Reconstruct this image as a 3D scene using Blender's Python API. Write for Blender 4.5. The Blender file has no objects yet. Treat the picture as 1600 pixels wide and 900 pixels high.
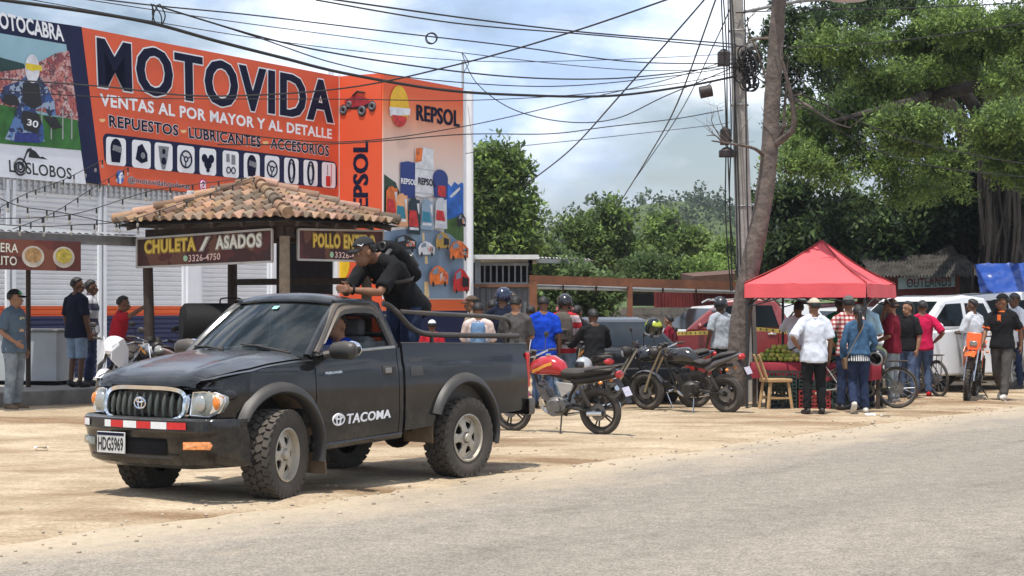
import bpy, bmesh, math, random
import numpy as np
from mathutils import Vector, Matrix, noise, Quaternion
S=bpy.context.scene
COL=S.collection
R=math.radians
# ---------------- camera
CAMH=1.6; FPX=2889.0; HOR=480.0
cam=bpy.data.cameras.new('camera'); camo=bpy.data.objects.new('camera',cam); COL.objects.link(camo)
camo.location=(0,0,CAMH); camo.rotation_euler=(R(90),0,0)
cam.sensor_width=36; cam.lens=36*FPX/1600; cam.shift_y=(HOR-450)/1600
cam.clip_start=.1; cam.clip_end=4000
S.camera=camo
# ---------------- world and sun
SUN_EL=73.0; SV=Vector((-.34,-.94,0)).normalized()         # horizontal direction towards the sun
w=bpy.data.worlds.new('World'); S.world=w; w.use_nodes=True
nt=w.node_tree; nt.nodes.clear()
def wn(t,**k):
    n=nt.nodes.new(t)
    for a,b in k.items(): setattr(n,a,b)
    return n
sky=wn('ShaderNodeTexSky',sky_type='NISHITA'); sky.sun_disc=False
sky.sun_elevation=R(SUN_EL); sky.sun_rotation=math.atan2(SV.x,SV.y)
sky.air_density=1.0; sky.dust_density=1.5; sky.ozone_density=1.0
tc=wn('ShaderNodeTexCoord'); mp=wn('ShaderNodeMapping'); mp.inputs['Scale'].default_value=(1,1,2.6)
mp.inputs['Location'].default_value=(1.3,.4,.2)
n1=wn('ShaderNodeTexNoise'); n1.inputs['Scale'].default_value=5.5; n1.inputs['Detail'].default_value=9; n1.inputs['Roughness'].default_value=.52
n2=wn('ShaderNodeTexNoise'); n2.inputs['Scale'].default_value=7; n2.inputs['Detail'].default_value=8; n2.inputs['Roughness'].default_value=.58
cr=wn('ShaderNodeValToRGB'); cr.color_ramp.elements[0].position=.40; cr.color_ramp.elements[1].position=.58
c2=wn('ShaderNodeValToRGB'); e=c2.color_ramp.elements; e[0].position=.40; e[0].color=(5.0,6.7,10.0,1); e[1].position=.60; e[1].color=(13.0,13.4,14.0,1)
mx=wn('ShaderNodeMixRGB'); bg=wn('ShaderNodeBackground'); bg.inputs['Strength'].default_value=.095
wo=wn('ShaderNodeOutputWorld'); L=nt.links.new
mp2=wn('ShaderNodeMapping'); mp2.inputs['Location'].default_value=(4.1,2.2,.9); mp2.inputs['Scale'].default_value=(1,1,2.2)
L(tc.outputs['Generated'],mp.inputs['Vector']); L(mp.outputs[0],n1.inputs['Vector']); L(tc.outputs['Generated'],mp2.inputs['Vector']); L(mp2.outputs[0],n2.inputs['Vector'])
L(n1.outputs['Fac'],cr.inputs['Fac']); L(n2.outputs['Fac'],c2.inputs['Fac'])
L(cr.outputs['Color'],mx.inputs['Fac']); L(sky.outputs['Color'],mx.inputs['Color1']); L(c2.outputs['Color'],mx.inputs['Color2'])
L(mx.outputs['Color'],bg.inputs['Color']); L(bg.outputs[0],wo.inputs['Surface'])
sl=bpy.data.lights.new('sun','SUN'); sl.energy=3.9; sl.angle=R(.5); sl.color=(1,.955,.88)
so=bpy.data.objects.new('sun',sl); COL.objects.link(so); so.location=(0,0,60)
sund=Vector((SV.x*math.cos(R(SUN_EL)),SV.y*math.cos(R(SUN_EL)),math.sin(R(SUN_EL))))
so.rotation_euler=sund.to_track_quat('Z','Y').to_euler()
vs=S.view_settings; vs.view_transform='Standard'; vs.look='None'; vs.gamma=1; vs.use_curve_mapping=False; vs.exposure=.40
S.cycles.max_bounces=6; S.cycles.volume_bounces=0; S.cycles.diffuse_bounces=3; S.cycles.glossy_bounces=3; S.cycles.transmission_bounces=6; S.cycles.transparent_max_bounces=10
try: S.cycles.use_denoising=True
except Exception: pass
# ---------------- helpers
rnd=random.Random(7)
V=Vector
def P(px,py,d): return V(((px-800)*d/FPX,d,CAMH-(py-HOR)*d/FPX))
RDIR=V((.5534,.8329,0)); RN=V((-.8329,.5534,0)); RP=V((-3.46,12.49,0))   # road edge: direction, lot side, a point
def road_r(x,y): return (x-RP.x)*RN.x+(y-RP.y)*RN.y
def sstep(a,b,x):
    t=max(0,min(1,(x-a)/(b-a))); return t*t*(3-2*t)
def gz(x,y):
    return .1*sstep(7.5,11,road_r(x,y))*sstep(4,-2,x)
def Gd(px,d):
    x=(px-800)*d/FPX; return V((x,d,gz(x,d)))
def G(px,py):
    d=FPX*CAMH/(py-HOR)
    for _ in range(4): d=FPX*(CAMH-gz((px-800)*d/FPX,d))/(py-HOR)
    return Gd(px,d)
_mats={}
def M(name,col,rough=.6,metal=0,var=.12,scale=6,bump=0,bscale=40,dust=0,dustcol=(.36,.27,.18),spec=.5,coat=0,trans=0,emit=0,coords='Object',dlo=-.2,dmin=.15):
    """procedural material: base colour broken up by two noises, optional bump and dust lying on the upper faces"""
    if name in _mats: return _mats[name]
    m=bpy.data.materials.new(name); m.use_nodes=True; t=m.node_tree; N=t.nodes; l=t.links.new
    b=N['Principled BSDF']; tcn=N.new('ShaderNodeTexCoord')
    b.inputs['Roughness'].default_value=rough; b.inputs['Metallic'].default_value=metal
    b.inputs['Specular IOR Level'].default_value=spec; b.inputs['Coat Weight'].default_value=coat
    b.inputs['Coat Roughness'].default_value=.08
    if trans: b.inputs['Transmission Weight'].default_value=trans
    c=(*col,1)
    nz=N.new('ShaderNodeTexNoise'); nz.inputs['Scale'].default_value=scale; nz.inputs['Detail'].default_value=6; nz.inputs['Roughness'].default_value=.62
    l(tcn.outputs[coords],nz.inputs['Vector'])
    mr=N.new('ShaderNodeMapRange'); mr.inputs[1].default_value=.3; mr.inputs[2].default_value=.7
    mr.inputs[3].default_value=1-var; mr.inputs[4].default_value=1+var; l(nz.outputs['Fac'],mr.inputs[0])
    mu=N.new('ShaderNodeMixRGB'); mu.blend_type='MULTIPLY'; mu.inputs[0].default_value=1; mu.inputs[1].default_value=c; l(mr.outputs[0],mu.inputs[2])
    out=mu.outputs[0]
    if dust:
        g=N.new('ShaderNodeNewGeometry'); sp=N.new('ShaderNodeSeparateXYZ'); l(g.outputs['Normal'],sp.inputs[0])
        r1=N.new('ShaderNodeMapRange'); r1.inputs[1].default_value=dlo; r1.inputs[2].default_value=1.0; r1.inputs[3].default_value=dmin; r1.inputs[4].default_value=1; l(sp.outputs['Z'],r1.inputs[0])
        n3=N.new('ShaderNodeTexNoise'); n3.inputs['Scale'].default_value=2.4; n3.inputs['Detail'].default_value=9; n3.inputs['Roughness'].default_value=.7; l(tcn.outputs[coords],n3.inputs['Vector'])
        r2=N.new('ShaderNodeMapRange'); r2.inputs[1].default_value=.35; r2.inputs[2].default_value=.68; r2.inputs[3].default_value=.25; r2.inputs[4].default_value=1; l(n3.outputs['Fac'],r2.inputs[0])
        m1=N.new('ShaderNodeMath'); m1.operation='MULTIPLY'; l(r1.outputs[0],m1.inputs[0]); l(r2.outputs[0],m1.inputs[1])
        m2=N.new('ShaderNodeMath'); m2.operation='MULTIPLY'; m2.inputs[1].default_value=dust; l(m1.outputs[0],m2.inputs[0])
        mm=N.new('ShaderNodeMixRGB'); mm.inputs[2].default_value=(*dustcol,1); l(m2.outputs[0],mm.inputs[0]); l(out,mm.inputs[1]); out=mm.outputs[0]
        rr=N.new('ShaderNodeMapRange'); rr.inputs[3].default_value=rough; rr.inputs[4].default_value=min(1,rough+.55); l(m2.outputs[0],rr.inputs[0]); l(rr.outputs[0],b.inputs['Roughness'])
    l(out,b.inputs['Base Color'])
    if emit: l(out,b.inputs['Emission Color']); b.inputs['Emission Strength'].default_value=emit
    if bump:
        nb=N.new('ShaderNodeTexNoise'); nb.inputs['Scale'].default_value=bscale; nb.inputs['Detail'].default_value=5; l(tcn.outputs[coords],nb.inputs['Vector'])
        bp=N.new('ShaderNodeBump'); bp.inputs['Strength'].default_value=bump; bp.inputs['Distance'].default_value=.02; l(nb.outputs['Fac'],bp.inputs['Height']); l(bp.outputs[0],b.inputs['Normal'])
    _mats[name]=m; return m
def glass(name,col=(.02,.025,.03),alpha=.8,rough=.03):
    if name in _mats: return _mats[name]
    m=bpy.data.materials.new(name); m.use_nodes=True; t=m.node_tree; b=t.nodes['Principled BSDF']
    b.inputs['Base Color'].default_value=(*col,1); b.inputs['Roughness'].default_value=rough
    b.inputs['Alpha'].default_value=alpha; b.inputs['Specular IOR Level'].default_value=.6
    _mats[name]=m; return m

def frame(z,x=None):
    z=z.normalized()
    if x is None: x=V((1,0,0)) if abs(z.x)<.9 else V((0,1,0))
    x=(x-z*x.dot(z)).normalized(); return x,z.cross(x),z
class MB:
    def __init__(s): s.v=[]; s.f=[]; s.m=[]; s.mi=0
    def add(s,vs,fs,mi=None):
        o=len(s.v); s.v+=[tuple(v) for v in vs]
        for f in fs: s.f.append(tuple(i+o for i in f)); s.m.append(s.mi if mi is None else mi)
        return s
    def box(s,c,sz,rot=None,mi=None):
        c=V(c); x,y,z=[q/2 for q in sz]
        vs=[V((a*x,b*y,d*z)) for a in(-1,1) for b in(-1,1) for d in(-1,1)]
        if rot is not None: vs=[rot@v for v in vs]
        return s.add([v+c for v in vs],[(0,1,3,2),(4,6,7,5),(0,4,5,1),(2,3,7,6),(0,2,6,4),(1,5,7,3)],mi)
    def beam(s,a,b,w,h,up=V((0,0,1)),mi=None):
        a=V(a);b=V(b); d=(b-a); L=d.length; d=d.normalized()
        y=up.cross(d)
        if y.length<1e-4: y=V((0,1,0)).cross(d) if abs(d.y)<.9 else V((1,0,0))
        y=y.normalized(); z=d.cross(y)
        return s.box((a+b)/2,(L,w,h),Matrix((d,y,z)).transposed(),mi)
    def tube(s,pts,r,n=8,cap=True,mi=None,x0=None,flat=1):
        pts=[V(p) for p in pts]; k=len(pts)
        rs=r if isinstance(r,(list,tuple)) else [r]*k
        vs=[];fs=[]; prev=x0
        for i,p in enumerate(pts):
            t=(pts[min(i+1,k-1)]-pts[max(i-1,0)])
            if t.length<1e-9: t=V((0,0,1))
            x,y,z=frame(t,prev); prev=x
            ri=rs[i]; rx,ry=ri if isinstance(ri,tuple) else (ri,ri*flat)
            for j in range(n):
                a=2*math.pi*j/n; vs.append(p+x*(math.cos(a)*rx)+y*(math.sin(a)*ry))
        for i in range(k-1):
            for j in range(n):
                j2=(j+1)%n; fs.append((i*n+j,i*n+j2,(i+1)*n+j2,(i+1)*n+j))
        if cap: fs.append(tuple(range(n-1,-1,-1))); fs.append(tuple((k-1)*n+j for j in range(n)))
        return s.add(vs,fs,mi)
    def cyl(s,a,b,r,n=16,mi=None,r2=None): return s.tube([a,b],[r,r if r2 is None else r2],n,True,mi)
    def lathe(s,prof,o=(0,0,0),axis=V((0,1,0)),n=24,mi=None,closed=False):
        o=V(o); x,y,z=frame(V(axis)); vs=[];fs=[]; k=len(prof)
        for (r,h) in prof:
            for j in range(n):
                a=2*math.pi*j/n; vs.append(o+x*(r*math.cos(a))+y*(r*math.sin(a))+z*h)
        for i in range(k if closed else k-1):
            i2=(i+1)%k
            for j in range(n):
                j2=(j+1)%n; fs.append((i*n+j,i*n+j2,i2*n+j2,i2*n+j))
        return s.add(vs,fs,mi)
    def ball(s,c,r,n=14,k=9,mi=None,rot=None):
        c=V(c); r=(r,r,r) if not isinstance(r,(tuple,list)) else r; vs=[];fs=[]
        for i in range(k+1):
            t=math.pi*i/k
            for j in range(n):
                a=2*math.pi*j/n; q=V((r[0]*math.sin(t)*math.cos(a),r[1]*math.sin(t)*math.sin(a),r[2]*math.cos(t)))
                vs.append(c+(rot@q if rot is not None else q))
        for i in range(k):
            for j in range(n):
                j2=(j+1)%n; fs.append((i*n+j,(i+1)*n+j,(i+1)*n+j2,i*n+j2))
        return s.add(vs,fs,mi)
    def torus(s,c,R_,r,axis=V((0,1,0)),n=32,k=10,mi=None,a0=0,a1=2*math.pi,ry=None):
        c=V(c); x,y,z=frame(V(axis)); vs=[];fs=[]; full=abs(a1-a0-2*math.pi)<1e-6; N=n if full else n+1
        for i in range(N):
            a=a0+(a1-a0)*i/n; e=x*math.cos(a)+y*math.sin(a)
            for j in range(k):
                b=2*math.pi*j/k; vs.append(c+e*(R_+r*math.cos(b))+z*((ry or r)*math.sin(b)))
        for i in range(n):
            i2=(i+1)%N
            for j in range(k):
                j2=(j+1)%k; fs.append((i*k+j,i2*k+j,i2*k+j2,i*k+j2))
        return s.add(vs,fs,mi)
    def poly(s,pts,mi=None): return s.add(pts,[tuple(range(len(pts)))],mi)
    def prism(s,pts,off,mi=None):
        off=V(off); n=len(pts); pts=[V(p) for p in pts]
        return s.add(pts+[p+off for p in pts],[tuple(range(n-1,-1,-1)),tuple(range(n,2*n))]+[(i,(i+1)%n,n+(i+1)%n,n+i) for i in range(n)],mi)
    def grid(s,rows,mi=None,close=False):
        n=len(rows[0]); o=[]
        for r in rows: o+=list(r)
        fs=[]
        for i in range(len(rows)-1):
            for j in range(n if close else n-1):
                j2=(j+1)%n; fs.append((i*n+j,i*n+j2,(i+1)*n+j2,(i+1)*n+j))
        return s.add(o,fs,mi)
    def mesh(s,name,mats,smooth=True,ang=35):
        me=bpy.data.meshes.new(name); me.from_pydata(s.v,[],s.f)
        mats=mats if isinstance(mats,(list,tuple)) else [mats]
        for m in mats: (me.materials.append(m) if m else None)
        if len(mats)>1: me.polygons.foreach_set('material_index',s.m)
        bm=bmesh.new(); bm.from_mesh(me); bmesh.ops.recalc_face_normals(bm,faces=bm.faces); bm.to_mesh(me); bm.free()
        if smooth:
            me.shade_smooth(); me.set_sharp_from_angle(angle=R(ang))
        me.update(); return me
    def build(s,name,mats,parent=None,smooth=True,ang=35,bevel=0,seg=2):
        o=bpy.data.objects.new(name,s.mesh(name,mats,smooth,ang)); COL.objects.link(o)
        if parent is not None: o.parent=parent
        if bevel: bev(o,bevel,seg)
        return o
def bev(o,w_,seg=2,ang=35):
    b=o.modifiers.new('bevel','BEVEL'); b.width=w_; b.segments=seg; b.limit_method='ANGLE'; b.angle_limit=R(ang); b.harden_normals=False
    return o
def empty(name,loc=(0,0,0),rz=0):
    o=bpy.data.objects.new(name,None); COL.objects.link(o); o.location=loc; o.rotation_euler=(0,0,rz); o.empty_display_size=.2; return o
def tag(o,label,cat,group=None,kind=None):
    if label: o['label']=label
    if cat: o['category']=cat
    if group: o['group']=group
    if kind: o['kind']=kind
    return o
def struct(o): o['kind']='structure'; return o
def thing(name,label,cat,loc=(0,0,0),rz=0,group=None): return tag(empty(name,loc,rz),label,cat,group)
def kids(o): return [c for c in bpy.data.objects if c.parent is o]
def copy_tree(o,parent=None):
    c=o.copy(); COL.objects.link(c)
    if parent is not None: c.parent=parent
    for ch in list(o.children): copy_tree(ch,c)
    return c
def eval_mesh(o):
    dg=bpy.context.evaluated_depsgraph_get(); return bpy.data.meshes.new_from_object(o.evaluated_get(dg),depsgraph=dg)
def catmull(pts,n=8):
    pts=[V(p) for p in pts]; out=[]
    for i in range(len(pts)-1):
        p0=pts[max(i-1,0)];p1=pts[i];p2=pts[i+1];p3=pts[min(i+2,len(pts)-1)]
        for j in range(n):
            t=j/n; out.append(.5*((2*p1)+(p2-p0)*t+(2*p0-5*p1+4*p2-p3)*t*t+(3*p1-p0-3*p2+p3)*t**3))
    out.append(pts[-1]); return out
# ---------------- text and flat print on a real plane
class Plane:
    """a real wall plane: o origin, u along it, v up, n towards the viewer"""
    def __init__(s,o,u,v=V((0,0,1))): s.o=V(o); s.u=V(u).normalized(); s.v=V(v).normalized(); s.n=s.u.cross(s.v)
    def px(s,x,y):
        r=V(((x-800)/FPX,1,-(y-HOR)/FPX)); c=V((0,0,CAMH)); t=(s.o-c).dot(s.n)/r.dot(s.n); q=c+r*t-s.o
        return (q.dot(s.u),q.dot(s.v))
    def at(s,u,v,h=0): return s.o+s.u*u+s.v*v+s.n*h
    def at_px(s,x,y,h=0): u,v=s.px(x,y); return s.at(u,v,h)
_tx={}
def text_mesh(string,off=0,ls=1.0,lineh=1.0):
    k=(string,off,ls)
    if k in _tx: return _tx[k]
    c=bpy.data.curves.new('t','FONT'); c.body=string; c.size=1; c.offset=off; c.space_character=ls; c.resolution_u=3
    o=bpy.data.objects.new('t',c); COL.objects.link(o); me=eval_mesh(o)
    vs=[v.co.copy() for v in me.vertices]; fs=[tuple(p.vertices) for p in me.polygons]
    bpy.data.objects.remove(o); bpy.data.curves.remove(c); bpy.data.meshes.remove(me)
    _tx[k]=(vs,fs); return vs,fs
def put_text(mb,pl,string,quad,h=.01,off=0.02,ls=1.0,mi=None,base_off=None,bold=0):
    """string fitted to the four corners TL,TR,BR,BL given in plane (u,v)"""
    vs,fs=text_mesh(string,off,ls); ref=vs
    if base_off is not None: ref=text_mesh(string,base_off,ls)[0]
    x0=min(v.x for v in ref);x1=max(v.x for v in ref);y0=min(v.y for v in ref);y1=max(v.y for v in ref)
    TL,TR,BR,BL=[V((q[0],q[1])) for q in quad]; out=[]
    wd=bold/(x1-x0)
    for k,(kx,ky) in enumerate(((-1,0),(1,0),(0,0)) if bold else ((0,0),)):
        out=[]
        for v in vs:
            a=((v.x-x0)/(x1-x0)-.5)*(1-2*wd)+.5+wd*kx; b=(v.y-y0)/(y1-y0)
            q=(BL*(1-a)+BR*a)*(1-b)+(TL*(1-a)+TR*a)*b; out.append(pl.at(q.x,q.y,h+.0006*k))
        mb.add(out,fs,mi)
    return mb
def pxquad(pl,*c): return [pl.px(*q) for q in c]
def put_poly(mb,pl,pts,h,mi=None,t=.0): 
    q=[pl.at(u,v,h) for u,v in pts]
    return mb.prism([p-pl.n*t for p in q],pl.n*t,mi) if t else mb.poly(q,mi)
def circ(u,v,ru,rv=None,n=20,a0=0,a1=2*math.pi): 
    rv=rv or ru; return [(u+ru*math.cos(a0+(a1-a0)*i/n),v+rv*math.sin(a0+(a1-a0)*i/n)) for i in range(n if abs(a1-a0-2*math.pi)<1e-6 else n+1)]
def rrect(quad,r=.15,n=4):
    """rounded quad in plane coords"""
    TL,TR,BR,BL=[V((q[0],q[1])) for q in quad]; out=[]
    def bi(a,b): return (BL*(1-a)+BR*a)*(1-b)+(TL*(1-a)+TR*a)*b
    wq=(BR-BL).length; hq=(TL-BL).length; ra=r*min(wq,hq)/wq; rb=r*min(wq,hq)/hq
    for cx,cy,s0 in ((1-ra,1-rb,0),(ra,1-rb,90),(ra,rb,180),(1-ra,rb,270)):
        for i in range(n+1):
            t=R(s0+90*i/n); q=bi(cx+ra*math.cos(t),cy+rb*math.sin(t)); out.append((q.x,q.y))
    return out
# ================= the setting: ground, road, hills
def axis(a,b,step,lo,hi,k=1.35):
    xs=list(np.arange(a,b+1e-6,step)); s=step; x=b
    while x<hi: s*=k; x+=s; xs.append(x)
    s=step; x=a
    while x>lo: s*=k; x-=s; xs.insert(0,x)
    return xs
def edge_j(s_): return .38*noise.noise(V((s_*.55,3.1,0)))+.16*noise.noise(V((s_*2.3,9.1,0)))
gx=axis(-13,13,.22,-900,900); gy=axis(9,42,.22,-60,1600); rows=[]
for y in gy:
    row=[]
    for x in gx:
        r=road_r(x,y); z=gz(x,y)
        if abs(x)<40 and y<80:
            a=sstep(-.6,.5,r)
            z+=a*(.028*noise.noise(V((x*.8,y*.8,0)))+.014*noise.noise(V((x*2.6,y*2.6,4)))) - (1-a)*.05
            if r>0: z=z+.012
        else: z-=.05
        row.append((x,y,z))
    rows.append(row)
def ground_mat():
    m=bpy.data.materials.new('sand_ground'); m.use_nodes=True; t=m.node_tree; N=t.nodes; l=t.links.new; b=N['Principled BSDF']; b.inputs['Roughness'].default_value=.95; b.inputs['Specular IOR Level'].default_value=.15
    tc_=N.new('ShaderNodeTexCoord')
    def nz(sc,det=7,ro=.6,loc=(0,0,0),scv=(1,1,1),rot=0):
        mp_=N.new('ShaderNodeMapping'); mp_.inputs['Location'].default_value=loc; mp_.inputs['Scale'].default_value=scv; mp_.inputs['Rotation'].default_value=(0,0,rot); l(tc_.outputs['Object'],mp_.inputs[0])
        n=N.new('ShaderNodeTexNoise'); n.inputs['Scale'].default_value=sc; n.inputs['Detail'].default_value=det; n.inputs['Roughness'].default_value=ro; l(mp_.outputs[0],n.inputs['Vector']); return n.outputs['Fac']
    def ramp(f,a,b_,ca,cb):
        r=N.new('ShaderNodeValToRGB'); e=r.color_ramp.elements; e[0].position=a;e[1].position=b_;e[0].color=(*ca,1);e[1].color=(*cb,1); l(f,r.inputs[0]); return r.outputs[0]
    def mix(f,a,b_,mode='MIX'):
        x=N.new('ShaderNodeMixRGB'); x.blend_type=mode
        if isinstance(f,float): x.inputs[0].default_value=f
        else: l(f,x.inputs[0])
        l(a,x.inputs[1]); l(b_,x.inputs[2]); return x.outputs[0]
    ang=-math.atan2(RDIR.y,RDIR.x)
    base=ramp(nz(.55),.3,.7,(.41,.32,.215),(.61,.505,.365))
    strk=ramp(nz(1.6,6,.6,(3,1,0),(.8,1.1,1),ang),.35,.66,(.82,.79,.75),(1.05,1.05,1.04))
    c=mix(1.0,base,strk,'MULTIPLY')
    grit=ramp(nz(22,4,.7),.36,.64,(.76,.74,.72),(1.12,1.12,1.12)); c=mix(1.0,c,grit,'MULTIPLY')
    fine=ramp(nz(130,2,.6),.3,.7,(.82,.82,.82),(1.12,1.12,1.12)); c=mix(1.0,c,fine,'MULTIPLY')
    trk_=ramp(nz(2.2,5,.6,(5,2,0),(.16,2.4,1),ang),.3,.62,(.90,.885,.87),(1.03,1.03,1.03)); c=mix(1.0,c,trk_,'MULTIPLY')
    damp=ramp(nz(.42,6,.62,(7.3,2.6,0),(.5,1.5,1),ang),.47,.60,(0,0,0),(1,1,1))
    dk=N.new('ShaderNodeRGB'); dk.outputs[0].default_value=(.56,.47,.40,1); c=mix(damp,c,mix(1.0,c,dk.outputs[0],'MULTIPLY'))
    l(c,b.inputs['Base Color'])
    bp=N.new('ShaderNodeBump'); bp.inputs['Strength'].default_value=.55; bp.inputs['Distance'].default_value=.03
    a=N.new('ShaderNodeMath'); a.operation='ADD'; l(nz(9,8,.7),a.inputs[0]); l(nz(45,4,.6),a.inputs[1]); l(a.outputs[0],bp.inputs['Height']); l(bp.outputs[0],b.inputs['Normal'])
    return m
def road_mat():
    m=bpy.data.materials.new('worn_asphalt'); m.use_nodes=True; t=m.node_tree; N=t.nodes; l=t.links.new; b=N['Principled BSDF']; b.inputs['Roughness'].default_value=.85; b.inputs['Specular IOR Level'].default_value=.25
    tc_=N.new('ShaderNodeTexCoord')
    def nz(sc,det=5,ro=.6,scv=(1,1,1)):
        mp_=N.new('ShaderNodeMapping'); mp_.inputs['Scale'].default_value=scv; l(tc_.outputs['Object'],mp_.inputs[0])
        n=N.new('ShaderNodeTexNoise'); n.inputs['Scale'].default_value=sc; n.inputs['Detail'].default_value=det; n.inputs['Roughness'].default_value=ro; l(mp_.outputs[0],n.inputs['Vector']); return n.outputs['Fac']
    def ramp(f,a,b_,ca,cb):
        r=N.new('ShaderNodeValToRGB'); e=r.color_ramp.elements; e[0].position=a;e[1].position=b_;e[0].color=(*ca,1);e[1].color=(*cb,1); l(f,r.inputs[0]); return r.outputs[0]
    def mix(f,a,b_,mode='MIX'):
        x=N.new('ShaderNodeMixRGB'); x.blend_type=mode
        if isinstance(f,float): x.inputs[0].default_value=f
        else: l(f,x.inputs[0])
        l(a,x.inputs[1]); l(b_,x.inputs[2]); return x.outputs[0]
    v=N.new('ShaderNodeTexVoronoi'); v.inputs['Scale'].default_value=80; l(tc_.outputs['Object'],v.inputs['Vector'])
    sepv=N.new('ShaderNodeSeparateColor'); l(v.outputs['Color'],sepv.inputs[0])
    agg=ramp(sepv.outputs[0],.05,.95,(.185,.163,.135),(.36,.32,.265))
    big=ramp(nz(.35,6,.62,(.22,1.2,1)),.3,.7,(.78,.77,.76),(1.12,1.1,1.07)); c=mix(1.0,agg,big,'MULTIPLY')
    mid=ramp(nz(5,6,.7),.3,.7,(.82,.82,.82),(1.15,1.15,1.15)); c=mix(1.0,c,mid,'MULTIPLY')
    wv=N.new('ShaderNodeMixRGB'); wv.inputs[0].default_value=.35; l(tc_.outputs['Object'],wv.inputs[1]); nn_=N.new('ShaderNodeTexNoise'); nn_.inputs['Scale'].default_value=1.1; nn_.inputs['Detail'].default_value=7; l(tc_.outputs['Object'],nn_.inputs['Vector']); l(nn_.outputs['Color'],wv.inputs[2])
    cv=N.new('ShaderNodeTexVoronoi'); cv.feature='DISTANCE_TO_EDGE'; cv.inputs['Scale'].default_value=.55; l(wv.outputs[0],cv.inputs['Vector'])
    ck=ramp(cv.outputs['Distance'],.0,.006,(.84,.83,.82),(1,1,1)); mk=ramp(nz(.25,3,.5),.47,.56,(0,0,0),(1,1,1)); c=mix(mk,c,mix(1.0,c,ck,'MULTIPLY'))
    oil=ramp(nz(.8,5,.6,(.35,1.6,1)),.60,.74,(1,1,1),(.70,.69,.68)); c=mix(1.0,c,oil,'MULTIPLY')
    # dust blown from the verge: object y is the distance into the road
    sp=N.new('ShaderNodeSeparateXYZ'); l(tc_.outputs['Object'],sp.inputs[0])
    a=N.new('ShaderNodeMath'); a.operation='MULTIPLY_ADD'; l(nz(.9,7,.68,(.5,1.3,1)),a.inputs[0]); a.inputs[1].default_value=3.4; l(sp.outputs['Y'],a.inputs[2])
    d=ramp(a.outputs[0],.35,1.0,(0,0,0),(1,1,1))
    mr=N.new('ShaderNodeMapRange'); l(a.outputs[0],mr.inputs[0]); mr.inputs[1].default_value=.2; mr.inputs[2].default_value=1.75; mr.inputs[3].default_value=0; mr.inputs[4].default_value=.9
    sd=ramp(nz(14,6,.7),.3,.7,(.40,.315,.215),(.55,.45,.32)); c=mix(mr.outputs[0],c,sd)
    l(c,b.inputs['Base Color'])
    bp=N.new('ShaderNodeBump'); bp.inputs['Strength'].default_value=.5; bp.inputs['Distance'].default_value=.012; l(v.outputs['Distance'],bp.inputs['Height']); l(bp.outputs[0],b.inputs['Normal'])
    return m
mb=MB(); mb.grid(rows); struct(mb.build('ground',ground_mat(),ang=180))
mb=MB(); rows=[]
for i in range(0,640):
    s_=-40+i*.25 if i<400 else 60+(i-400)*2.5
    e=edge_j(s_); row=[]
    for r in (e,e-.12,e-.5,-2,-4,-6,-8.2): row.append((s_,r,.006 if r<e-.05 else -.006))
    rows.append(row)
mb.grid(rows); o=mb.build('road',road_mat(),ang=180); o.location=(RP.x,RP.y,0); o.rotation_euler=(0,0,math.atan2(RDIR.y,RDIR.x)); struct(o)
# loose stones on the verge
mb=MB(); q=random.Random(3)
for i in range(900):
    s_=q.uniform(-12,26); r=abs(q.gauss(0,3.2))-.9 if i%3 else q.gauss(-.1,.35); z=.012
    p=RP+RDIR*s_+RN*r
    if p.y<8: continue
    k=q.uniform(.006,.02)*(1.9 if q.random()<.05 else 1)
    mb.ball((p.x,p.y,gz(p.x,p.y)+z),(k,k*q.uniform(.7,1.2),k*.7),6,4)
tag(mb.build('gravel',M('pebble',(.40,.33,.25),.9,var=.3,scale=3)),'loose pale pebbles strewn over the sandy verge','gravel',kind='stuff')
# distant hills
def hill(name,prof,d,depth,col,seed,colb):
    xs=[p[0] for p in prof]; ys=[p[1] for p in prof]; rows=[]
    for j in range(22):
        t=j/21; row=[]
        for i in range(121):
            px=xs[0]+(xs[-1]-xs[0])*i/120; h=np.interp(px,xs,ys)
            top=CAMH+(HOR-h)*d/FPX; x=(px-800)*d/FPX
            f=math.sin(min(1,t/.6)*math.pi/2) if t<.6 else math.cos((t-.6)/.4*math.pi/2)
            z=top*f+(noise.noise(V((x*.06,t*5,seed)))*1.6+noise.noise(V((x*.3,t*20,seed)))*.5)*min(1,t*3)
            row.append((x,d-depth*.6+depth*t,z-.3))
        rows.append(row)
    mb=MB(); mb.grid(rows); m=M(name+'_green',col,.95,var=.45,scale=.09,bump=1,bscale=.6,spec=.1,coords='Object')
    struct(mb.build('hill',m,ang=180)); return rows
HILL=hill('pale_hill',[(500,420),(760,395),(840,372),(880,362),(930,350),(985,333),(1030,324),(1060,318),(1090,320),(1120,334),(1150,352),(1200,360),(1300,335),(1350,312),(1400,330),(1500,380),(1700,400)],330,150,(.075,.105,.038),3,None)
hill('far_hill',[(-200,430),(400,420),(800,405),(950,372),(1100,375),(1250,362),(1350,325),(1420,332),(1600,360),(2000,390)],600,200,(.06,.09,.055),8,None)

# ================= slab
TH=math.atan2(RDIR.y,RDIR.x)
conc=M('concrete',(.30,.28,.25),.9,var=.25,scale=3,bump=.4,bscale=30,spec=.2)
def rs(s_,r,z=0): p=RP+RDIR*s_+RN*r; return V((p.x,p.y,z))
mb=MB(); mb.prism([rs(-6,11.75,-.1),rs(26,11.75,-.1),rs(26,16.5,-.1),rs(-6,16.5,-.1)],(0,0,.43)); o=mb.build('sidewalk',conc,smooth=False,bevel=.02); struct(o)
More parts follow.
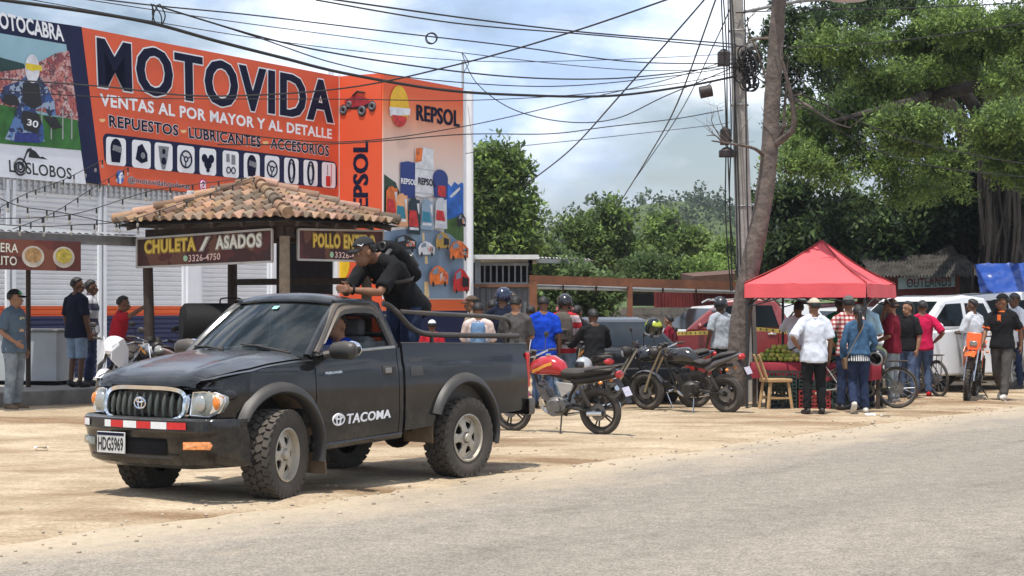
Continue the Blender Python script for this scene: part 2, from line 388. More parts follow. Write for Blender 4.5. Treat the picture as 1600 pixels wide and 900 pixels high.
# ================= shop building with its signs
SU=V((math.sin(R(31)),math.cos(R(31)),0)); SW=V((SU.y,-SU.x,0))
FA=Plane((-8.0,33.0,0),SU); 
uc=FA.px(525,300)[0]; c0=FA.at(uc,0); FB=Plane(c0,SW); ub=FB.px(597,300)[0]; c1=FB.at(ub,0); FC=Plane(c1,SU); ue=FC.px(731,300)[0]; c2_=FC.at(ue,0)
HT=6.58; u0=FA.px(-60,300)[0]
white=M('white_wall',(.80,.81,.82),.75,var=.05,scale=2,spec=.25)
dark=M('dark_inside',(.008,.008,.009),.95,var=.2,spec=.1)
navy=M('navy_paint',(.014,.019,.062),.65,var=.15,scale=3,spec=.2); orange=M('orange_paint',(.78,.14,.035),.6,var=.05,scale=1.2)
shop=thing('shop_building','white shop with roller shutters striped orange and navy, below the orange billboards','building',(0,0,0))
mb=MB(); D_=.25
mb.prism([FA.at(u0,.2,-D_),FA.at(uc+.3,.2,-D_),FA.at(uc+.3,.2,-12),FA.at(u0,.2,-12)],(0,0,HT-.25))
mb.prism([c0-SU*.0-SW*.2,c1,c2_,c2_-SW*6,c0-SW*6],(0,0,HT-.05))
mb.build('wall',white,shop,smooth=False)
zt=3.80
shm=[M('shutter_white',(.78,.79,.80),.45,var=.05,scale=1.5,spec=.4,dust=.25),M('shutter_orange',(.75,.13,.03),.5,var=.06),M('shutter_navy',(.02,.028,.095),.5,var=.1)]
def shutter(a,b):
    ua=FA.px(a,400)[0]; ub_=FA.px(b,400)[0]; mb=MB(); z=.3; prev=None; zs=[]
    while z<zt:
        zs+=[(z,0),(z+.012,.022),(z+.066,.03),(z+.078,0)]; z+=.09
    for (za,ha),(zb,hb) in zip(zs,zs[1:]):
        zm=(za+zb)/2; mi=0 if zm>1.62 else (1 if zm>1.43 else 2)
        mb.add([FA.at(ua,za,ha),FA.at(ub_,za,ha),FA.at(ub_,zb,hb),FA.at(ua,zb,hb)],[(0,1,2,3)],mi)
    mb.build('shutter',shm,shop,ang=20)
    for u_ in (ua,ub_):
        mb=MB(); mb.box(FA.at(u_,2.05,.03),(.07,.09,3.5),Matrix.Rotation(-R(31)+R(90),3,'Z')); mb.build('guide_rail',white,shop,smooth=False)
for a,b in ((-60,8),(18,152),(160,284),(310,417)): shutter(a,b)
for a,b in ((286,307),(418,425),(520,531)):
    mb=MB(); mb.prism([FA.at(FA.px(a,400)[0],.2,.12),FA.at(FA.px(b,400)[0],.2,.12),FA.at(FA.px(b,400)[0],.2,-.1),FA.at(FA.px(a,400)[0],.2,-.1)],(0,0,3.65)); mb.build('pillar',white,shop,smooth=False,bevel=.01)
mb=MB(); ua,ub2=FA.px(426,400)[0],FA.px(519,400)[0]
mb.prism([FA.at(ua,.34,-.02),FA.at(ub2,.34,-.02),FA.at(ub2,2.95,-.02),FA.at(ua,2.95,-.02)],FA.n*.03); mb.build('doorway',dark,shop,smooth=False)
mb=MB()
for k in range(70):
    u_=u0+.3+k*(uc-u0-.4)/70; mb.box(FA.at(u_,3.72,.06),(.05,.03,.2),Matrix.Rotation(-R(31)+R(90),3,'Z'))
mb.build('vent_grille',M('galv',(.55,.56,.57),.4,.6),shop,smooth=False)
mb=MB(); mb.prism([FC.at(0,.2,.03),FC.at(ue,.2,.03),FC.at(ue,1.52,.03),FC.at(0,1.52,.03)],FC.n*-.02)
mb.build('navy_base',navy,shop,smooth=False)
mb=MB(); mb.prism([FC.at(0,1.525,.03),FC.at(ue,1.525,.03),FC.at(ue,1.77,.03),FC.at(0,1.77,.03)],FC.n*-.02); mb.build('orange_stripe',orange,shop,smooth=False)
mb=MB(); mb.cyl(FC.at(ue+.03,.2,.03),FC.at(ue+.03,HT-.02,.03),.085,10); mb.build('corner_post',white,shop)
mb=MB(); p=FC.at_px(723,140); mb.cyl(p,p+V((0,0,.65)),.03,8); mb.build('antenna_pole',M('grey_metal',(.4,.41,.42),.4,.7),shop)
mb=MB()
for x in (520,523,526,586,592):
    p=FA.at_px(x,125,-.1); mb.cyl(V((p.x,p.y,HT-.05)),V((p.x,p.y,HT+.16)),.008,5)
mb.build('rebar',M('rust',(.16,.07,.035),.9),shop)
# ---- main billboard
wtx=M('white_letter',(.86,.87,.89),.5,var=.02); nvy=M('navy_letter',(.009,.011,.034),.7,var=.03,spec=.12); blk=M('black_print',(.012,.012,.014),.5,var=.05)
bill=thing('billboard','long orange billboard for motorcycle parts with big navy lettering and eleven icons','billboard')
def pan(name,pts,h,mat,parent,pl,t=.012,plv=None,lab=None):
    mb=MB(); put_poly(mb,pl,[pl.px(*p) for p in pts] if plv is None else plv,h,None,t); o=mb.build(name,mat,parent,smooth=False)
    if lab: o['label']=lab
    return o
def pv(pts): return [FA.px(*p) for p in pts]
ur=FA.px(524,200)[0]
pan('orange_panel',0,.10,M('billboard_orange',(.74,.108,.036),.6,var=.09,scale=.9,bump=.25,bscale=1.6),bill,FA,.1,[FA.px(121,43),(ur,HT),(ur,3.80),FA.px(152,288)])
uL=FA.px(-60,60)[0]
pan('navy_band',0,.10,navy,bill,FA,.1,[(uL,HT),FA.px(121,42.5),FA.px(152,288),FA.px(128,284),FA.px(97,70),(uL,FA.px(97,70)[1])])
def cell_mat(name,cols,scale,rough=.6):
    m=bpy.data.materials.new(name); m.use_nodes=True; t=m.node_tree; N=t.nodes; l=t.links.new; b=N['Principled BSDF']; b.inputs['Roughness'].default_value=rough
    tcn=N.new('ShaderNodeTexCoord'); v=N.new('ShaderNodeTexVoronoi'); v.inputs['Scale'].default_value=scale; n=N.new('ShaderNodeTexNoise'); n.inputs['Scale'].default_value=scale*.8; n.inputs['Detail'].default_value=6
    l(tcn.outputs['Object'],n.inputs['Vector']); mxv=N.new('ShaderNodeMixRGB'); mxv.inputs[0].default_value=.25; l(tcn.outputs['Object'],mxv.inputs[1]); l(n.outputs['Color'],mxv.inputs[2]); l(mxv.outputs[0],v.inputs['Vector'])
    s_=N.new('ShaderNodeSeparateColor'); l(v.outputs['Color'],s_.inputs[0]); r=N.new('ShaderNodeValToRGB'); r.color_ramp.interpolation='CONSTANT'; e=r.color_ramp.elements
    while len(e)<len(cols): e.new(.5)
    for i,c in enumerate(cols): e[i].position=i/len(cols); e[i].color=(*c,1)
    l(s_.outputs[0],r.inputs[0]); l(r.outputs[0],b.inputs['Base Color']); return m
ph=thing_ph=None
# photo panel: sky, wood, crowd, grass, rider on a motocross bike
vtop=FA.px(97,70)[1]; pb=[(uL,vtop),FA.px(97,70),FA.px(120,235),(uL,FA.px(0,225.6)[1])]
photo=pan('photo_panel',0,.10,M('print_sky',(.30,.50,.58),.55,var=.12,scale=1),bill,FA,.1,pb)
def sub(name,pts,h,mat,parent=photo): mb=MB(); put_poly(mb,FA,pv(pts),h); return mb.build(name,mat,parent,smooth=False)
sub('printed_wood',[(-60,75),(0,92),(30,100),(45,125),(40,152),(-60,160)],.103,M('print_wood',(.012,.05,.045),.6,var=.3,scale=5))
sub('printed_crowd',[(-60,118),(0,112),(30,108),(60,95),(80,84),(101,80),(116,190),(60,175),(0,168),(-60,160)],.106,cell_mat('print_crowd',[(.40,.09,.08),(.55,.2,.17),(.30,.07,.07),(.5,.3,.28),(.22,.06,.07),(.08,.05,.06),(.6,.42,.40)],17))
sub('printed_grass',[(-60,158),(0,165),(60,180),(114,188),(120,235),(0,225),(-60,218)],.109,M('print_grass',(.03,.15,.025),.6,var=.4,scale=4))
mb=MB()
for a in (57,72,90,104): put_poly(mb,FA,pv([(a,158+a*.15),(a+2,158+a*.15),(a+2,218),(a,218)]),.111)
mb.build('printed_railing',M('print_rail',(.35,.36,.36),.6),photo,smooth=False)
rb=cell_mat('print_blue',[(.03,.09,.28),(.02,.04,.13),(.10,.2,.42),(.02,.03,.07),(.3,.38,.5)],11); rw=M('print_white',(.70,.71,.74),.55,var=.22,scale=5)
sub('printed_jacket',[(0,135),(24,127),(34,118),(54,120),(66,135),(78,160),(80,180),(70,182),(62,168),(40,175),(24,170),(8,150),(-4,160),(-8,150)],.112,rb)
sub('printed_vest',[(28,130),(54,130),(58,165),(44,172),(28,160)],.114,blk)
mb=MB(); put_poly(mb,FA,[FA.px(43,108)]and circ(*FA.px(43,108),.17,.25),.116); mb.build('printed_helmet',rw,photo,smooth=False)
sub('printed_goggles',[(32,99),(57,103),(58,112),(50,110),(44,112),(33,108)],.118,M('print_yellow',(.72,.55,.02),.5))
sub('printed_fairing',[(20,168),(46,170),(60,195),(62,222),(20,222),(0,218),(10,195)],.115,rb)
sub('printed_plate',[(28,173),(52,178),(58,192),(50,210),(30,203),(26,185)],.118,blk)
sub('printed_glove',[(-2,148),(18,150),(24,164),(8,166),(-4,160)],.119,blk); sub('printed_mitt',[(60,182),(80,184),(90,200),(74,202)],.119,blk)
sub('printed_wheel',[(16,208),(48,208),(56,224),(14,222)],.118,M('print_tyre',(.02,.035,.2),.6,var=.5,scale=12))
mb=MB(); put_text(mb,FA,'30',pxquad(FA,(35,186),(53,190),(51,201),(34,196)),.121,.02); mb.build('plate_number',wtx,photo,smooth=False)
mb=MB(); put_text(mb,FA,'MOTOCABRA',pxquad(FA,(-24,15),(91,41),(94,66),(-22,42)),.104,.03); mb.build('lettering',wtx,bill,smooth=False)
logo=pan('logo_panel',0,.10,M('panel_white',(.80,.82,.86),.5,var=.03),bill,FA,.1,[(uL,FA.px(0,225.6)[1]-.003),FA.px(120,235.3),FA.px(128,288),(uL,FA.px(0,277)[1])])
mb=MB(); put_text(mb,FA,'LOSLOBOS',pxquad(FA,(7,250),(105,263),(106,281),(8,269)),.103,.012,1.02)
put_poly(mb,FA,pv([(40,232),(49,237),(56,246),(60,245),(68,250),(55,248),(44,247),(38,246)]),.104); put_poly(mb,FA,pv([(36,233),(43,231),(41,235),(36,240),(30,255),(28,254),(34,238)]),.1045)
mb.build('logo_print',blk,logo,smooth=False)
mb=MB()
mb.torus(FA.at_px(25,261,.105),.14,.018,FA.n,24,6); mb.torus(FA.at_px(25,261,.106),.05,.015,FA.n,16,6); mb.build('logo_wheel',blk,logo)
MQ=pxquad(FA,(143.5,58),(516,128.5),(515,194),(146.5,137))
mb=MB(); put_text(mb,FA,'MOTOVIDA',MQ,.108,.034,1.12,base_off=.012,bold=.03); mb.build('letter_outline',wtx,bill,smooth=False)
mb=MB(); put_text(mb,FA,'MOTOVIDA',MQ,.114,.012,1.12,base_off=.012,bold=.03); o=mb.build('lettering',nvy,bill,smooth=False)
mb=MB(); put_text(mb,FA,'VENTAS AL POR MAYOR Y AL DETALLE',pxquad(FA,(149,146),(512.5,202),(512.5,218),(150,166)),.106,.032,1.08); mb.build('lettering',wtx,bill,smooth=False)
for tx,q in (('REPUESTOS',((163,180),(272,196),(272,213),(164,198.6))),('LUBRICANTES',((288,199),(401,214),(401,231),(289,216))),('ACCESORIOS',((416,216),(507.6,228),(507.6,245),(416,232)))):
    mb=MB(); put_text(mb,FA,tx,pxquad(FA,*q),.106,.055,1.06,base_off=.025); mb.build('letter_outline',wtx,bill,smooth=False)
    mb=MB(); put_text(mb,FA,tx,pxquad(FA,*q),.110,.025,1.06,base_off=.025); mb.build('lettering',nvy,bill,smooth=False)
mb=MB()
for x,y in ((153,189),(280,206),(408.5,224)): put_poly(mb,FA,pv([(x-5,y-2.5),(x+4,y-3),(x+5,y),(x+1,y+2.5),(x-3,y+1.5)]),.105)
mb.build('bullet_mark',M('print_tan',(.85,.55,.25),.6),bill,smooth=False)
mb=MB(); put_poly(mb,FA,rrect(pxquad(FA,(153.7,208),(520,253.5),(521,295.5),(157,257)),.22),.106,None,.004); icons=mb.build('icon_strip',navy,bill,smooth=False)
tl=[(470,562),(590,677),(695,778),(800,880),(903,980),(1010,1085),(1108,1182),(1205,1273),(1295,1362),(1385,1450),(1470,1533)]
igrey=M('icon_grey',(.22,.23,.25),.5,var=.5,scale=30); ired=M('icon_red',(.6,.03,.02),.5)
for i,(a,b) in enumerate(tl):
    a/=2.961;b/=2.961
    T=lambda x:(632+(x*2.961-470)*.1175)/2.961; Bt=lambda x:(762+(x*2.961-470)*.104)/2.961
    mb=MB(); put_poly(mb,FA,rrect(pxquad(FA,(a,T(a)),(b,T(b)),(b,Bt(b)),(a,Bt(a))),.14),.110); t_=mb.build('icon_tile',wtx,icons,smooth=False)
    cu,cv=FA.px((a+b)/2,(T((a+b)/2)+Bt((a+b)/2))/2); mb=MB(); h=.114; c=FA.at(cu,cv,h)
    if i in (0,6):
        put_poly(mb,FA,circ(cu,cv+.05,.15,.19,16),h); put_poly(mb,FA,[(cu-.12,cv-.2),(cu+.1,cv-.2),(cu+.14,cv),(cu-.15,cv)],h+.001); put_poly(mb,FA,[(cu-.1,cv+.02),(cu+.13,cv-.02),(cu+.14,cv+.09),(cu-.08,cv+.12)],h+.003,1)
    elif i==1: put_poly(mb,FA,[(cu-.16,cv-.1),(cu-.1,cv+.14),(cu+.02,cv+.2),(cu+.16,cv+.02),(cu+.17,cv-.12),(cu,cv-.17)],h); put_poly(mb,FA,circ(cu+.04,cv-.02,.06),h+.002,1)
    elif i==2: put_poly(mb,FA,[(cu-.15,cv+.2),(cu+.15,cv+.2),(cu+.1,cv-.05),(cu+.04,cv-.24),(cu-.05,cv-.24),(cu-.12,cv-.02)],h,1); put_poly(mb,FA,circ(cu,cv-.08,.07),h+.002); put_poly(mb,FA,circ(cu,cv+.1,.05),h+.003)
    elif i in (3,7): mb.torus(c,.16,.018,FA.n,20,5); mb.torus(c,.05,.015,FA.n,12,5); [mb.tube([c+FA.u*.05*math.cos(q)+FA.v*.05*math.sin(q),c+FA.u*.16*math.cos(q)+FA.v*.16*math.sin(q)],.012,5) for q in (.4,2.5,4.6)]
    elif i==4: [put_poly(mb,FA,circ(cu+dx,cv+dy,r_),h+.001*k) for k,(dx,dy,r_) in enumerate(((-.1,.06,.085),(.1,.06,.085),(0,-.04,.11),(0,-.16,.05)))]
    elif i==5: put_poly(mb,FA,[(cu-.14,cv+.2),(cu-.04,cv+.2),(cu-.03,cv+.04),(cu-.14,cv+.04)],h,1); put_poly(mb,FA,[(cu+.02,cv+.2),(cu+.14,cv+.18),(cu+.14,cv),(cu+.02,cv)],h,1); mb.torus(FA.at(cu-.07,cv-.12,h),.06,.012,FA.n,14,5); mb.torus(FA.at(cu+.08,cv-.12,h),.06,.012,FA.n,14,5)
    elif i in (8,9):
        for rr_ in (.0,.05): 
            pts=[FA.at(cu+(.1-rr_*.6)*math.cos(q),cv+(.24-rr_*1.4)*math.sin(q),h) for q in np.linspace(0,2*math.pi,25)]; mb.tube(pts,.022 if rr_==0 else .01,5)
    else: put_poly(mb,FA,[(cu-.1,cv-.24),(cu+.06,cv-.24),(cu+.06,cv-.02),(cu-.1,cv-.02)],h,2); put_poly(mb,FA,[(cu+.08,cv-.2),(cu+.1,cv-.2),(cu+.1,cv+.24),(cu+.08,cv+.24)],h,2); put_poly(mb,FA,[(cu-.06,cv),(cu-.03,cv),(cu-.03,cv+.22),(cu-.06,cv+.22)],h,1)
    mb.build('icon',[nvy,igrey,ired],t_,smooth=False)
def social(px,py,kind):
    cu,cv=FA.px(px,py); mb=MB()
    if kind=='f':
        put_poly(mb,FA,circ(cu,cv,.105,.125),.108); o=mb.build('social_icon',M('icon_blue',(.03,.16,.60),.5,var=.02),bill,smooth=False)
        mb=MB(); put_text(mb,FA,'f',[(cu-.04,cv+.09),(cu+.065,cv+.09),(cu+.065,cv-.12),(cu-.04,cv-.12)],.112,.03); mb.build('icon_letter',wtx,o,smooth=False)
    else:
        s_=.1; put_poly(mb,FA,rrect([(cu-s_,cv+.12),(cu+s_,cv+.12),(cu+s_,cv-.12),(cu-s_,cv-.12)],.3),.108); o=mb.build('social_icon',M('icon_pink',(.62,.06,.22),.5,var=.35,scale=4),bill,smooth=False)
        mb=MB(); mb.torus(FA.at(cu,cv,.112),.04,.01,FA.n,16,5); q=[FA.at(*p_,.112) for p_ in rrect([(cu-.07,cv+.085),(cu+.07,cv+.085),(cu+.07,cv-.085),(cu-.07,cv-.085)],.4)]; mb.tube(q+[q[0]],.008,5,False); mb.build('icon_ring',wtx,o)
social(180.7,277,'f'); social(310.5,290,'i')
for q in (((193,275.5),(290,287),(290,298),(193,287.5)),((321,289.5),(420,302),(420,313),(321,301))):
    mb=MB(); put_text(mb,FA,'@motovidahonduras',pxquad(FA,*q),.107,.04,base_off=.015); mb.build('letter_outline',wtx,bill,smooth=False)
    mb=MB(); put_text(mb,FA,'@motovidahonduras',pxquad(FA,*q),.110,.008,base_off=.015); mb.build('lettering',nvy,bill,smooth=False)
mb=MB(); mb.box(FA.at(FA.px(524.5,200)[0],5.2,.07),(.05,.1,2.8),Matrix.Rotation(-R(31)+R(90),3,'Z')); mb.build('edge_trim',M('trim_grey',(.6,.58,.56),.5,.3),bill,smooth=False)
# ---- narrow orange side panel
pgrey_=M('print_midgrey',(.12,.12,.13),.5)
side=thing('side_panel_sign','narrow orange end panel with a quad bike picture above an upright oil brand name','sign')
BW=ub
mb=MB(); put_poly(mb,FB,[(0,HT),(BW,HT),(BW,.3),(0,.3)],.03,None,.03); mb.build('panel',M('billboard_orange2',(.73,.10,.033),.55,var=.05,scale=.8),side,smooth=False)
mb=MB(); put_text(mb,FB,'REPSOL',[FB.px(553,352),FB.px(553,219),FB.px(577,219),FB.px(577,352)],  .034,.02,1.05,bold=.03); mb.build('lettering',nvy,side,smooth=False)
def fb(x,y): return FB.px(x,y)
mb=MB(); put_poly(mb,FB,[fb(541,171),fb(548,160),fb(575,158),fb(584,164),fb(570,171)],.036); qb=mb.build('quad_bike_print',blk,side)
for x,y,r_ in ((538,172,.12),(567,173,.135),(583,166,.12),(547,163,.08)):
    u_,v_=fb(x,y); mb=MB(); put_poly(mb,FB,circ(u_,v_,r_*.85,r_,14),.039); mb.build('quad_bike_wheel',blk,qb)
    mb=MB(); mb.torus(FB.at(u_,v_,.041),r_*.55,.03,FB.n,14,6); mb.build('quad_bike_rim',pgrey_,qb)
mb=MB(); put_poly(mb,FB,[fb(540,158),fb(556,148),fb(575,154),fb(582,160),fb(570,165),fb(552,168),fb(541,166)],.042); mb.build('quad_bike_body',M('print_darkred',(.30,.02,.03),.5,var=.4,scale=12),qb,smooth=False)
mb=MB(); mb.tube([FB.at_px(553,150,.05),FB.at_px(560,143,.05),FB.at_px(572,145,.05)],.018,5); mb.build('quad_bike_bars',blk,qb)
mb=MB(); put_poly(mb,FB,circ(*fb(536,412),.2,.34,20),.036); mb.build('yellow_emblem',M('print_yel',(.80,.5,.02),.5),side,smooth=False)
# ---- oil mural on the corner block
mur=thing('oil_mural','tall printed oil advertisement with barrels, jugs and red vehicles at the shop corner','mural')
def grad(name,stops,zmin,zmax):
    m=bpy.data.materials.new(name); m.use_nodes=True; t=m.node_tree; N=t.nodes; l=t.links.new; b=N['Principled BSDF']; b.inputs['Roughness'].default_value=.5
    tcn=N.new('ShaderNodeTexCoord'); s_=N.new('ShaderNodeSeparateXYZ'); l(tcn.outputs['Object'],s_.inputs[0]); mr=N.new('ShaderNodeMapRange'); mr.inputs[1].default_value=zmin; mr.inputs[2].default_value=zmax; l(s_.outputs['Z'],mr.inputs[0])
    r=N.new('ShaderNodeValToRGB'); e=r.color_ramp.elements
    while len(e)<len(stops): e.new(.5)
    for i,(p_,c) in enumerate(stops): e[i].position=p_; e[i].color=(*c,1)
    l(mr.outputs[0],r.inputs[0]); l(r.outputs[0],b.inputs['Base Color']); return m
def fc(x,y): return FC.px(x,y)
UE=FC.px(722,300)[0]; H0=.03
mb=MB(); put_poly(mb,FC,[(0,HT),(UE,HT),(UE,1.775),(0,1.775)],H0,None,.03); mb.build('panel',grad('mural_fade',[(0,(.75,.74,.74)),(.5,(.80,.74,.70)),(.72,(.80,.52,.40)),(.86,(.80,.22,.08)),(.93,(.78,.12,.035)),(1,(.78,.115,.035))],1.8,HT),mur,smooth=False)
_h=[H0+.004]
def mp_(name,pts,mat,uv=False,parent=mur):
    _h[0]+=.0022; mb=MB(); put_poly(mb,FC,pts if uv else [fc(*p) for p in pts],_h[0]); return mb.build(name,mat,parent,smooth=False)
pblue=M('print_navyblue',(.02,.045,.22),.45,var=.1); pred=M('print_red',(.55,.03,.03),.45,var=.5,scale=9); por=M('print_orange',(.74,.17,.03),.45,var=.45,scale=7); pgrey=M('print_grey',(.50,.52,.55),.45,var=.1); pteal=M('print_teal',(.03,.22,.32),.5,var=.2)
mp_('printed_wood',[(598,272),(606,278),(616,285),(622,300),(624,345),(598,352)],M('print_wood2',(.03,.06,.04),.6,var=.4,scale=6))
mp_('printed_mountain',[(692,288),(697,286),(703,292),(708,284),(714,289),(719,285),(722,287),(722,370),(692,368)],M('print_mtn',(.02,.13,.50),.6,var=.5,scale=3))
mp_('printed_snow',[(700,307),(707,300),(716,292),(717,296),(708,305),(703,309)],rw)
mp_('printed_field',[(692,345),(722,335),(722,378),(700,372),(692,360)],M('print_field',(.06,.13,.03),.6,var=.4,scale=6))
mp_('printed_road',[(598,362),(630,358),(670,356),(700,366),(722,384),(722,466),(598,466)],M('print_road',(.19,.27,.37),.5,var=.12,scale=2))
for pts in ([(657,364),(660,364),(661,378),(657,378)],[(661,400),(665,400),(666,412),(661,412)],[(660,440),(666,440),(668,465),(660,465)]): mp_('printed_lane_mark',pts,M('print_lane',(.72,.55,.30),.5))
em=mp_('emblem',circ(*fc(621,166),.36,.44,24),M('print_yel2',(.82,.48,.02),.45),True)
mp_('emblem_band',[(605,167),(638,170),(637,180),(606,181)],rw,False,em); u_,v_=fc(621,181); mp_('emblem_red',[(u_+.28*math.cos(a),v_+.24*math.sin(a)) for a in np.linspace(math.pi,2*math.pi,14)],pred,True,em)
mb=MB(); put_text(mb,FC,'REPSOL',pxquad(FC,(648,163),(716,173),(716,199),(648,188)),H0+.012,.02,1.06,bold=.03); mb.build('lettering',nvy,mur,smooth=False)
mp_('blue_barrel',[(622,254),(634,252),(646,255),(645,310),(622,308)],pblue)
mp_('white_barrel',[(645,233),(658,230),(674,234),(674,305),(660,309),(645,306)],rw); mp_('barrel_label',[(646,232),(657,231),(655,252),(645,254)],por)
mp_('barrel_ring',[(645,262),(674,266),(674,268),(645,264)],pgrey); mp_('barrel_ring',[(645,300),(674,303),(674,305),(645,302)],pgrey)
u_,v_=fc(684,279); mp_('navy_bottle',[fc(695,310),fc(674,308)]+[(u_+.31*math.cos(a),v_+.2*math.sin(a)) for a in np.linspace(math.pi,0,12)],pblue,True); mp_('bottle_label',[(680,290),(692,291),(692,308),(680,306)],pred)
for tx,q,mm in (('REPSOL',((622,278),(646,281),(646,290),(622,287)),wtx),('REPSOL',((649,277),(676,281),(676,292),(649,288)),nvy)):
    _h[0]+=.003; mb=MB(); put_text(mb,FC,tx,pxquad(FC,*q),_h[0],.03); mb.build('lettering',mm,mur,smooth=False)
for x,y0,y1,c in ((607,292,345,por),(622,303,354,M('print_peach',(.80,.40,.20),.5)),(641,310,367,M('print_dkgreen',(.012,.03,.045),.5)),(661,312,360,M('print_steel',(.28,.38,.50),.5)),(682,310,358,M('print_silver',(.60,.63,.68),.5))):
    j=mp_('oil_jug',[(x-8,y0+6),(x-4,y0),(x+2,y0-1),(x+5,y0+3),(x+9,y0+2),(x+10,y1),(x-9,y1-2)],c)
    mp_('jug_label',[(x-7,y0+18),(x+4,y0+20),(x+7,y1-12),(x-8,y1-14)],pred if c in (por,) or x in (641,682) else pteal,False,j)
    mp_('jug_band',[(x-7,y1-12),(x+7,y1-11),(x+7,y1-7),(x-7,y1-8)],rw,False,j); mp_('jug_handle',[(x+4,y0+8),(x+8,y0+8),(x+8,y0+26),(x+6,y0+22)],rw,False,j)
vmix=cell_mat('print_mix',[(.55,.05,.04),(.6,.6,.6),(.03,.03,.035),(.25,.27,.3),(.7,.2,.05),(.08,.09,.1)],13,.5)
def veh(name,x,y,w_,h_,c,c2):
    o=mp_(name,[(x-w_,y-h_*.1),(x-w_*.7,y-h_*.7),(x-w_*.1,y-h_),(x+w_*.4,y-h_*.8),(x+w_,y-h_*.2),(x+w_*.95,y+h_*.7),(x-w_*.9,y+h_*.75)],c)
    mp_('windscreen',[(x-w_*.6,y-h_*.6),(x-w_*.1,y-h_*.85),(x-w_*.02,y-h_*.3),(x-w_*.65,y-h_*.15)],M('print_glass',(.2,.26,.33),.4),False,o)
    c2=vmix if c2 is not blk else blk
    mp_('side_panel',[(x+w_*.1,y-h_*.4),(x+w_*.85,y-h_*.2),(x+w_*.85,y+h_*.4),(x+w_*.1,y+h_*.4)],c2,False,o)
    for dx in (-.6,.62): mp_('tyre',circ(*fc(x+w_*dx,y+h_*.72),w_*.23*.0139,w_*.29*.0139,12),blk,True,o)
veh('printed_truck',659,389,13,12,rw,pred); veh('printed_tractor',684,377,11,15,M('print_ochre',(.45,.27,.05),.5,var=.3,scale=20),blk); veh('printed_excavator',624,380,18,13,blk,M('print_yel3',(.75,.5,.03),.5))
veh('printed_bus',708,392,15,16,por,rw); veh('printed_taxi',711,440,13,21,pred,blk); veh('printed_racebike',675,432,15,17,por,pred); veh('printed_motorbike',710,345,7,12,blk,pgrey)
# ================= the black pickup (front axle at x=0, +x forward, +y its left side)
TL0=V((-1.917,15.255,0)); TN=V((.8118,-.5839,0)); TU=V((-.5839,-.8118,0)); WB=2.6
trk=thing('pickup_truck','dusty black single cab pickup with a man standing in its bed','pickup truck',TL0-TN*.87,math.atan2(TU.y,TU.x))
paint=M('black_paint',(.006,.0065,.008),.12,var=.3,scale=3,dust=.30,dlo=.3,dmin=.07,dustcol=(.22,.22,.22),spec=.36,coat=.28)
def mud_low(m,z0,z1,col,amt):
    t=m.node_tree; N=t.nodes; l=t.links.new; b=N['Principled BSDF']; tcn=N.new('ShaderNodeTexCoord'); sp=N.new('ShaderNodeSeparateXYZ'); l(tcn.outputs['Object'],sp.inputs[0])
    r=N.new('ShaderNodeMapRange'); r.inputs[1].default_value=z1; r.inputs[2].default_value=z0; l(sp.outputs['Z'],r.inputs[0])
    n=N.new('ShaderNodeTexNoise'); n.inputs['Scale'].default_value=7; n.inputs['Detail'].default_value=10; n.inputs['Roughness'].default_value=.72; l(tcn.outputs['Object'],n.inputs['Vector'])
    q=N.new('ShaderNodeMapRange'); q.inputs[1].default_value=.40; q.inputs[2].default_value=.68; l(n.outputs['Fac'],q.inputs[0])
    a=N.new('ShaderNodeMath'); a.operation='MULTIPLY'; l(r.outputs[0],a.inputs[0]); l(q.outputs[0],a.inputs[1]); c=N.new('ShaderNodeMath'); c.operation='MULTIPLY'; c.inputs[1].default_value=amt; l(a.outputs[0],c.inputs[0])
    x=N.new('ShaderNodeMixRGB'); x.inputs[2].default_value=(*col,1); l(c.outputs[0],x.inputs[0]); l(b.inputs['Base Color'].links[0].from_socket,x.inputs[1]); l(x.outputs[0],b.inputs['Base Color'])
    rr=N.new('ShaderNodeMath'); rr.operation='MAXIMUM'; l(b.inputs['Roughness'].links[0].from_socket,rr.inputs[0]); l(c.outputs[0],rr.inputs[1]); l(rr.outputs[0],b.inputs['Roughness'])
mud_low(paint,.30,1.15,(.17,.145,.11),.30)
flare=M('grey_flare',(.016,.016,.017),.45,var=.2,scale=6,dust=.22,dustcol=(.30,.25,.19))
blkp=M('black_plastic',(.012,.012,.013),.5,var=.2,scale=6,dust=.2)
chrome=M('chrome',(.75,.76,.78),.08,1,var=.04); rubber=M('tyre_rubber',(.036,.033,.029),.85,var=.3,scale=8,dust=.55,dustcol=(.25,.20,.15))
under=M('underbody',(.010,.009,.008),.9,var=.3); mud=M('mud_liner',(.16,.115,.07),.95,var=.35,scale=6)
tglass=glass('tinted_glass',(.012,.018,.017),.72); sglass=glass('side_glass',(.008,.01,.01),.45)
RX=-WB; AZ=.40
def lerp(x,pts): return float(np.interp(x,[p[0] for p in pts],[p[1] for p in pts]))
ARF=(-.075,.42,.47); ARR=(RX,.43,.465)
def sill(x): return lerp(x,[(-3.75,.60),(-1.7,.485),(-.45,.43),(.7,.48)])
def zlo(x):
    z=sill(x)
    for ax,az,ar in (ARF,ARR):
        if abs(x-ax)<ar: z=max(z,az+math.sqrt(ar*ar-(x-ax)**2))
    return z
def hw(x,z):
    """half width of the body side"""
    base=lerp(x,[(-3.75,.775),(-3.4,.80),(-1.7,.815),(-.3,.81),(.25,.775),(.55,.69)])
    b=base-.10*max(0,(z-.86))**1.6*1.6-.22*max(0,.66-z)**1.5
    if z>1.075: b-=.010*min(1,(z-1.075)/.012)
    return b
def hoodz(x,y):
    c=lerp(x,[(-.55,1.225),(-.3,1.215),(0,1.185),(.3,1.135),(.53,1.085),(.65,1.04),(.695,.985)])
    t=abs(y)/.80
    return c-.035*t*t-.045*max(0,t-.72)/.28*1.0 + .012*math.exp(-((abs(y)-.45)/.07)**2)
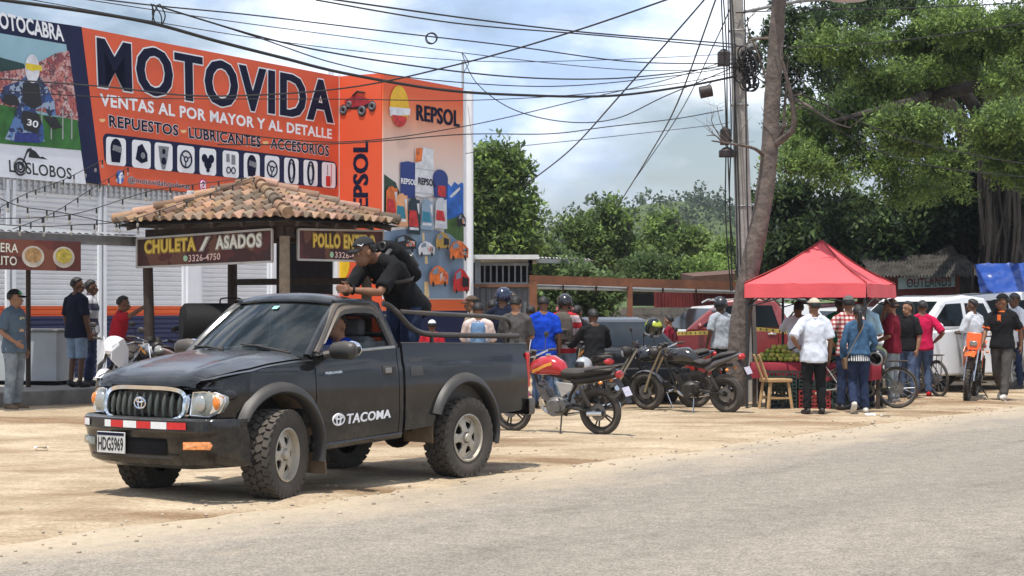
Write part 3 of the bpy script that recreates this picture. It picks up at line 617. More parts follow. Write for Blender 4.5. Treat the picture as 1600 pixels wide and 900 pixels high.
def cols(x0,x1,step=.05):
    xs=set(np.round(np.arange(x0,x1,step),3))|{x0,x1}
    for ax,az,ar in (ARF,ARR):
        for a in np.linspace(0,math.pi,27):
            x=ax+ar*math.cos(a)*.9999
            if x0<x<x1: xs.add(round(x,4))
    xs=sorted(xs); out=[xs[0]]
    for x in xs[1:]:
        if x-out[-1]>.004: out.append(x)
    return out
def sidepanel(name,x0,x1,ztop,rows=16,mat=paint,both=True,ret=True,parent=trk,inset=0):
    for sgn in ((1,-1) if both else (1,)):
        mb=MB(); G_=[]
        for x in cols(x0,x1):
            a=zlo(x); b=ztop(x); c=[]
            for k in range(rows+1):
                z=a+(b-a)*k/rows; c.append(V((x,sgn*(hw(x,z)-inset),z)))
            if ret: c=[V((x,sgn*(hw(x,a)-.07-inset),a+.004))]+c+[V((x,sgn*(hw(x,b)-.05-inset),b+.004))]
            G_.append(c)
        if ret: # close the ends a little way in
            e0=[V((p.x,p.y-sgn*.05,p.z)) for p in G_[0]]; e1=[V((p.x,p.y-sgn*.05,p.z)) for p in G_[-1]]; G_=[e0]+G_+[e1]
        mb.grid(G_); o=mb.build(name,mat,parent,ang=30)
        if sgn>0: last=o
    return last
fend=sidepanel('front_fender',-.515,.54,lambda x:hoodz(x,.80)+.0)
def belt(x): return lerp(x,[(-1.66,1.235),(-.5,1.185)])
door=sidepanel('door',-1.625,-.525,belt)
sidepanel('cab_corner',-1.685,-1.632,belt)
bed=sidepanel('bed_side',-3.68,-1.72,lambda x:lerp(x,[(-3.68,1.235),(-1.72,1.27)]))
# hood
mb=MB(); rows=[]
for x in np.linspace(-.42,.70,26):
    w_=lerp(x,[(-.42,.735),(.2,.72),(.53,.66),(.65,.60),(.70,.56)]); rows.append([V((x-.10*(y/.8)**2*(1 if x>.3 else 0)*((x-.3)/.40) ,y,hoodz(x,y)+.006)) for y in np.linspace(-w_,w_,33)])
rows.append([V((p.x+.004,p.y,p.z-.03)) for p in rows[-1]])
mb.grid(rows); mb.build('hood',paint,trk,ang=50)
mb=MB()   # strip between hood and fender, cowl
for sg in (1,-1):
    rows=[]
    for x in np.linspace(-.515,.645,27):
        w_=lerp(x,[(-.42,.733),(.2,.718),(.53,.655),(.65,.59)]); rows.append([V((x,sg*y,hoodz(x,y)-(.004 if k else .012))) for k,y in enumerate(np.linspace(w_,max(w_+.03,hw(x,hoodz(x,.8)) if x<.55 else lerp(x,[(.55,.69),(.65,.62)])),6))])
    mb.grid(rows)
mb.build('fender_top',paint,trk)
mb=MB(); mb.grid([[V((-.42,y,1.208-.03*(y/.74)**2)),V((-.50,y,1.19-.03*(y/.74)**2)),V((-.56,y,1.20-.03*(y/.74)**2))] for y in np.linspace(-.74,.74,15)]); mb.build('cowl',blkp,trk)
for sg in (1,-1): mb=MB(); mb.ball((.40,sg*.635,.885),(.125,.115,.075),16,10); mb.build('fender_nose',paint,trk)
# ---- cab greenhouse
def wsh(t,y):  # windscreen surface, t 0 bottom..1 top
    yb=.70;yt=.56; k=y
    x=-.36-.56*t-.13*(abs(k))**2*(1-.35*t); z=1.205+.435*t-.03*k*k+.02*math.sin(t*math.pi)
    return V((x,(yb+(yt-yb)*t)*k,z))
mb=MB(); mb.grid([[wsh(t,y) for y in np.linspace(-1,1,17)] for t in np.linspace(0,1,9)]); ws=mb.build('windscreen',tglass,trk)
mb=MB(); pl_=[wsh(.86,y) for y in (-.26,-.12)]; mb.add([wsh(.84,.02)+V((.012,0,.006)),wsh(.84,.13)+V((.012,0,.006)),wsh(.91,.13)+V((.012,0,.006)),wsh(.91,.02)+V((.012,0,.006))],[(0,1,2,3)]); mb.build('sticker',M('sticker_teal',(.30,.62,.52),.5,var=.3,scale=60),ws,smooth=False)
def roofz(x,y): return lerp(x,[(-1.60,1.635),(-1.5,1.69),(-1.3,1.725),(-1.1,1.73),(-1.0,1.712),(-.905,1.648)])-(.03+.045*sstep(-.915,-1.2,x))*(abs(y)/.6)**2.6
mb=MB(); rows=[]
for x in np.linspace(-1.6,-.915,18):
    w_=lerp(x,[(-1.6,.60),(-1.3,.622),(-.915,.60)]); rows.append([V((x-.11*(y/.6)**2*((x+1.6)/.74),y,roofz(x,y))) for y in np.linspace(-w_,w_,25)])
mb.grid(rows); o=mb.build('roof',paint,trk); sm=o.modifiers.new('solid','SOLIDIFY'); sm.thickness=.012; sm.offset=-1
# pillars, window frame of the door: a ring swept in the side plane
def gside(x,z,sg,inn=0): # greenhouse side plane
    t=(z-1.2)/.46; return V((x,sg*((.765-.155*t-.02*t*t)-inn),z))
ring=[(-.575,1.20),(-.66,1.28),(-.78,1.40),(-.90,1.52),(-.985,1.592),(-1.06,1.618),(-1.2,1.632),(-1.36,1.632),(-1.47,1.615),(-1.525,1.56),(-1.56,1.45),(-1.60,1.32),(-1.62,1.235)]
for sg in (1,-1):
    mb=MB(); pr=catmull([gside(x,z,sg,.012) for x,z in ring],5); mb.tube(pr,[(.034,.034)]*len(pr),8); mb.build('window_frame',M('window_trim',(.03,.031,.033),.35,var=.2,dust=.35),trk)
    mb=MB(); pr=catmull([wsh(t,sg*1.02)+V((-.03,0,.004)) for t in (-.02,.2,.4,.6,.8,1.0)]+[V((-1.03,sg*.585,1.642)),V((-1.3,sg*.597,1.643)),V((-1.5,sg*.59,1.63)),V((-1.58,sg*.60,1.56)),V((-1.63,sg*.66,1.38)),V((-1.66,sg*.735,1.235))],5)
    mb.tube(pr,[.048-.014*sstep(.3,.55,i/len(pr)) for i in range(len(pr))],10); mb.build('pillar',paint,trk)
    # quarter panel behind the door glass
    mb=MB(); mb.grid([[gside(x,z,sg,.004) for x in np.linspace(lerp(z,[(1.235,-1.60),(1.45,-1.54),(1.6,-1.47)]),lerp(z,[(1.235,-1.685),(1.45,-1.645),(1.6,-1.60)]),4)] for z in np.linspace(1.225,1.64,8)]); mb.build('rear_quarter',paint,trk)
    # weather shield over the window
    a=[gside(x,z,sg,-.022) for x,z in ring[0:10]]; cx,cz=-1.12,1.36
    mb=MB(); rows=[]
    for x,z in ring[1:10]:
        k=.86 if x>-.8 else .80; rows.append([gside(x,z,sg,-.008),gside(x+(cx-x)*.05,z+(cz-z)*.14,sg,-.035),gside(x+(cx-x)*.1,z+(cz-z)*.30,sg,-.022)])
    mb.grid(rows); mb.build('rain_guard',M('smoke_plastic',(.018,.018,.018),.3,var=.2,dust=.5),trk)
    # door glass, wound half down on the driver's side
    pts=[(-.60,1.20),(-.74,1.36),(-.90,1.52),(-1.05,1.60),(-1.36,1.62),(-1.50,1.58),(-1.60,1.24)]
    if sg>0: pts=[(-.60,1.20),(-.66,1.27),(-1.1,1.285),(-1.585,1.30),(-1.60,1.24)]
    mb=MB(); mb.poly([gside(x,z,sg,.02) for x,z in pts]); mb.build('door_glass',sglass,trk,smooth=False)
    mb=MB(); mb.tube([V((x,sg*(hw(x,belt(x))-.012),belt(x)+.008)) for x in np.linspace(-1.62,-.56,8)],.016,8); mb.build('belt_trim',M('belt_chrome',(.35,.35,.34),.3,.8,var=.2),trk)
# back wall of the cab and rear window, interior
mb=MB(); mb.grid([[V((-1.675+.07*max(0,(z-1.2)/.45),y*lerp(z,[(.6,.80),(1.2,.745),(1.64,.60)]),z)) for y in np.linspace(-1,1,9)] for z in (.6,1.0,1.22)]); mb.build('cab_back',paint,trk)
mb=MB(); mb.grid([[V((-1.675+.07*max(0,(z-1.2)/.45),y*lerp(z,[(1.2,.745),(1.64,.60)])*.96,z)) for y in (-1,0,1)] for z in (1.22,1.44,1.645)]); mb.build('rear_window',glass('rear_glass',(.01,.012,.012),.93),trk)
mb=MB(); mb.box((-1.05,0,.60),(1.2,1.5,.04)); mb.box((-.45,0,.9),(.06,1.5,.55)); mb.build('cab_floor',under,trk,smooth=False)
intm=M('interior_grey',(.10,.10,.105),.8,var=.2)
mb=MB(); mb.prism([(-.45,-.70,1.18),(-.62,-.70,1.16),(-.70,-.70,.95),(-.45,-.70,.9)],(0,1.40,0)); mb.ball((-.62,.36,1.16),(.13,.22,.07)); mb.build('dashboard',intm,trk,bevel=.02)
mb=MB(); mb.torus((-.83,.36,1.13),.18,.016,V((.85,0,.5)),24,7); mb.beam((-.83,.2,1.13),(-.83,.52,1.13),.03,.02); mb.build('steering_wheel',blkp,trk)
for y in (.36,-.36):
    mb=MB(); mb.box((-1.2,y,.80),(.48,.52,.16)); mb.box((-1.46,y,1.06),(.14,.48,.56),Matrix.Rotation(R(-12),3,'Y')); mb.box((-1.53,y,1.42),(.09,.24,.16)); mb.build('seat',intm,trk,bevel=.04)
# ---- front end
def fx(y,z): return .715-.19*(abs(y)/.8)**2.4-.05*max(0,(z-.80)/.2)
def fpatch(name,pts,mat,h=.0,thick=.03,parent=trk,bevel=.006):
    mb=MB(); mb.prism([V((fx(y,z)+h-thick,y,z)) for y,z in pts],(thick,0,0)); return mb.build(name,mat,parent,smooth=True,bevel=bevel)
mb=MB(); mb.grid([[V((fx(y,z)-.05,y,z)) for y in np.linspace(-.70,.70,21)] for z in np.linspace(.64,1.0,7)]); mb.build('nose_panel',blkp,trk)
mb=MB(); mb.grid([[V((fx(y,z)-(.0 if z<.985 else .01),y,z)) for y in np.linspace(-.73,.73,25)] for z in (.935,.955,.99)]); mb.build('nose_strip',paint,trk)
# grille: chrome surround, dark mesh, upright bars, round emblem
def gring(a,b,zc,off):
    out=[]
    for i in range(48):
        t=2*math.pi*i/48; c,s_=math.cos(t),math.sin(t); y=a*math.copysign(abs(c)**.45,c); z=zc+b*math.copysign(abs(s_)**.5,s_); out.append(V((fx(y,z)+off,y,z)))
    return out
mb=MB(); p0=gring(.49,.150,.815,-.02); p1=gring(.475,.142,.815,.03); p2=gring(.445,.118,.807,.022); p3=gring(.432,.11,.807,-.03); mb.grid([p0,p1,p2,p3],close=True); gr=mb.build('grille',chrome,trk,ang=25)
mb=MB(); mb.poly([p-V((.012,0,0)) for p in p3]); mb.build('grille_mesh',dark,gr,smooth=False)
gb=M('grille_bar',(.03,.045,.043),.4,var=.2,dust=.3)
for i in range(11):
    y=-.39+.078*i
    mb=MB(); hh=.095 if abs(y)<.36 else .08; mb.tube([V((fx(y,z)-.012,y,z)) for z in np.linspace(.805-hh,.805+hh,4)],[.010,.020,.020,.010],8); mb.build('grille_bar',gb,gr)
mb=MB(); ec=V((fx(0,.815)+.022,0,.815))
def ell(a,b,dz=0): return [ec+V((.0,a*math.cos(t),dz+b*math.sin(t))) for t in np.linspace(0,2*math.pi,26)]
for a,b,dz in ((.065,.045,0),(.022,.042,0),(.046,.016,.022)): mb.tube(ell(a,b,dz),.008,6,False)
mb.build('emblem',chrome,gr)
# headlights
lens=M('headlight_lens',(.22,.235,.21),.10,var=.25,scale=9,coat=.5); amber=M('amber_lens',(.75,.22,.03),.2,var=.25,scale=25,coat=.5)
refl=M('reflector',(.45,.46,.44),.2,.6,var=.15,scale=20)
for sg in (1,-1):
    def hp(y,z,h=0): return V((fx(y,z)+h,sg*y,z))
    ou=[(.505,.725),(.51,.91),(.60,.918),(.70,.905),(.765,.875),(.775,.83),(.74,.755),(.66,.715)]
    mb=MB(); c=(.63,.82); rows=[[hp(c[0]+(y-c[0])*k,c[1]+(z-c[1])*k,h) for y,z in ou] for k,h in ((1.0,-.04),(1.0,-.005),(.93,.012),(.6,.02),(.05,.022))]; mb.grid(rows,close=True); hl=mb.build('headlight',lens,trk,ang=40)
    mb=MB(); oi=[(.67,.73),(.675,.90),(.73,.885),(.762,.865),(.768,.825),(.735,.765)]; c=(.715,.82); mb.grid([[hp(c[0]+(y-c[0])*k,c[1]+(z-c[1])*k,h) for y,z in oi] for k,h in ((.98,.0),(.92,.019),(.05,.027))],close=True); mb.build('turn_signal',M('clear_lens',(.55,.50,.42),.15,coat=.4),hl,ang=40)
    mb=MB(); mb.ball(hp(.715,.825,.016),(.02,.04,.055),12,8); mb.build('amber_bulb',amber,hl)
    mb=MB(); mb.ball(hp(.585,.815,.014),(.016,.065,.075),16,8); mb.build('reflector',refl,hl)
    mb=MB(); q=[hp(y,z,.006) for y,z in ou]; mb.tube(q+[q[0]],.009,6,False); mb.build('lamp_trim',chrome,hl)
# bumper
def bx_(y): return .80-.11*(abs(y)/.86)**2-.19*(abs(y)/.86)**9
BP=[(.70,-.10),(.70,-.02),(.685,0),(.60,.004),(.585,-.012),(.545,-.022),(.42,-.035),(.32,-.07),(.285,-.15)]
mb=MB(); rows=[]
ysb=list(np.linspace(-.86,.86,41)); 
for y in ysb: rows.append([V((bx_(y)+dx,y,z-(.0 if abs(y)<.6 else 0)+ (.03*(abs(y)-.5)/.36 if abs(y)>.5 and z<.5 else 0))) for z,dx in BP])
for sg,idx in ((1,-1),(-1,0)):
    e=[[V((p.x-t*.36,sg*(.86+.015*t),p.z+(.0 if k<4 else .06*t))) for k,p in enumerate(rows[idx])] for t in (.15,.35)]
    rows=rows+e if idx==-1 else e[::-1]+rows
mb.grid(rows); bmp=mb.build('front_bumper',paint,trk,ang=40)
mb=MB(); mb.grid([[V((bx_(y)-.02,y,z)) for y in np.linspace(-.42,.34,12)] for z in (.40,.535)]); mb.build('lower_intake',dark,bmp)
mb=MB(); rows=[[V((bx_(y)+.001,y,z)) for y in np.linspace(-.55,.42,16)] for z in (.375,.395)]; mb.grid(rows); mb.build('intake_lip',blkp,bmp)
tr=M('tape_red',(.55,.02,.02),.4,var=.15,scale=20); tw=M('tape_white',(.72,.74,.74),.4,var=.1,scale=20)
for i,(a,b,c) in enumerate([(-.80,-.70,tr),(-.70,-.585,tw),(-.36,-.275,tw),(-.275,-.12,tr),(-.12,.04,tw),(.04,.20,tr),(.20,.37,tw),(.37,.56,tr)]):
    mb=MB(); mb.grid([[V((bx_(y)+.012,y,z)) for y in np.linspace(a+.002,b-.002,6)] for z in (.615,.672)]); mb.build('reflective_tape',c,bmp,smooth=False)
for sg in (1,-1):
    mb=MB(); c=(.63,.485); rows=[[V((bx_(sg*(c[0]+dy*k))+h-.03+.012,sg*(c[0]+dy*k),c[1]+dz*k)) for dy,dz in ((-.11,-.032),(-.11,.03),(.10,.036),(.115,.005),(.10,-.03))] for k,h in ((1,0),(1,.016),(.85,.026),(.05,.028))]; mb.grid(rows,close=True); fl=mb.build('fog_light',M('fog_amber',(.80,.30,.10),.2,var=.35,scale=30,coat=.5) if sg>0 else lens,bmp,ang=40)
    fl['label']='amber front lamp' if sg>0 else 'clear front lamp'
mb=MB(); pc=V((bx_(-.26)+.02,-.26,.485)); mb.box(pc,(.012,.335,.175)); pt=mb.build('number_plate',M('plate_metal',(.62,.63,.62),.4,.2,var=.1,scale=10),bmp,bevel=.004)
PP=Plane(pc+V((.008,0,0)),V((0,1,0)))
mb=MB(); put_text(mb,PP,'HDG5969',[(-.15,.045),(.15,.045),(.15,-.068),(-.15,-.068)],.001,.02); mb.build('plate_number',blk,pt,smooth=False)
mb=MB(); mb.grid([[PP.at(u_,v_,.0008) for u_ in (-.16,.16)] for v_ in (.058,.082)]); mb.build('plate_band',nvy,pt,smooth=False)
# ---- wheel arch flares with mud behind
for (ax,az,ar),nm in ((ARF,0),(ARR,1)):
    for sg in (1,-1):
        rows=[]
        a0,a1=((31,196) if nm==0 else (22,196))
        for a in np.linspace(R(a0),R(a1),37):
            c,s_=math.cos(a),math.sin(a); wd=.045+.035*math.sin(max(0,min(1,(math.degrees(a)-a0)/(a1-a0)))*math.pi)
            ext=.075; row=[]
            for r_,yo in ((ar-.01,-.05),(ar-.008,.05),(ar+.012,.072),(ar+wd*.55,.066),(ar+wd,.03),(ar+wd+.018,-.012)):
                x=ax+r_*c; z=az+r_*s_; row.append(V((x,sg*(max(.775,hw(x,max(z,.7)))+yo),z)))
            rows.append(row)
        mb=MB(); mb.grid(rows); mb.build('wheel_flare',flare,trk,ang=50)
        mb=MB(); rows=[[V((ax+(ar+.0)*math.cos(a),sg*y,az+(ar+.0)*math.sin(a))) for y in np.linspace(.45,.80,3)] for a in np.linspace(R(-10),R(190),24)]; mb.grid(rows); mb.build('wheel_well',mud,trk)
        if nm==0: mb=MB(); mb.box((ax-.49,sg*.74,.34),(.02,.26,.32),Matrix.Rotation(R(6),3,'Y')); mb.build('mud_flap',M('muddy_flap',(.14,.10,.065),.9,var=.3),trk,bevel=.006)
# ---- wheels
def make_wheel(par,loc,steer=0,sg=1):
    w_=empty('wheel',loc); w_.parent=par; w_.rotation_euler=(0,0,steer+(0 if sg>0 else math.pi))
    Rr=.376; W=.122
    mb=MB(); mb.lathe([(.215,-.10),(.23,-W*.9),(.30,-W-.012),(.35,-W-.004),(Rr-.03,-W*.92),(Rr-.018,-W*.8),(Rr-.016,0),(Rr-.018,W*.8),(Rr-.03,W*.92),(.35,W+.004),(.30,W+.012),(.23,W*.9),(.215,.10)],n=56)
    q=random.Random(5)
    for i in range(30):
        a=2*math.pi*i/30
        for k,(y,l_,tw_) in enumerate(((-.095,.056,.2),(-.034,.055,-.5),(.034,.055,.5),(.095,.056,-.2))):
            aa=a+(.5 if k%2 else 0)*2*math.pi/30; c=V((Rr*math.cos(aa),y,Rr*math.sin(aa)))
            rot=Matrix.Rotation(-aa,3,'Y')@Matrix.Rotation(tw_,3,'X'); mb.box(c-V((math.cos(aa),0,math.sin(aa)))*.012,(.028,.058,l_),rot)
        for s2 in (-1,1):
            c=V(((Rr-.03)*math.cos(a),s2*(W-.002),(Rr-.03)*math.sin(a))); mb.box(c,(.05,.022,.034),Matrix.Rotation(-a,3,'Y'))
    mb.build('tyre',rubber,w_,ang=30)
    rimm=M('rim_grey',(.42,.39,.33),.42,.35,var=.25,scale=7,dust=.4)
    mb=MB(); mb.lathe([(.222,.10),(.226,.118),(.212,.121),(.202,.095),(.196,.062),(.150,.070)],n=50)
    # five spoke disc with triangular windows: polar grid with windows left open
    nA=60; rr=[.05,.085,.105,.125,.145,.16,.175,.20]; yo=[.085,.083,.081,.078,.074,.071,.068,.062]
    vs=[];fs=[]
    for r_,y in zip(rr,yo):
        for j in range(nA): a=2*math.pi*j/nA; vs.append((r_*math.cos(a),y,r_*math.sin(a)))
    for i in range(len(rr)-1):
        for j in range(nA):
            k=j%12; hole=(1<=i<=5) and (6-[0,2,2.6,3.2,3.4,3][i]<=k+.5<=6+[0,2,2.6,3.2,3.4,3][i])
            if not hole: j2=(j+1)%nA; fs.append((i*nA+j,i*nA+j2,(i+1)*nA+j2,(i+1)*nA+j))
    m2=MB(); m2.add(vs,fs)
    o=mb.build('rim',rimm,w_); o2=m2.build('spoke_disc',rimm,w_); s_=o2.modifiers.new('solid','SOLIDIFY'); s_.thickness=.022; s_.offset=0; bev(o2,.004,2)
    mb=MB(); mb.lathe([(.0,.125),(.035,.123),(.043,.112),(.046,.08)],n=18)
    for j in range(6): a=2*math.pi*j/6; mb.cyl((.065*math.cos(a),.08,.065*math.sin(a)),(.065*math.cos(a),.10,.065*math.sin(a)),.010,6)
    mb.build('hub',rimm,w_)
    mb=MB(); mb.lathe([(0,.02),(.19,.02),(.19,.0)],n=30); mb.lathe([(0,.035),(.13,.035),(.13,.02)],n=24); mb.build('brake_disc',under,w_)
    return w_
ST=R(16)
make_wheel(trk,(-.085,.74,.374),ST,1); make_wheel(trk,(-.085,-.74,.374),ST,-1); make_wheel(trk,(RX,.74,.374),0,1); make_wheel(trk,(RX,-.74,.374),0,-1)
# ---- underbody
mb=MB(); mb.box((-1.6,.42,.52),(3.9,.10,.14)); mb.box((-1.6,-.42,.52),(3.9,.10,.14)); mb.box((.05,0,.52),(.9,1.0,.22)); mb.box((-1.0,0,.46),(.7,.3,.22)); mb.cyl((RX,-.66,.39),(RX,.66,.39),.05,10); mb.ball((RX,0,.39),.15); mb.cyl((0,-.6,.38),(0,.6,.38),.045,10); mb.cyl((-1.2,.1,.42),(RX,0,.40),.04,8); mb.box((-1.85,.3,.55),(.9,.5,.2)); mb.box((.35,0,.40),(.4,.7,.06)); mb.build('chassis',under,trk,smooth=False)
mb=MB(); mb.box((0,0,.80),(1.0,1.0,.5)); mb.build('engine_bay',under,trk,smooth=False)
# rocker below the doors
for sg in (1,-1): 
    mb=MB(); mb.tube([V((x,sg*.745,sill(x)-.025)) for x in np.linspace(-1.7,-.5,5)],.045,8); mb.build('rocker',paint,trk)
# ---- bed
mb=MB(); mb.box((-2.70,0,.70),(1.94,1.50,.04)); mb.box((-1.73,0,.95),(.035,1.46,.56)); mb.build('bed_floor',M('bed_metal',(.03,.03,.032),.6,var=.4,scale=3,dust=.6),trk,smooth=False)
for sg in (1,-1):
    mb=MB(); mb.box((-2.70,sg*.70,.95),(1.94,.03,.52)); mb.box((-2.63,sg*.66,.80),(.85,.16,.22)); mb.build('bed_liner',M('bed_metal',(.03,.03,.03)),trk,smooth=False,bevel=.02)
    mb=MB(); rows=[[V((x,sg*(.735+.025*math.cos(t)),lerp(x,[(-3.6,1.238),(-1.72,1.273)])+.012*math.sin(t))) for t in np.linspace(0,math.pi,6)] for x in np.linspace(-3.68,-1.72,12)]; mb.grid(rows); mb.build('bed_rail',flare,trk)
mb=MB(); mb.box((-3.68,0,.95),(.04,1.46,.56)); tg=mb.build('tailgate',paint,trk,bevel=.01)
for sg in (1,-1):
    mb=MB(); mb.box((-3.695,sg*.755,.98),(.05,.05,.34)); mb.build('tail_light',M('tail_red',(.5,.02,.015),.2,var=.2,coat=.5),trk,bevel=.012)
mb=MB(); rows=[]
for y in np.linspace(-.80,.80,21):
    x=-3.83+.06*(abs(y)/.8)**3; rows.append([V((x+.12,y,.70)),V((x+.01,y,.70)),V((x,y,.68)),V((x,y,.56)),V((x+.02,y,.54)),V((x+.1,y,.54))])
for idx,sg in ((0,-1),(-1,1)):
    e=[[V((p.x+.13,sg*.825,p.z)) for p in rows[idx]]]; rows=e+rows if idx==0 else rows+e
mb.grid(rows); mb.build('rear_bumper',M('bumper_dark',(.10,.10,.10),.35,.6,var=.3,dust=.4),trk,ang=40)
# ---- rails over the bed: two tubes each side that sweep up to the roof, joined at the back
tube_m=M('black_tube',(.012,.012,.013),.3,var=.2,dust=.3)
for sg in (1,-1):
    mb=MB(); top=catmull([(-3.42,sg*.72,1.27),(-3.49,sg*.71,1.36),(-3.45,sg*.70,1.47),(-3.2,sg*.70,1.505),(-2.4,sg*.70,1.535),(-1.78,sg*.70,1.56)],6); mb.tube(top,.021,10)
    low=catmull([(-3.57,sg*.735,1.315),(-2.6,sg*.735,1.335),(-2.10,sg*.735,1.355),(-1.9,sg*.72,1.42),(-1.78,sg*.69,1.53),(-1.70,sg*.64,1.61),(-1.64,sg*.61,1.635)],7); mb.tube(low,.027,10)
    for x in (-3.35,-2.2): mb.cyl((x,sg*.735,1.25),(x,sg*.735,1.33),.02,8)
    mb.build('bed_rack',tube_m,trk)
# ---- small parts
for sg in (1,-1):
    mb=MB(); mb.tube(catmull([V((-.66,sg*.77,1.19)),V((-.70,sg*.83,1.205)),V((-.73,sg*.88,1.225))],3),.035,8); mb.tube([V((-.735+.03*abs(t),sg*(.945+.135*t),1.235-.012*abs(t))) for t in (-1,-.93,-.75,0,.7,.9,1)],[(.02,.03),(.05,.055),(.068,.072),(.072,.08),(.062,.074),(.04,.055),(.015,.03)],14,x0=V((1,0,0))); mi=mb.build('side_mirror',M('mirror_grey',(.02,.021,.022),.4,var=.15,dust=.3),trk)
    mb=MB(); mb.ball((-.81,sg*.955,1.24),(.02,.115,.072),14,8); mb.build('mirror_glass',M('mirror_silver',(.7,.72,.75),.05,1),mi)
    mb=MB(); mb.box((-1.50,sg*(hw(-1.5,1.05)+.002),1.035),(.165,.02,.085)); hd=mb.build('door_handle',blkp,trk,bevel=.012)
    mb=MB(); mb.box((-1.47,sg*(hw(-1.5,1.05)+.016),1.038),(.085,.012,.05)); mb.build('handle_lever',M('handle_grey',(.28,.28,.28),.3,.7),hd,bevel=.006)
mb=MB(); mb.grid([[V((x,hw(x,z)+.003,z)) for x in np.linspace(-1.98,-1.80,5)] for z in np.linspace(.98,1.13,5)]); mb.build('fuel_flap',M('black_paint2',(.02,.02,.021),.3,dust=.3),trk)
for y0,y1 in ((-.56,-.12),(.14,.62)):
    mb=MB(); a=wsh(.015,y1/.7*.95)+V((.03,0,.02)); b=wsh(.10,y0/.7*.95+.1)+V((.015,0,.02)); mb.tube([a,b],.009,6); mb.tube([wsh(.13,(y0-.12)/.7)+V((.012,0,.012)),wsh(.06,(y0+.40)/.7)+V((.014,0,.012))],.008,6); mb.build('wiper',blkp,trk)
DP=Plane((-1.0,hw(-1.0,.62)+.001,.60),V((-1,0,0)))
class Skin:
    def at(s,u_,v_,h=0): x=-.55-u_; return V((x,hw(x,v_)+h+.002,v_))
DS=Skin()
mb=MB(); put_text(mb,DS,'TACOMA',[(.36,.675),(.96,.69),(.955,.615),(.35,.585)],.001,.015,1.05,bold=.03); mb.build('door_lettering',wtx,door,smooth=False)
mb=MB()
def ed(cu,cv,a,b): return [DS.at(cu+a*math.cos(t),cv+b*math.sin(t),.003) for t in np.linspace(0,2*math.pi,22)]
for a,b,dv in ((.075,.048,0),(.026,.046,0),(.052,.018,.022)): mb.tube(ed(.25,.632,a,b)if dv==0 else ed(.25,.632+dv,a,b),.0075,6,False)
mb.build('door_emblem',wtx,door)
mb=MB(); put_text(mb,DS,'PRERUNNER',[(.09,1.045),(.31,1.052),(.31,1.032),(.09,1.023)],.004,.02,1.0); mb.build('door_badge',chrome,door,smooth=False)
# ================= people
SKIN=[M('skin_a',(.30,.155,.09),.55,var=.12,scale=12,spec=.35),M('skin_b',(.20,.098,.055),.55,var=.12,scale=12,spec=.35),M('skin_c',(.11,.052,.03),.55,var=.12,scale=12,spec=.35)]
hairm=M('black_hair',(.010,.008,.007),.55,var=.4,scale=40,bump=.5,bscale=60); eyem=M('eye_white',(.42,.38,.34),.3); irism=M('iris',(.015,.008,.005),.2); lipm=M('lips',(.22,.08,.06),.5)
def cloth(name,c,var=.14): return M('cloth_'+name,c,.92,var=var,scale=7,bump=.35,bscale=22,spec=.15)
def pattern(name,ca,cb,fy,fz,mode='plaid',cc=None):
    if name in _mats: return _mats[name]
    m=bpy.data.materials.new(name); m.use_nodes=True; t=m.node_tree; N=t.nodes; l=t.links.new; b=N['Principled BSDF']; b.inputs['Roughness'].default_value=.9; b.inputs['Specular IOR Level'].default_value=.15
    tcn=N.new('ShaderNodeTexCoord'); s_=N.new('ShaderNodeSeparateXYZ'); l(tcn.outputs['Object'],s_.inputs[0])
    def band(sock,f,lo):
        a=N.new('ShaderNodeMath'); a.operation='MULTIPLY'; a.inputs[1].default_value=f; l(sock,a.inputs[0]); q=N.new('ShaderNodeMath'); q.operation='SINE'; l(a.outputs[0],q.inputs[0]); g=N.new('ShaderNodeMath'); g.operation='GREATER_THAN'; g.inputs[1].default_value=lo; l(q.outputs[0],g.inputs[0]); return g.outputs[0]
    f=band(s_.outputs['Z' if mode!='vert' else 'Y'],fz if mode!='vert' else fy,.1)
    x=N.new('ShaderNodeMixRGB'); x.inputs[1].default_value=(*ca,1); x.inputs[2].default_value=(*cb,1); l(f,x.inputs[0]); out=x.outputs[0]
    if mode=='plaid':
        y=N.new('ShaderNodeMixRGB'); y.blend_type='MULTIPLY'; y.inputs[2].default_value=(*(cc or cb),1); l(band(s_.outputs['Y'],fy,.1),y.inputs[0]); l(out,y.inputs[1]); out=y.outputs[0]
    l(out,b.inputs['Base Color']); _mats[name]=m; return m
def remesh(mb,vox,smooth=4,fac=.5,wr=0,seed=0,wf=9):
    me=mb.mesh('tmp',hairm,False); o=bpy.data.objects.new('tmp',me); COL.objects.link(o)
    r=o.modifiers.new('r','REMESH'); r.mode='VOXEL'; r.voxel_size=vox; r.use_smooth_shade=True
    if smooth: s_=o.modifiers.new('s','SMOOTH'); s_.factor=fac; s_.iterations=smooth
    out=eval_mesh(o); bpy.data.objects.remove(o); bpy.data.meshes.remove(me)
    if wr:
        n=len(out.vertices); co=np.empty(n*3,np.float32); no=np.empty(n*3,np.float32); out.vertices.foreach_get('co',co); out.vertices.foreach_get('normal',no); co=co.reshape(-1,3); no=no.reshape(-1,3)
        d=np.array([noise.noise(V((c[0]*wf+seed,c[1]*wf,c[2]*wf*.75+c[0]*wf*.5))) for c in co],np.float32)
        d=1-2*np.abs(d); co=co+no*(d*wr)[:,None]; out.vertices.foreach_set('co',co.ravel())
    out.shade_smooth(); out.update(); return out
def link_mesh(name,me,mat,parent):
    me.materials.clear(); me.materials.append(mat); me.name=name; o=bpy.data.objects.new(name,me); COL.objects.link(o); o.parent=parent; return o
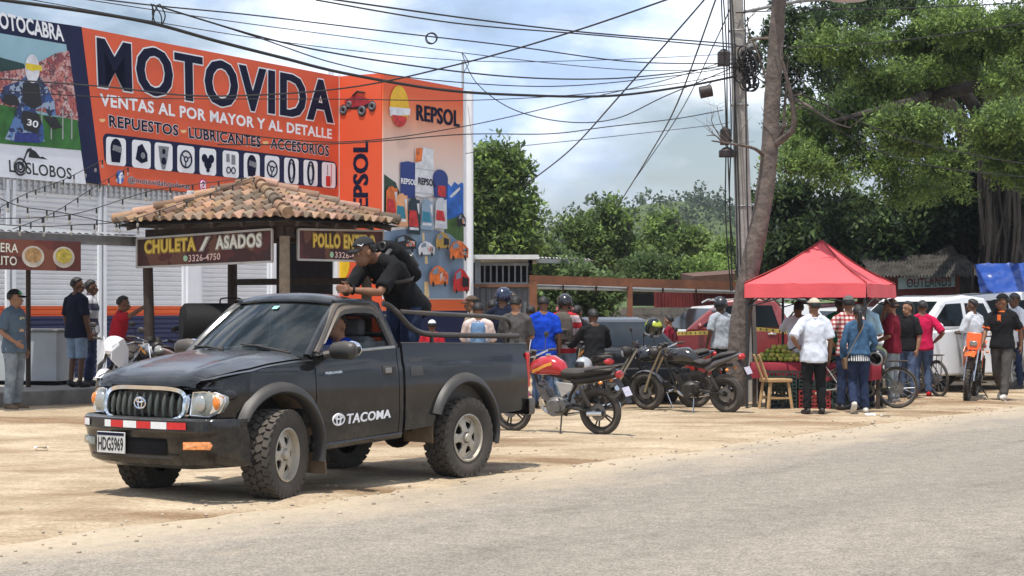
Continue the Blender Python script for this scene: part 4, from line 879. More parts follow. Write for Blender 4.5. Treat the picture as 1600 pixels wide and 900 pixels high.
ARM={'down':((-.03,.25,1.14),(.03,.25,.89)),'hip':((-.13,.37,1.16),(.02,.215,1.0)),'phone':((.20,.27,1.27),(.22,.13,1.50)),'fwd':((.06,.25,1.13),(.30,.16,1.14)),'bent':((-.03,.26,1.14),(.22,.10,1.06)),'back':((-.10,.30,1.15),(-.15,.12,1.0)),'swing':((-.14,.25,1.16),(-.16,.26,.91)),'swingf':((.09,.25,1.16),(.22,.25,.95)),'up':((.22,.27,1.36),(.16,.16,1.60))}
def hand(mb,wr,d,palm,s,side,curl=.5):
    d=d.normalized(); palm=(palm-d*palm.dot(d)).normalized(); across=d.cross(palm)
    mb.tube([wr-d*.01*s,wr+d*.045*s,wr+d*.088*s],[(.016*s,.025*s),(.016*s,.040*s),(.012*s,.040*s)],10,x0=palm)
    for k,(o,L_) in enumerate(((-.030,.068),(-.010,.078),(.011,.074),(.031,.058))):
        b=wr+d*.085*s+across*o*s; p=[b-d*.02*s,b]; a=0; q=b
        for j in range(3):
            a+=curl*(.55+.12*k*.3); dr=d*math.cos(a)+palm*math.sin(a); q=q+dr*(L_*s*(.42,.33,.25)[j]); p.append(q)
        mb.tube(p,[.0095*s,.0095*s,.009*s,.0085*s,.0065*s],6)
    tb=wr+d*.03*s-across*side*.03*s*(1)
    t1=tb+(d*.6-across*side*.75+palm*.25).normalized()*.038*s; t2=t1+(d*.85-across*side*.2+palm*.4).normalized()*.03*s
    mb.tube([tb,t1,t2,t2+(t2-t1)*.7],[.014*s,.011*s,.0095*s,.007*s],6)
def person(label,loc,yaw,h,top,sleeve=.5,bottom=None,shorts=1.0,shoe=None,skin=1,hair='short',cap=None,arms=('down','down'),legs=None,lean=0,head=(0,0),girth=1.0,vox=.0125,group=None,seed=None,hem=.86,joints=None,curl=.5,female=False,collar=None):
    global _pn; _pn=_pn+1; sd=_pn*3.7 if seed is None else seed
    root=thing('person',label,'person',loc,yaw,group); s=h/1.765; J={}
    J.update(pel=V((0,0,.95)),wai=V((0,0,1.09)),che=V((.01,0,1.28)),nek=V((-.012,0,1.475)),hed=V((.022,0,1.625)))
    sw=.17 if female else .185
    for i,sg in ((0,1),(1,-1)):
        J['sh',sg]=V((-.012,sg*sw,1.405)); e,w_=ARM[arms[i]] if isinstance(arms[i],str) else arms[i]
        J['el',sg]=V((e[0],sg*e[1],e[2])); J['wr',sg]=V((w_[0],sg*w_[1],w_[2]))
        J['hip',sg]=V((0,sg*.09,.92)); J['kn',sg]=V((.015,sg*.105,.50)); J['an',sg]=V((-.03,sg*.115,.085)); J['toe',sg]=V((.13,sg*.14,.03)); J['hand',sg]=None
    if legs:
        for sg,(k,a,t) in zip((1,-1),legs): J['kn',sg]=V((k[0],sg*k[1],k[2])); J['an',sg]=V((a[0],sg*a[1],a[2])); J['toe',sg]=V((t[0],sg*t[1],t[2]))
    if lean:
        Rm=Matrix.Rotation(R(lean),3,'Y'); c=V((0,0,.95))
        for k in list(J):
            if J[k] is not None and (k in('wai','che','nek','hed') or (isinstance(k,tuple) and k[0] in('sh',)) or (isinstance(k,tuple) and k[0] in('el','wr') and isinstance(arms[0 if k[1]>0 else 1],str))): J[k]=Rm@(J[k]-c)+c
    if joints: J.update(joints)
    for k in J:
        if J[k] is not None: J[k]=V(J[k])*s
    g=girth; X0=V((1,0,0)); hr=Matrix.Rotation(R(head[0]),3,'Z')@Matrix.Rotation(R(head[1]),3,'Y'); hc=J['hed']; q=lambda x,y,z:hc+hr@(V((x,y,z))*s*1.04)
    up=(J['nek']-J['pel']).normalized()
    sp=[J['pel']-up*.10*s,J['pel'],J['wai'],J['che'],J['che'].lerp(J['nek'],.55),J['nek']-up*.02*s]
    tr=[(.10,.15),(.115*g,.165*g),(.105*g,.145*g),(.118*g,.168*(.92 if female else 1)*max(1,g*.97)),(.095,.165),(.055,.07)]
    mb=MB(); T=lambda l,k=1.0,a=0:[(x*s*k+a,y*s*k+a) for x,y in l]
    mb.tube(sp,T(tr,.93),16,x0=X0)
    mb.tube([J['nek']-up*.03*s,J['nek'].lerp(hc,.45),hc+hr@V((-.02,0,-.03))*s],[.066*s,.059*s,.058*s],12)
    mb.ball(q(-.012,0,.025),(.098*s,.078*s,.098*s),18,12,rot=hr); mb.ball(q(.022,0,-.055),(.068*s,.058*s,.068*s),14,9,rot=hr); mb.ball(q(.035,0,-.098),(.034*s,.030*s,.022*s),10,6,rot=hr)
    mb.tube([q(.078,0,.012),q(.098,0,-.022),q(.109,0,-.036),q(.085,0,-.045)],[.010*s,.013*s,.017*s,.012*s],8); mb.ball(q(.076,0,-.072),(.018*s,.026*s,.016*s),8,6,rot=hr); mb.ball(q(.078,0,.026),(.014*s,.05*s,.011*s),8,6,rot=hr)
    for sg in (1,-1): mb.ball(q(-.012,sg*.080,-.008),(.020*s,.011*s,.032*s),8,6,rot=hr@Matrix.Rotation(R(-12),3,'Y'))
    for sg in (1,-1):
        a,b,c=J['sh',sg],J['el',sg],J['wr',sg]; n_=(a+V((0,-sg*.05,.02))*s)
        mb.tube([n_,a,a.lerp(b,.5),b,b.lerp(c,.35),c],[.05*s,.054*s*g,.046*s*g,.038*s,.040*s,.027*s],12)
        d=(c-b).normalized() if J['hand',sg] is None else J['hand',sg]
        hand(mb,c,d,V((0,-sg,0))if abs(d.y)<.8 else V((0,0,-1)),s,sg,curl)
        a,b,c,t=J['hip',sg],J['kn',sg],J['an',sg],J['toe',sg]
        mb.tube([a+V((0,0,.03))*s,a.lerp(b,.4),b,b.lerp(c,.35),c],[.085*s,.074*s,.054*s,.053*s,.036*s],12); mb.tube([c+(c-t).normalized()*.03*s-V((0,0,.02))*s,c.lerp(t,.5)-V((0,0,.01))*s,t],[.036*s,.038*s,.026*s],10)
    for sg in (1,-1): mb.tube([J['nek']+V((0,sg*.02,.035))*s,J['nek'].lerp(J['sh',sg],.5)+V((0,0,.012))*s,J['sh',sg]],[.045*s,.05*s,.05*s],10)
    link_mesh('body',remesh(mb,vox*s,3,.4),SKIN[skin],root)
    for sg in (1,-1):
        e=MB(); e.ball(q(.0715,sg*.031,.004),.0125*s,8,6); eo=e.build('eye',eyem,root); e=MB(); e.ball(q(.0785,sg*.0315,.004),(.0065*s,.0085*s,.0085*s),8,6); e.build('iris',irism,eo)
        e=MB(); e.tube([q(.086,sg*.014,.026),q(.088,sg*.032,.031),q(.078,sg*.05,.026)],[.004*s,.0055*s,.003*s],5); e.build('eyebrow',hairm,root)
    e=MB(); e.tube([q(.080,-.022,-.071),q(.094,0,-.069),q(.080,.022,-.071)],[.003*s,.0065*s,.003*s],6); e.build('mouth',lipm,root)
    # ---- shirt
    if top is not None:
        mb=MB(); st=[J['pel']-up*(.95-hem)*s]+sp[1:]
        k0=[(.158*g,.195*g)]
        tt=k0+[(tr[1][0]+.036,tr[1][1]+.026)]+[(x+.02,y+.018) for x,y in tr[2:5]]+[(.068,.085)]
        mb.tube(st,[(x*s,y*s) for x,y in tt],18,x0=X0)
        for sg in (1,-1):
            a,b,c=J['sh',sg],J['el',sg],J['wr',sg]; n_=(a+V((0,-sg*.06,.022))*s)
            mb.tube([J['nek']+V((0,sg*.035,.008))*s,J['nek'].lerp(a,.5)+V((0,0,.010))*s,a],[.050*s,.060*s,.062*s],10)
            if sleeve<=1:
                e_=a.lerp(b,max(.15,sleeve*1.35)); mb.tube([n_,a,a.lerp(e_,.5),e_],[.050*s,.061*s*g,.064*s*g,.066*s*g],12)
            else: mb.tube([n_,a,a.lerp(b,.5),b,b.lerp(c,.5),c],[.050*s,.061*s*g,.058*s*g,.052*s,.048*s,.042*s],12)
        so_=link_mesh('shirt',remesh(mb,vox*1.25*s,3,.45,.012*s,sd,9),top,root)
        mb=MB(); mb.torus(J['nek']+V((.012,0,-.008))*s,.066*s,.014*s,up,18,6); mb.build('collar',collar or top,so_)
    # ---- trousers
    if bottom is not None:
        mb=MB(); mb.tube([J['pel']-up*.11*s,J['pel']-up*.02*s,J['pel'].lerp(J['wai'],.42)],[(.115*s*g,.155*s*g),(.13*s*g,.172*s*g),(.122*s*g,.160*s*g)],16,x0=X0)
        for sg in (1,-1):
            a,b,c=J['hip',sg],J['kn',sg],J['an',sg]
            pts=[a+V((0,0,.03))*s,a.lerp(b,.35),a.lerp(b,.7),b]; rr=[.096*s*g,.092*s*g,.078*s*g,.069*s]
            if shorts>=1: pts+=[b.lerp(c,.4),c.lerp(b,.03)]; rr+=[.066*s,.060*s]
            else: pts[-1]=b.lerp(c,.08); rr[-1]=.088*s; rr[2]=.09*s
            mb.tube(pts,rr,12)
        link_mesh('trousers' if shorts>=1 else 'shorts',remesh(mb,vox*1.25*s,3,.45,.012*s,sd+5,9),bottom,root)
    if shoe is not None:
        for sg in (1,-1):
            c,t=J['an',sg],J['toe',sg]; d=(t-c); d.z=d.z; fwd=d.normalized(); mb=MB()
            dn=V((0,0,-1)); dn=(dn-fwd*dn.dot(fwd)).normalized()
            heel=c-fwd*.055*s+dn*.035*s; mb.tube([heel-fwd*.012*s,heel+fwd*.02*s,c+fwd*.05*s+dn*.03*s,t-fwd*.02*s,t+fwd*.035*s],[.026*s,.042*s,.05*s,.044*s,.022*s],10); mb.tube([c+V((0,0,.03))*s,c+dn*.03*s],[.047*s,.048*s],10)
            so_=link_mesh('shoe',remesh(mb,.014*s,2,.4),shoe,root)
    # ---- hair and headgear
    def skull(k,keep,name,mat,par=root,nz=.004):
        mb=MB(); b=MB(); b.ball((0,0,0),1,26,18); vs=[]
        for v in b.v: vs.append(V((v[0]*.102,v[1]*.083,v[2]*.103))*k)
        ok=[keep(v) for v in vs]; out=[q(-.012+v.x,v.y,.027+v.z)+ (hr@V((v.x,v.y,v.z))).normalized()*nz*s*noise.noise(V((v.x*60+sd,v.y*60,v.z*60))) for v in vs]
        mb.add(out,[f for f in b.f if all(ok[i] for i in f)]); o=mb.build(name,mat,par); sm=o.modifiers.new('solid','SOLIDIFY'); sm.thickness=.012*s; sm.offset=-.6; return o
    if hair in('short','pony','long'):
        skull(1.045,lambda v:v.z>.028+v.x*.42 if v.x>0 else v.z>-.05-.1*max(0,.03+v.x)*0+.9*max(0,v.x+.045)*1.2,'hair',hairm,nz=.012)
    if hair=='pony':
        mb=MB(); mb.tube(catmull([q(-.10,0,.03),q(-.145,0,.01),q(-.15,.005,-.08),q(-.135,.01,-.20),q(-.125,.012,-.31)],4),[.03*s,.034*s,.036*s]+[.038*s]*6+[.036*s]*4+[.03*s]*3+[.014*s],9); mb.build('ponytail',hairm,root)
    if hair=='long':
        mb=MB(); mb.tube(catmull([q(-.05,0,.09),q(-.085,0,.02),q(-.08,0,-.08),q(-.075,0,-.18)],4),[(.05*s,.07*s)]*4+[(.05*s,.085*s)]*8+[(.02*s,.06*s)],12,x0=X0); mb.build('long_hair',hairm,root)
    if cap:
        kind,cm=cap[0],cap[1]
        if kind in('cap','backcap'):
            f=1 if kind=='cap' else -1
            o=skull(1.10,lambda v:v.z>.022+(.10*abs(v.x) if v.x*f<0 else 0),'cap',cm,nz=.002)
            if len(cap)>2:
                skull(1.115,lambda v:v.z>.03 and v.x*f>.05 and abs(v.y)<.07,'cap_front',cap[2],o,0)
            mb=MB(); rows=[]
            for y in np.linspace(-1,1,11):
                xo=.085*math.sqrt(max(0,1-(y*.8)**2)); rows.append([q(f*(xo*1.0)-.01,y*.075,.052-.012*y*y),q(f*(xo+.045),y*.072,.044-.018*y*y),q(f*(xo+.085*(1-.3*y*y)),y*.062,.034-.022*y*y)])
            mb.grid(rows); b=mb.build('brim',cap[3] if len(cap)>3 else cm,o); sm=b.modifiers.new('s','SOLIDIFY'); sm.thickness=.006
        else:
            mb=MB(); b=MB(); b.ball((0,0,0),1,24,16); vs=[V((v[0]*.142,v[1]*.122,v[2]*.138)) for v in b.v]; ok=[not(v.z<-.085 or (v.x>.055 and -.055<v.z<.052)) for v in vs]
            mb.add([q(-.005+v.x,v.y,.03+v.z) for v in vs],[f for f in b.f if all(ok[i] for i in f)]); o=mb.build('helmet',cm,root); sm=o.modifiers.new('s','SOLIDIFY'); sm.thickness=.02*s
            mb=MB(); mb.tube(catmull([q(-.0,.118,-.06),q(.09,.10,-.07),q(.165,0,-.075),q(.09,-.10,-.07),q(0,-.118,-.06)],4),[(.03*s,.02*s)]*17,8,x0=V((0,0,1))); mb.build('chin_guard',cap[2] if len(cap)>2 else cm,o)
            mb=MB(); mb.grid([[q(.09,y*.09,.105),q(.15,y*.085,.115),q(.215,y*.06,.10)] for y in np.linspace(-1,1,7)]); pk=mb.build('visor',cap[2] if len(cap)>2 else cm,o); sm=pk.modifiers.new('s','SOLIDIFY'); sm.thickness=.01
            if len(cap)>2:
                mb=MB()
                for sg in (1,-1):
                    mb.add([q(x*.150-.005,sg*math.sqrt(max(0,1-x*x-z*z))*.13,.03+z*.146) for x,z in ((-.7,.3),(-.1,.75),(.45,.6),(.0,.35))],[(0,1,2,3)])
                mb.build('helmet_stripe',cap[2],o,smooth=False)
    root['_s']=s; del root['_s']
    return root,J,s
_pn=0
def backpack(label,pr,mat,mat2,k=1.0,lean=0,strap=None):
    root,J,s=pr; bp=thing('backpack',label,'backpack',root.location,root.rotation_euler.z,'backpacks worn by bystanders')
    c=J['che'].lerp(J['nek'],.12); up=(J['nek']-J['pel']).normalized(); bk=V((0,1,0)).cross(up)*-1
    if bk.x>0: bk=-bk
    mb=MB(); o=c+bk*.155*s-up*.03*s
    mb.tube([o-up*.25*s*k,o-up*.22*s*k,o-up*.05*s,o+up*.12*s*k,o+up*.19*s*k,o+up*.21*s*k],[(.05*s,.10*s),(.085*s*k,.145*s*k),(.10*s*k,.155*s*k),(.085*s*k,.14*s*k),(.05*s,.10*s),(.02*s,.05*s)],18,x0=bk)
    link_mesh('bag',remesh(mb,.014,2,.4,.008,3,9),mat,bp)
    mb=MB(); o2=o+bk*.085*s*k-up*.10*s; mb.tube([o2-up*.11*s*k,o2-up*.08*s*k,o2+up*.05*s*k,o2+up*.07*s*k],[(.02*s,.07*s),(.045*s,.11*s*k),(.045*s,.11*s*k),(.02*s,.08*s)],14,x0=bk); pk=mb.build('front_pocket',mat2,bp)
    mb=MB(); mb.tube([o2+up*.03*s+bk*.04*s+V((0,-.10*s,0)),o2+up*.045*s+bk*.047*s,o2+up*.03*s+bk*.04*s+V((0,.10*s,0))],.006*s,5); mb.build('zip',M('zip_grey',(.4,.4,.4),.4,.6),pk)
    mb=MB(); mb.torus(o+up*.2*s*k+bk*-.03*s,.035*s,.009*s,V((1,0,0)),14,5); mb.build('grab_loop',mat2,bp)
    for sg in (1,-1):
        y=V((0,sg*.09*s,0)); fr=-bk; p=[o+up*.16*s*k+y*.8,J['nek']+V((0,sg*.10*s,-.0))+fr*.0-up*.005*s,c+fr*.115*s+up*.09*s+y*1.25,c+fr*.125*s-up*.03*s+y*1.4,c+V((0,sg*.195*s,0))-up*.14*s,o-up*.2*s*k+y]
        mb=MB(); mb.tube(catmull(p,4),[(.007*s,.021*s)]*21,8,x0=bk); mb.build('strap',strap or mat2,bp)
    return bp
# cloth colours
denim=cloth('denim',(.075,.11,.19),.3); ddenim=cloth('dark_denim',(.020,.030,.065),.3); ldenim=cloth('light_denim',(.20,.27,.36),.3); wdenim=cloth('worn_denim',(.22,.25,.27),.45)
cblack=cloth('black',(.012,.012,.013),.2); cnavy=cloth('navy',(.010,.014,.03)); cwhite=cloth('white',(.74,.76,.80),.05); cgrey=cloth('grey',(.16,.165,.17)); lgrey=cloth('light_grey',(.36,.39,.42),.1); cred=cloth('red',(.45,.018,.03)); cmar=cloth('maroon',(.16,.010,.022)); cblue=cloth('blue',(.008,.05,.42)); cgreen=cloth('green',(.015,.17,.075)); slate=cloth('slate',(.10,.14,.18)); ccrim=cloth('crimson',(.48,.012,.065)); cskyb=cloth('sky_blue',(.36,.55,.66)); ccharc=cloth('charcoal',(.045,.042,.040)); ctan=cloth('tan',(.28,.24,.18),.4); cpink=cloth('pale_pink',(.62,.50,.46),.06); cdj=cloth('denim_jacket',(.045,.10,.18),.4)
shbrown=M('boot_brown',(.13,.085,.05),.8,var=.3); shblack=M('shoe_black',(.015,.014,.013),.6); shwhite=M('shoe_white',(.55,.52,.47),.7); shgrey=M('shoe_grey',(.2,.2,.2),.7)
def stand(px,top,d,z=None):
    p=Gd(px,d)
    if z is not None: p.z=z
    h=CAMH+(HOR-top)*d/FPX-p.z
    return p,h
WALKA=(((.10,.10,.51),(.22,.11,.10),(.38,.13,.06)),((-.02,.10,.49),(-.30,.11,.17),(-.20,.13,.05)))
GL='people standing by the sidewalk on the left'; GM='people gathered beside the parked motorcycles'; GR='people around the fruit stall and white pickup'
# --- left group
p,h=stand(22,452,27.0); pr=person('man in slate blue tee, dirty jeans and black cap with green front',p,R(-18),h,slate,.62,wdenim,shoe=shbrown,skin=0,cap=('cap',cblack,cloth('cap_green',(.05,.30,.10))),arms=('down',((-.04,.27,1.14),(.16,.22,1.0))),head=(22,0),vox=.009,group=GL,girth=1.05,hem=.84)
mb=MB(); s=pr[2]
def chest_patch(name,pts,mat,root=pr[0],s=s,dx=.142):
    mb=MB(); mb.grid([[V((dx-.9*(y*y),y,z))*s for y in np.linspace(pts[0],pts[1],7)] for z in np.linspace(pts[2],pts[3],5)]); return mb.build(name,mat,root)
pp=cell_mat('tee_print',[(.6,.5,.25),(.55,.52,.45),(.30,.18,.10),(.6,.57,.5)],26); chest_patch('shirt_print',(-.065,.055,1.20,1.36),pp); chest_patch('shirt_print_band',(-.075,.075,1.145,1.19),cloth('peach',(.6,.38,.22)))
p,h=stand(120,433,29.3,.335); person('man in navy shirt and pale denim shorts, his back turned',p,R(52),h,cnavy,.7,ldenim,.5,shblack,2,arms=('down','down'),head=(-45,0),girth=1.1,group=GL,hem=.80)
p,h=stand(141,437,29.9,.335); person('man half hidden behind the navy shirt man, in grey striped shirt',p,R(8),h,pattern('stripe_grey',(.42,.42,.44),(.05,.05,.08),30,26,'horiz'),.6,ddenim,1,shblack,2,head=(0,0),group=GL)
p,h=stand(181,461,28.6,.12); pst=person('man in red tee stretching his arm to the kiosk post',p,R(8),h,cred,.62,ddenim,1,shblack,1,arms=(((-.03,.26,1.14),(.20,.16,1.02)),((.24,.22,1.42),(.50,.14,1.60))),head=(0,4),lean=9,group=GL)
# --- the man standing in the pickup bed (pickup coordinates turned into world)
def tw_(x,y,z): c,s_=math.cos(trk.rotation_euler.z),math.sin(trk.rotation_euler.z); return V((trk.location.x+x*c-y*s_,trk.location.y+x*s_+y*c,z))
bx0,by0=-2.28,.42
def bj(x,y,z): return V((x-bx0,y-by0,z-.72))
jj=dict(pel=bj(-2.20,.42,1.66),wai=bj(-2.09,.42,1.79),che=bj(-1.95,.42,1.935),nek=bj(-1.765,.42,2.045),hed=bj(-1.585,.43,2.10))
for sg,yo in ((1,.42),(-1,.42)):
    jj['sh',sg]=bj(-1.82,yo+sg*.19,1.975); jj['el',sg]=bj(-1.56,yo+(.22 if sg>0 else -.18),1.735); jj['wr',sg]=bj(-1.36,yo+(.06 if sg>0 else -.02),1.755); jj['hand',sg]=V((.8,-.5*sg,.12)).normalized()
    jj['hip',sg]=bj(-2.21,yo+sg*.09,1.63); jj['kn',sg]=bj(-2.10,yo+sg*.10,1.19); jj['an',sg]=bj(-2.14,yo+sg*.11,.80); jj['toe',sg]=bj(-1.98,yo+sg*.13,.75)
pr=person('man in black tee, cap and backpack leaning on the roof of the black pickup',tw_(bx0,by0,.72),trk.rotation_euler.z,1.76,cblack,.62,ddenim,1,shblack,1,hair='short',cap=('cap',cloth('cap_grey',(.03,.03,.032))),joints=jj,head=(-22,12),vox=.0075,curl=.75,girth=1.03,hem=.80,seed=11)
e=MB(); hc=pr[1]['hed']; hr_=Matrix.Rotation(R(-22),3,'Z')@Matrix.Rotation(R(12),3,'Y')
for i in range(2):
    pass
e.tube([hc+hr_@V((.035,.092,.085)),hc+hr_@V((.055,.088,.070)),hc+hr_@V((.085,.066,.088))],[.002,.006,.0015],5); e.build('cap_mark',wtx,pr[0])
e=MB(); e.torus(pr[1]['wr',1]-V((.015,0,0)),.033,.012,V((.8,-.5,.1)),16,6); e.build('wristband',cblack,pr[0])
pk=backpack('black backpack with a pale emblem on the man in the pickup bed',pr,cblack,M('pack_sheen',(.02,.02,.022),.35,var=.2,dust=.15),1.10)
mb=MB(); c=pr[1]['che'].lerp(pr[1]['nek'],.12); up=(pr[1]['nek']-pr[1]['pel']).normalized(); bk=V((-up.z,0,up.x)); 
o=c+bk*.275; mb.add([o+up*a+bk*b+V((0,y,0)) for a,b,y in ((-.16,.018,-.02),(-.16,.0,.10),(-.05,.0,.10),(-.05,.018,-.02))],[(0,1,2,3)]); mb.build('pack_emblem',M('emblem_pale',(.45,.46,.47),.5,var=.6,scale=35),pk,smooth=False)
mb=MB(); mb.box(pr[1]['pel']+V((-.13,.12,-.03)),(.02,.07,.05)); mb.build('orange_tag',M('tag_orange',(.8,.15,.04),.5),pr[0],bevel=.006)
# --- driver
jj=dict(pel=V((0,0,0)),wai=V((-.03,0,.14)),che=V((-.07,0,.33)),nek=V((-.10,0,.53)),hed=V((-.05,0,.69)))
for sg in (1,-1):
    jj['sh',sg]=V((-.09,sg*.185,.48)); jj['el',sg]=V((.12,sg*.24,.28)); jj['wr',sg]=V((.32,sg*.12,.38)); jj['hip',sg]=V((.03,sg*.09,0)); jj['kn',sg]=V((.44,sg*.10,.06)); jj['an',sg]=V((.52,sg*.10,-.28)); jj['toe',sg]=V((.66,sg*.1,-.28))
person('driver in blue shirt seen through the open window of the black pickup',tw_(-1.20,.40,.765),trk.rotation_euler.z,1.70,cblue,.6,ddenim,1,shblack,0,joints=jj,head=(0,5),hem=.92)
# --- crowd by the motorcycles
p,h=stand(738,462,30.2); person('bearded man in camouflage shirt and brown cap facing left',p,R(190),h,cell_mat('camo',[(.22,.19,.14),(.30,.26,.19),(.13,.12,.09)],14,.9),.7,ddenim,1,shblack,1,cap=('cap',cloth('cap_brown',(.10,.07,.05))),group=GM)
p,h=stand(747,473,28.6); pr=person('person in pale pink shirt wearing a light blue backpack',p,R(90),h,cpink,.7,ddenim,1,shblack,1,arms=('fwd','fwd'),head=(0,14),group=GM); backpack('light blue backpack on a pale pink shirt',pr,cloth('pack_blue',(.13,.22,.36)),cloth('pack_blue2',(.16,.26,.40)),.82)
p,h=stand(769,468,30.6); person('man in blue plaid shirt between the pink shirt and the dark helmet',p,R(95),h,pattern('plaid_blue',(.30,.42,.48),(.05,.12,.2),60,60,'plaid',(.4,.5,.6)),.7,ddenim,1,shblack,1,head=(0,10),group=GM)
p,h=stand(786,452,29.9); person('person in navy shirt with a shiny dark blue motocross helmet',p,R(70),h,cnavy,2,ddenim,1,shblack,1,hair=None,cap=('helmet',M('helmet_navy',(.012,.02,.05),.15,coat=.6),M('helmet_navy2',(.04,.07,.13),.2,coat=.5)),head=(-15,10),group=GM)
p,h=stand(806,463,28.7); person('short haired man in dark grey tee behind the pickup bed rail',p,R(75),h,cloth('dkgrey',(.075,.07,.068)),.65,ddenim,1,shblack,0,arms=('fwd','fwd'),head=(-10,12),group=GM)
p,h=stand(829,477,30.8); person('person in plain white shirt mostly hidden left of the bright blue tee',p,R(105),h,cwhite,.7,denim,1,shblack,1,head=(0,10),group=GM)
p,h=stand(849,463,29.3); person('man in bright blue tee standing with his back turned by the red motorcycle',p,R(92),h,cblue,.62,denim,1,shblack,1,arms=('down','down'),head=(0,16),girth=1.08,group=GM,hem=.82)
p,h=stand(882,462,29.8); pr=person('person in red and white jersey with black and red motocross helmet',p,R(75),h,pattern('jersey',(.65,.62,.62),(.45,.03,.04),24,30,'plaid',(.7,.6,.6)),.7,ldenim,1,shblack,1,hair=None,cap=('helmet',M('helmet_black',(.012,.01,.011),.2,coat=.5),M('helmet_red',(.45,.12,.10),.25,coat=.4)),arms=('fwd','fwd'),head=(20,15),group=GM); backpack('faded brown backpack behind the black and red helmet',pr,cloth('pack_brown',(.10,.085,.07)),cloth('pack_brown2',(.085,.07,.06)),1.12)
p,h=stand(902,477,31.0); person('man in dark jacket facing away right of the brown backpack',p,R(60),h,cblack,2,ddenim,1,shblack,1,head=(-10,5),group=GM)
p,h=stand(675,500,30.8); person('small person in white cap and red shirt seen under the bed rails',p,R(90),h,cred,.6,denim,1,shblack,1,cap=('cap',cwhite),group=GM)
SEAT=(((.36,.17,.62),(.20,.20,.22),(.36,.22,.17)),((.36,.17,.62),(.20,.20,.22),(.36,.22,.17)))
jj=dict(pel=V((0,0,.82)),wai=V((.02,0,.96)),che=V((.05,0,1.15)),nek=V((.07,0,1.34)),hed=V((.13,0,1.49)))
for sg in (1,-1): jj['sh',sg]=V((.06,sg*.185,1.29)); jj['el',sg]=V((.22,sg*.30,1.05)); jj['wr',sg]=V((.44,sg*.30,1.03)); jj['hip',sg]=V((.03,sg*.10,.80)); 
p=Gd(930,28.9); RIDER=(p,R(105)); person('rider in black jacket sitting on the motorcycle beside the dark sedan',p,R(105),1.70,cblack,2,denim,1,shblack,2,joints=jj,legs=SEAT,head=(10,15),group=GM)
p,h=stand(1046,492,34.0); person('person with brown hair behind the roof of the dark sedan',p,R(150),h,cmar,.6,denim,1,shblack,0,hair='short',group=GM)
p,h=stand(1126,466,33.4); person('man in light grey polo with black sleeves and dark helmet by the tree',p,R(120),h,lgrey,.62,cblack,1,shblack,2,hair=None,cap=('helmet',M('helmet_black2',(.012,.012,.013),.3,coat=.4),M('helmet_grey',(.3,.3,.32),.3,coat=.4)),arms=(((-.02,.25,1.14),(.10,.24,.91)),'down'),head=(10,5),group=GM)
# --- people at the stall
p,h=stand(1272,466,27.5); person('man in untucked white shirt, black trousers and beige cap at the fruit stall',p,R(97),h,cloth('white_shirt',(.60,.64,.72),.06),.68,cblack,1,shblack,1,cap=('cap',cloth('cap_beige',(.50,.44,.34))),arms=('hip','down'),head=(15,0),girth=1.08,group=GR,hem=.80)
p,h=stand(1247,470,30.6); person('person in white shirt under the canopy raising a hand to the face',p,R(80),h,cwhite,.68,denim,1,shblack,1,arms=('phone','bent'),head=(25,0),group=GR)
p,h=stand(1313,464,31.0); person('man in green shirt behind the plaid shirt at the stall',p,R(75),h,cgreen,.7,ddenim,1,shblack,2,arms=('fwd','fwd'),group=GR,girth=1.08)
p,h=stand(1326,462,28.4); person('man in red and white plaid shirt and grey cap with a hand on his hip',p,R(93),h,pattern('plaid_red',(.62,.55,.52),(.40,.10,.10),95,95,'plaid',(.62,.35,.33)),.75,ddenim,1,shblack,1,cap=('cap',cloth('cap_gr',(.12,.12,.11))),arms=('hip','down'),group=GR,girth=1.05)
p,h=stand(1349,459,29.6); person('man in sky blue shirt and black cap behind the denim jacket',p,R(70),h,cskyb,.7,ddenim,1,shblack,1,cap=('cap',cblack),arms=('down','fwd'),group=GR)
p,h=stand(1341,476,27.7); p.y=FPX*CAMH/(647-HOR); wl=(((.02,.10,.50),(-.03,.11,.085),(.13,.13,.03)),((.03,.09,.50),(-.02,.11,.085),(.14,.13,.03)))
pr=person('woman with black ponytail in blue denim jacket and dark jeans',p,R(92),h,cdj,2,ddenim,1,shwhite,1,hair='pony',arms=('down',((-.02,.27,1.14),(.17,.24,1.02))),legs=((( .06,.10,.50),(-.26,.13,.17),(-.17,.14,.04)),((.03,.09,.50),(-.02,.11,.085),(.14,.13,.03))),group=GR,hem=.98,female=True)
mb=MB(); s=pr[2]; mb.tube([V((0,0,.86))*s,V((0,0,.92))*s,V((0,0,1.0))*s],[(.150*s,.185*s),(.142*s,.180*s),(.13*s,.165*s)],20,x0=V((1,0,0))); mb.build('striped_blouse',pattern('stripe_bw',(.65,.65,.65),(.01,.01,.012),190,1,'vert'),pr[0])
bag=thing('shoulder_bag','small brown bag hanging on a tan strap across a denim jacket','bag',pr[0].location,pr[0].rotation_euler.z)
mb=MB(); mb.tube(catmull([V((.10,-.10,1.42))*s,V((-.02,-.09,1.49))*s,V((-.135,-.03,1.38))*s,V((-.165,.08,1.20))*s,V((-.16,.17,1.02))*s,V((-.10,.22,.90))*s],4),[(.012,.004)]*21,6); mb.build('strap',cloth('strap_tan',(.30,.22,.15)),bag)
mb=MB(); mb.box(V((-.08,.235,.82))*s,(.13,.05,.17)); mb.build('pouch',cloth('pouch_brown',(.16,.10,.06)),bag,bevel=.015)
hm=thing('motorcycle_helmet','black open helmet carried on the forearm of the denim jacket woman','helmet',pr[0].location,pr[0].rotation_euler.z,'loose motorcycle helmets')
hp_=pr[1]['wr',-1]+V((.02,-.10,-.09))
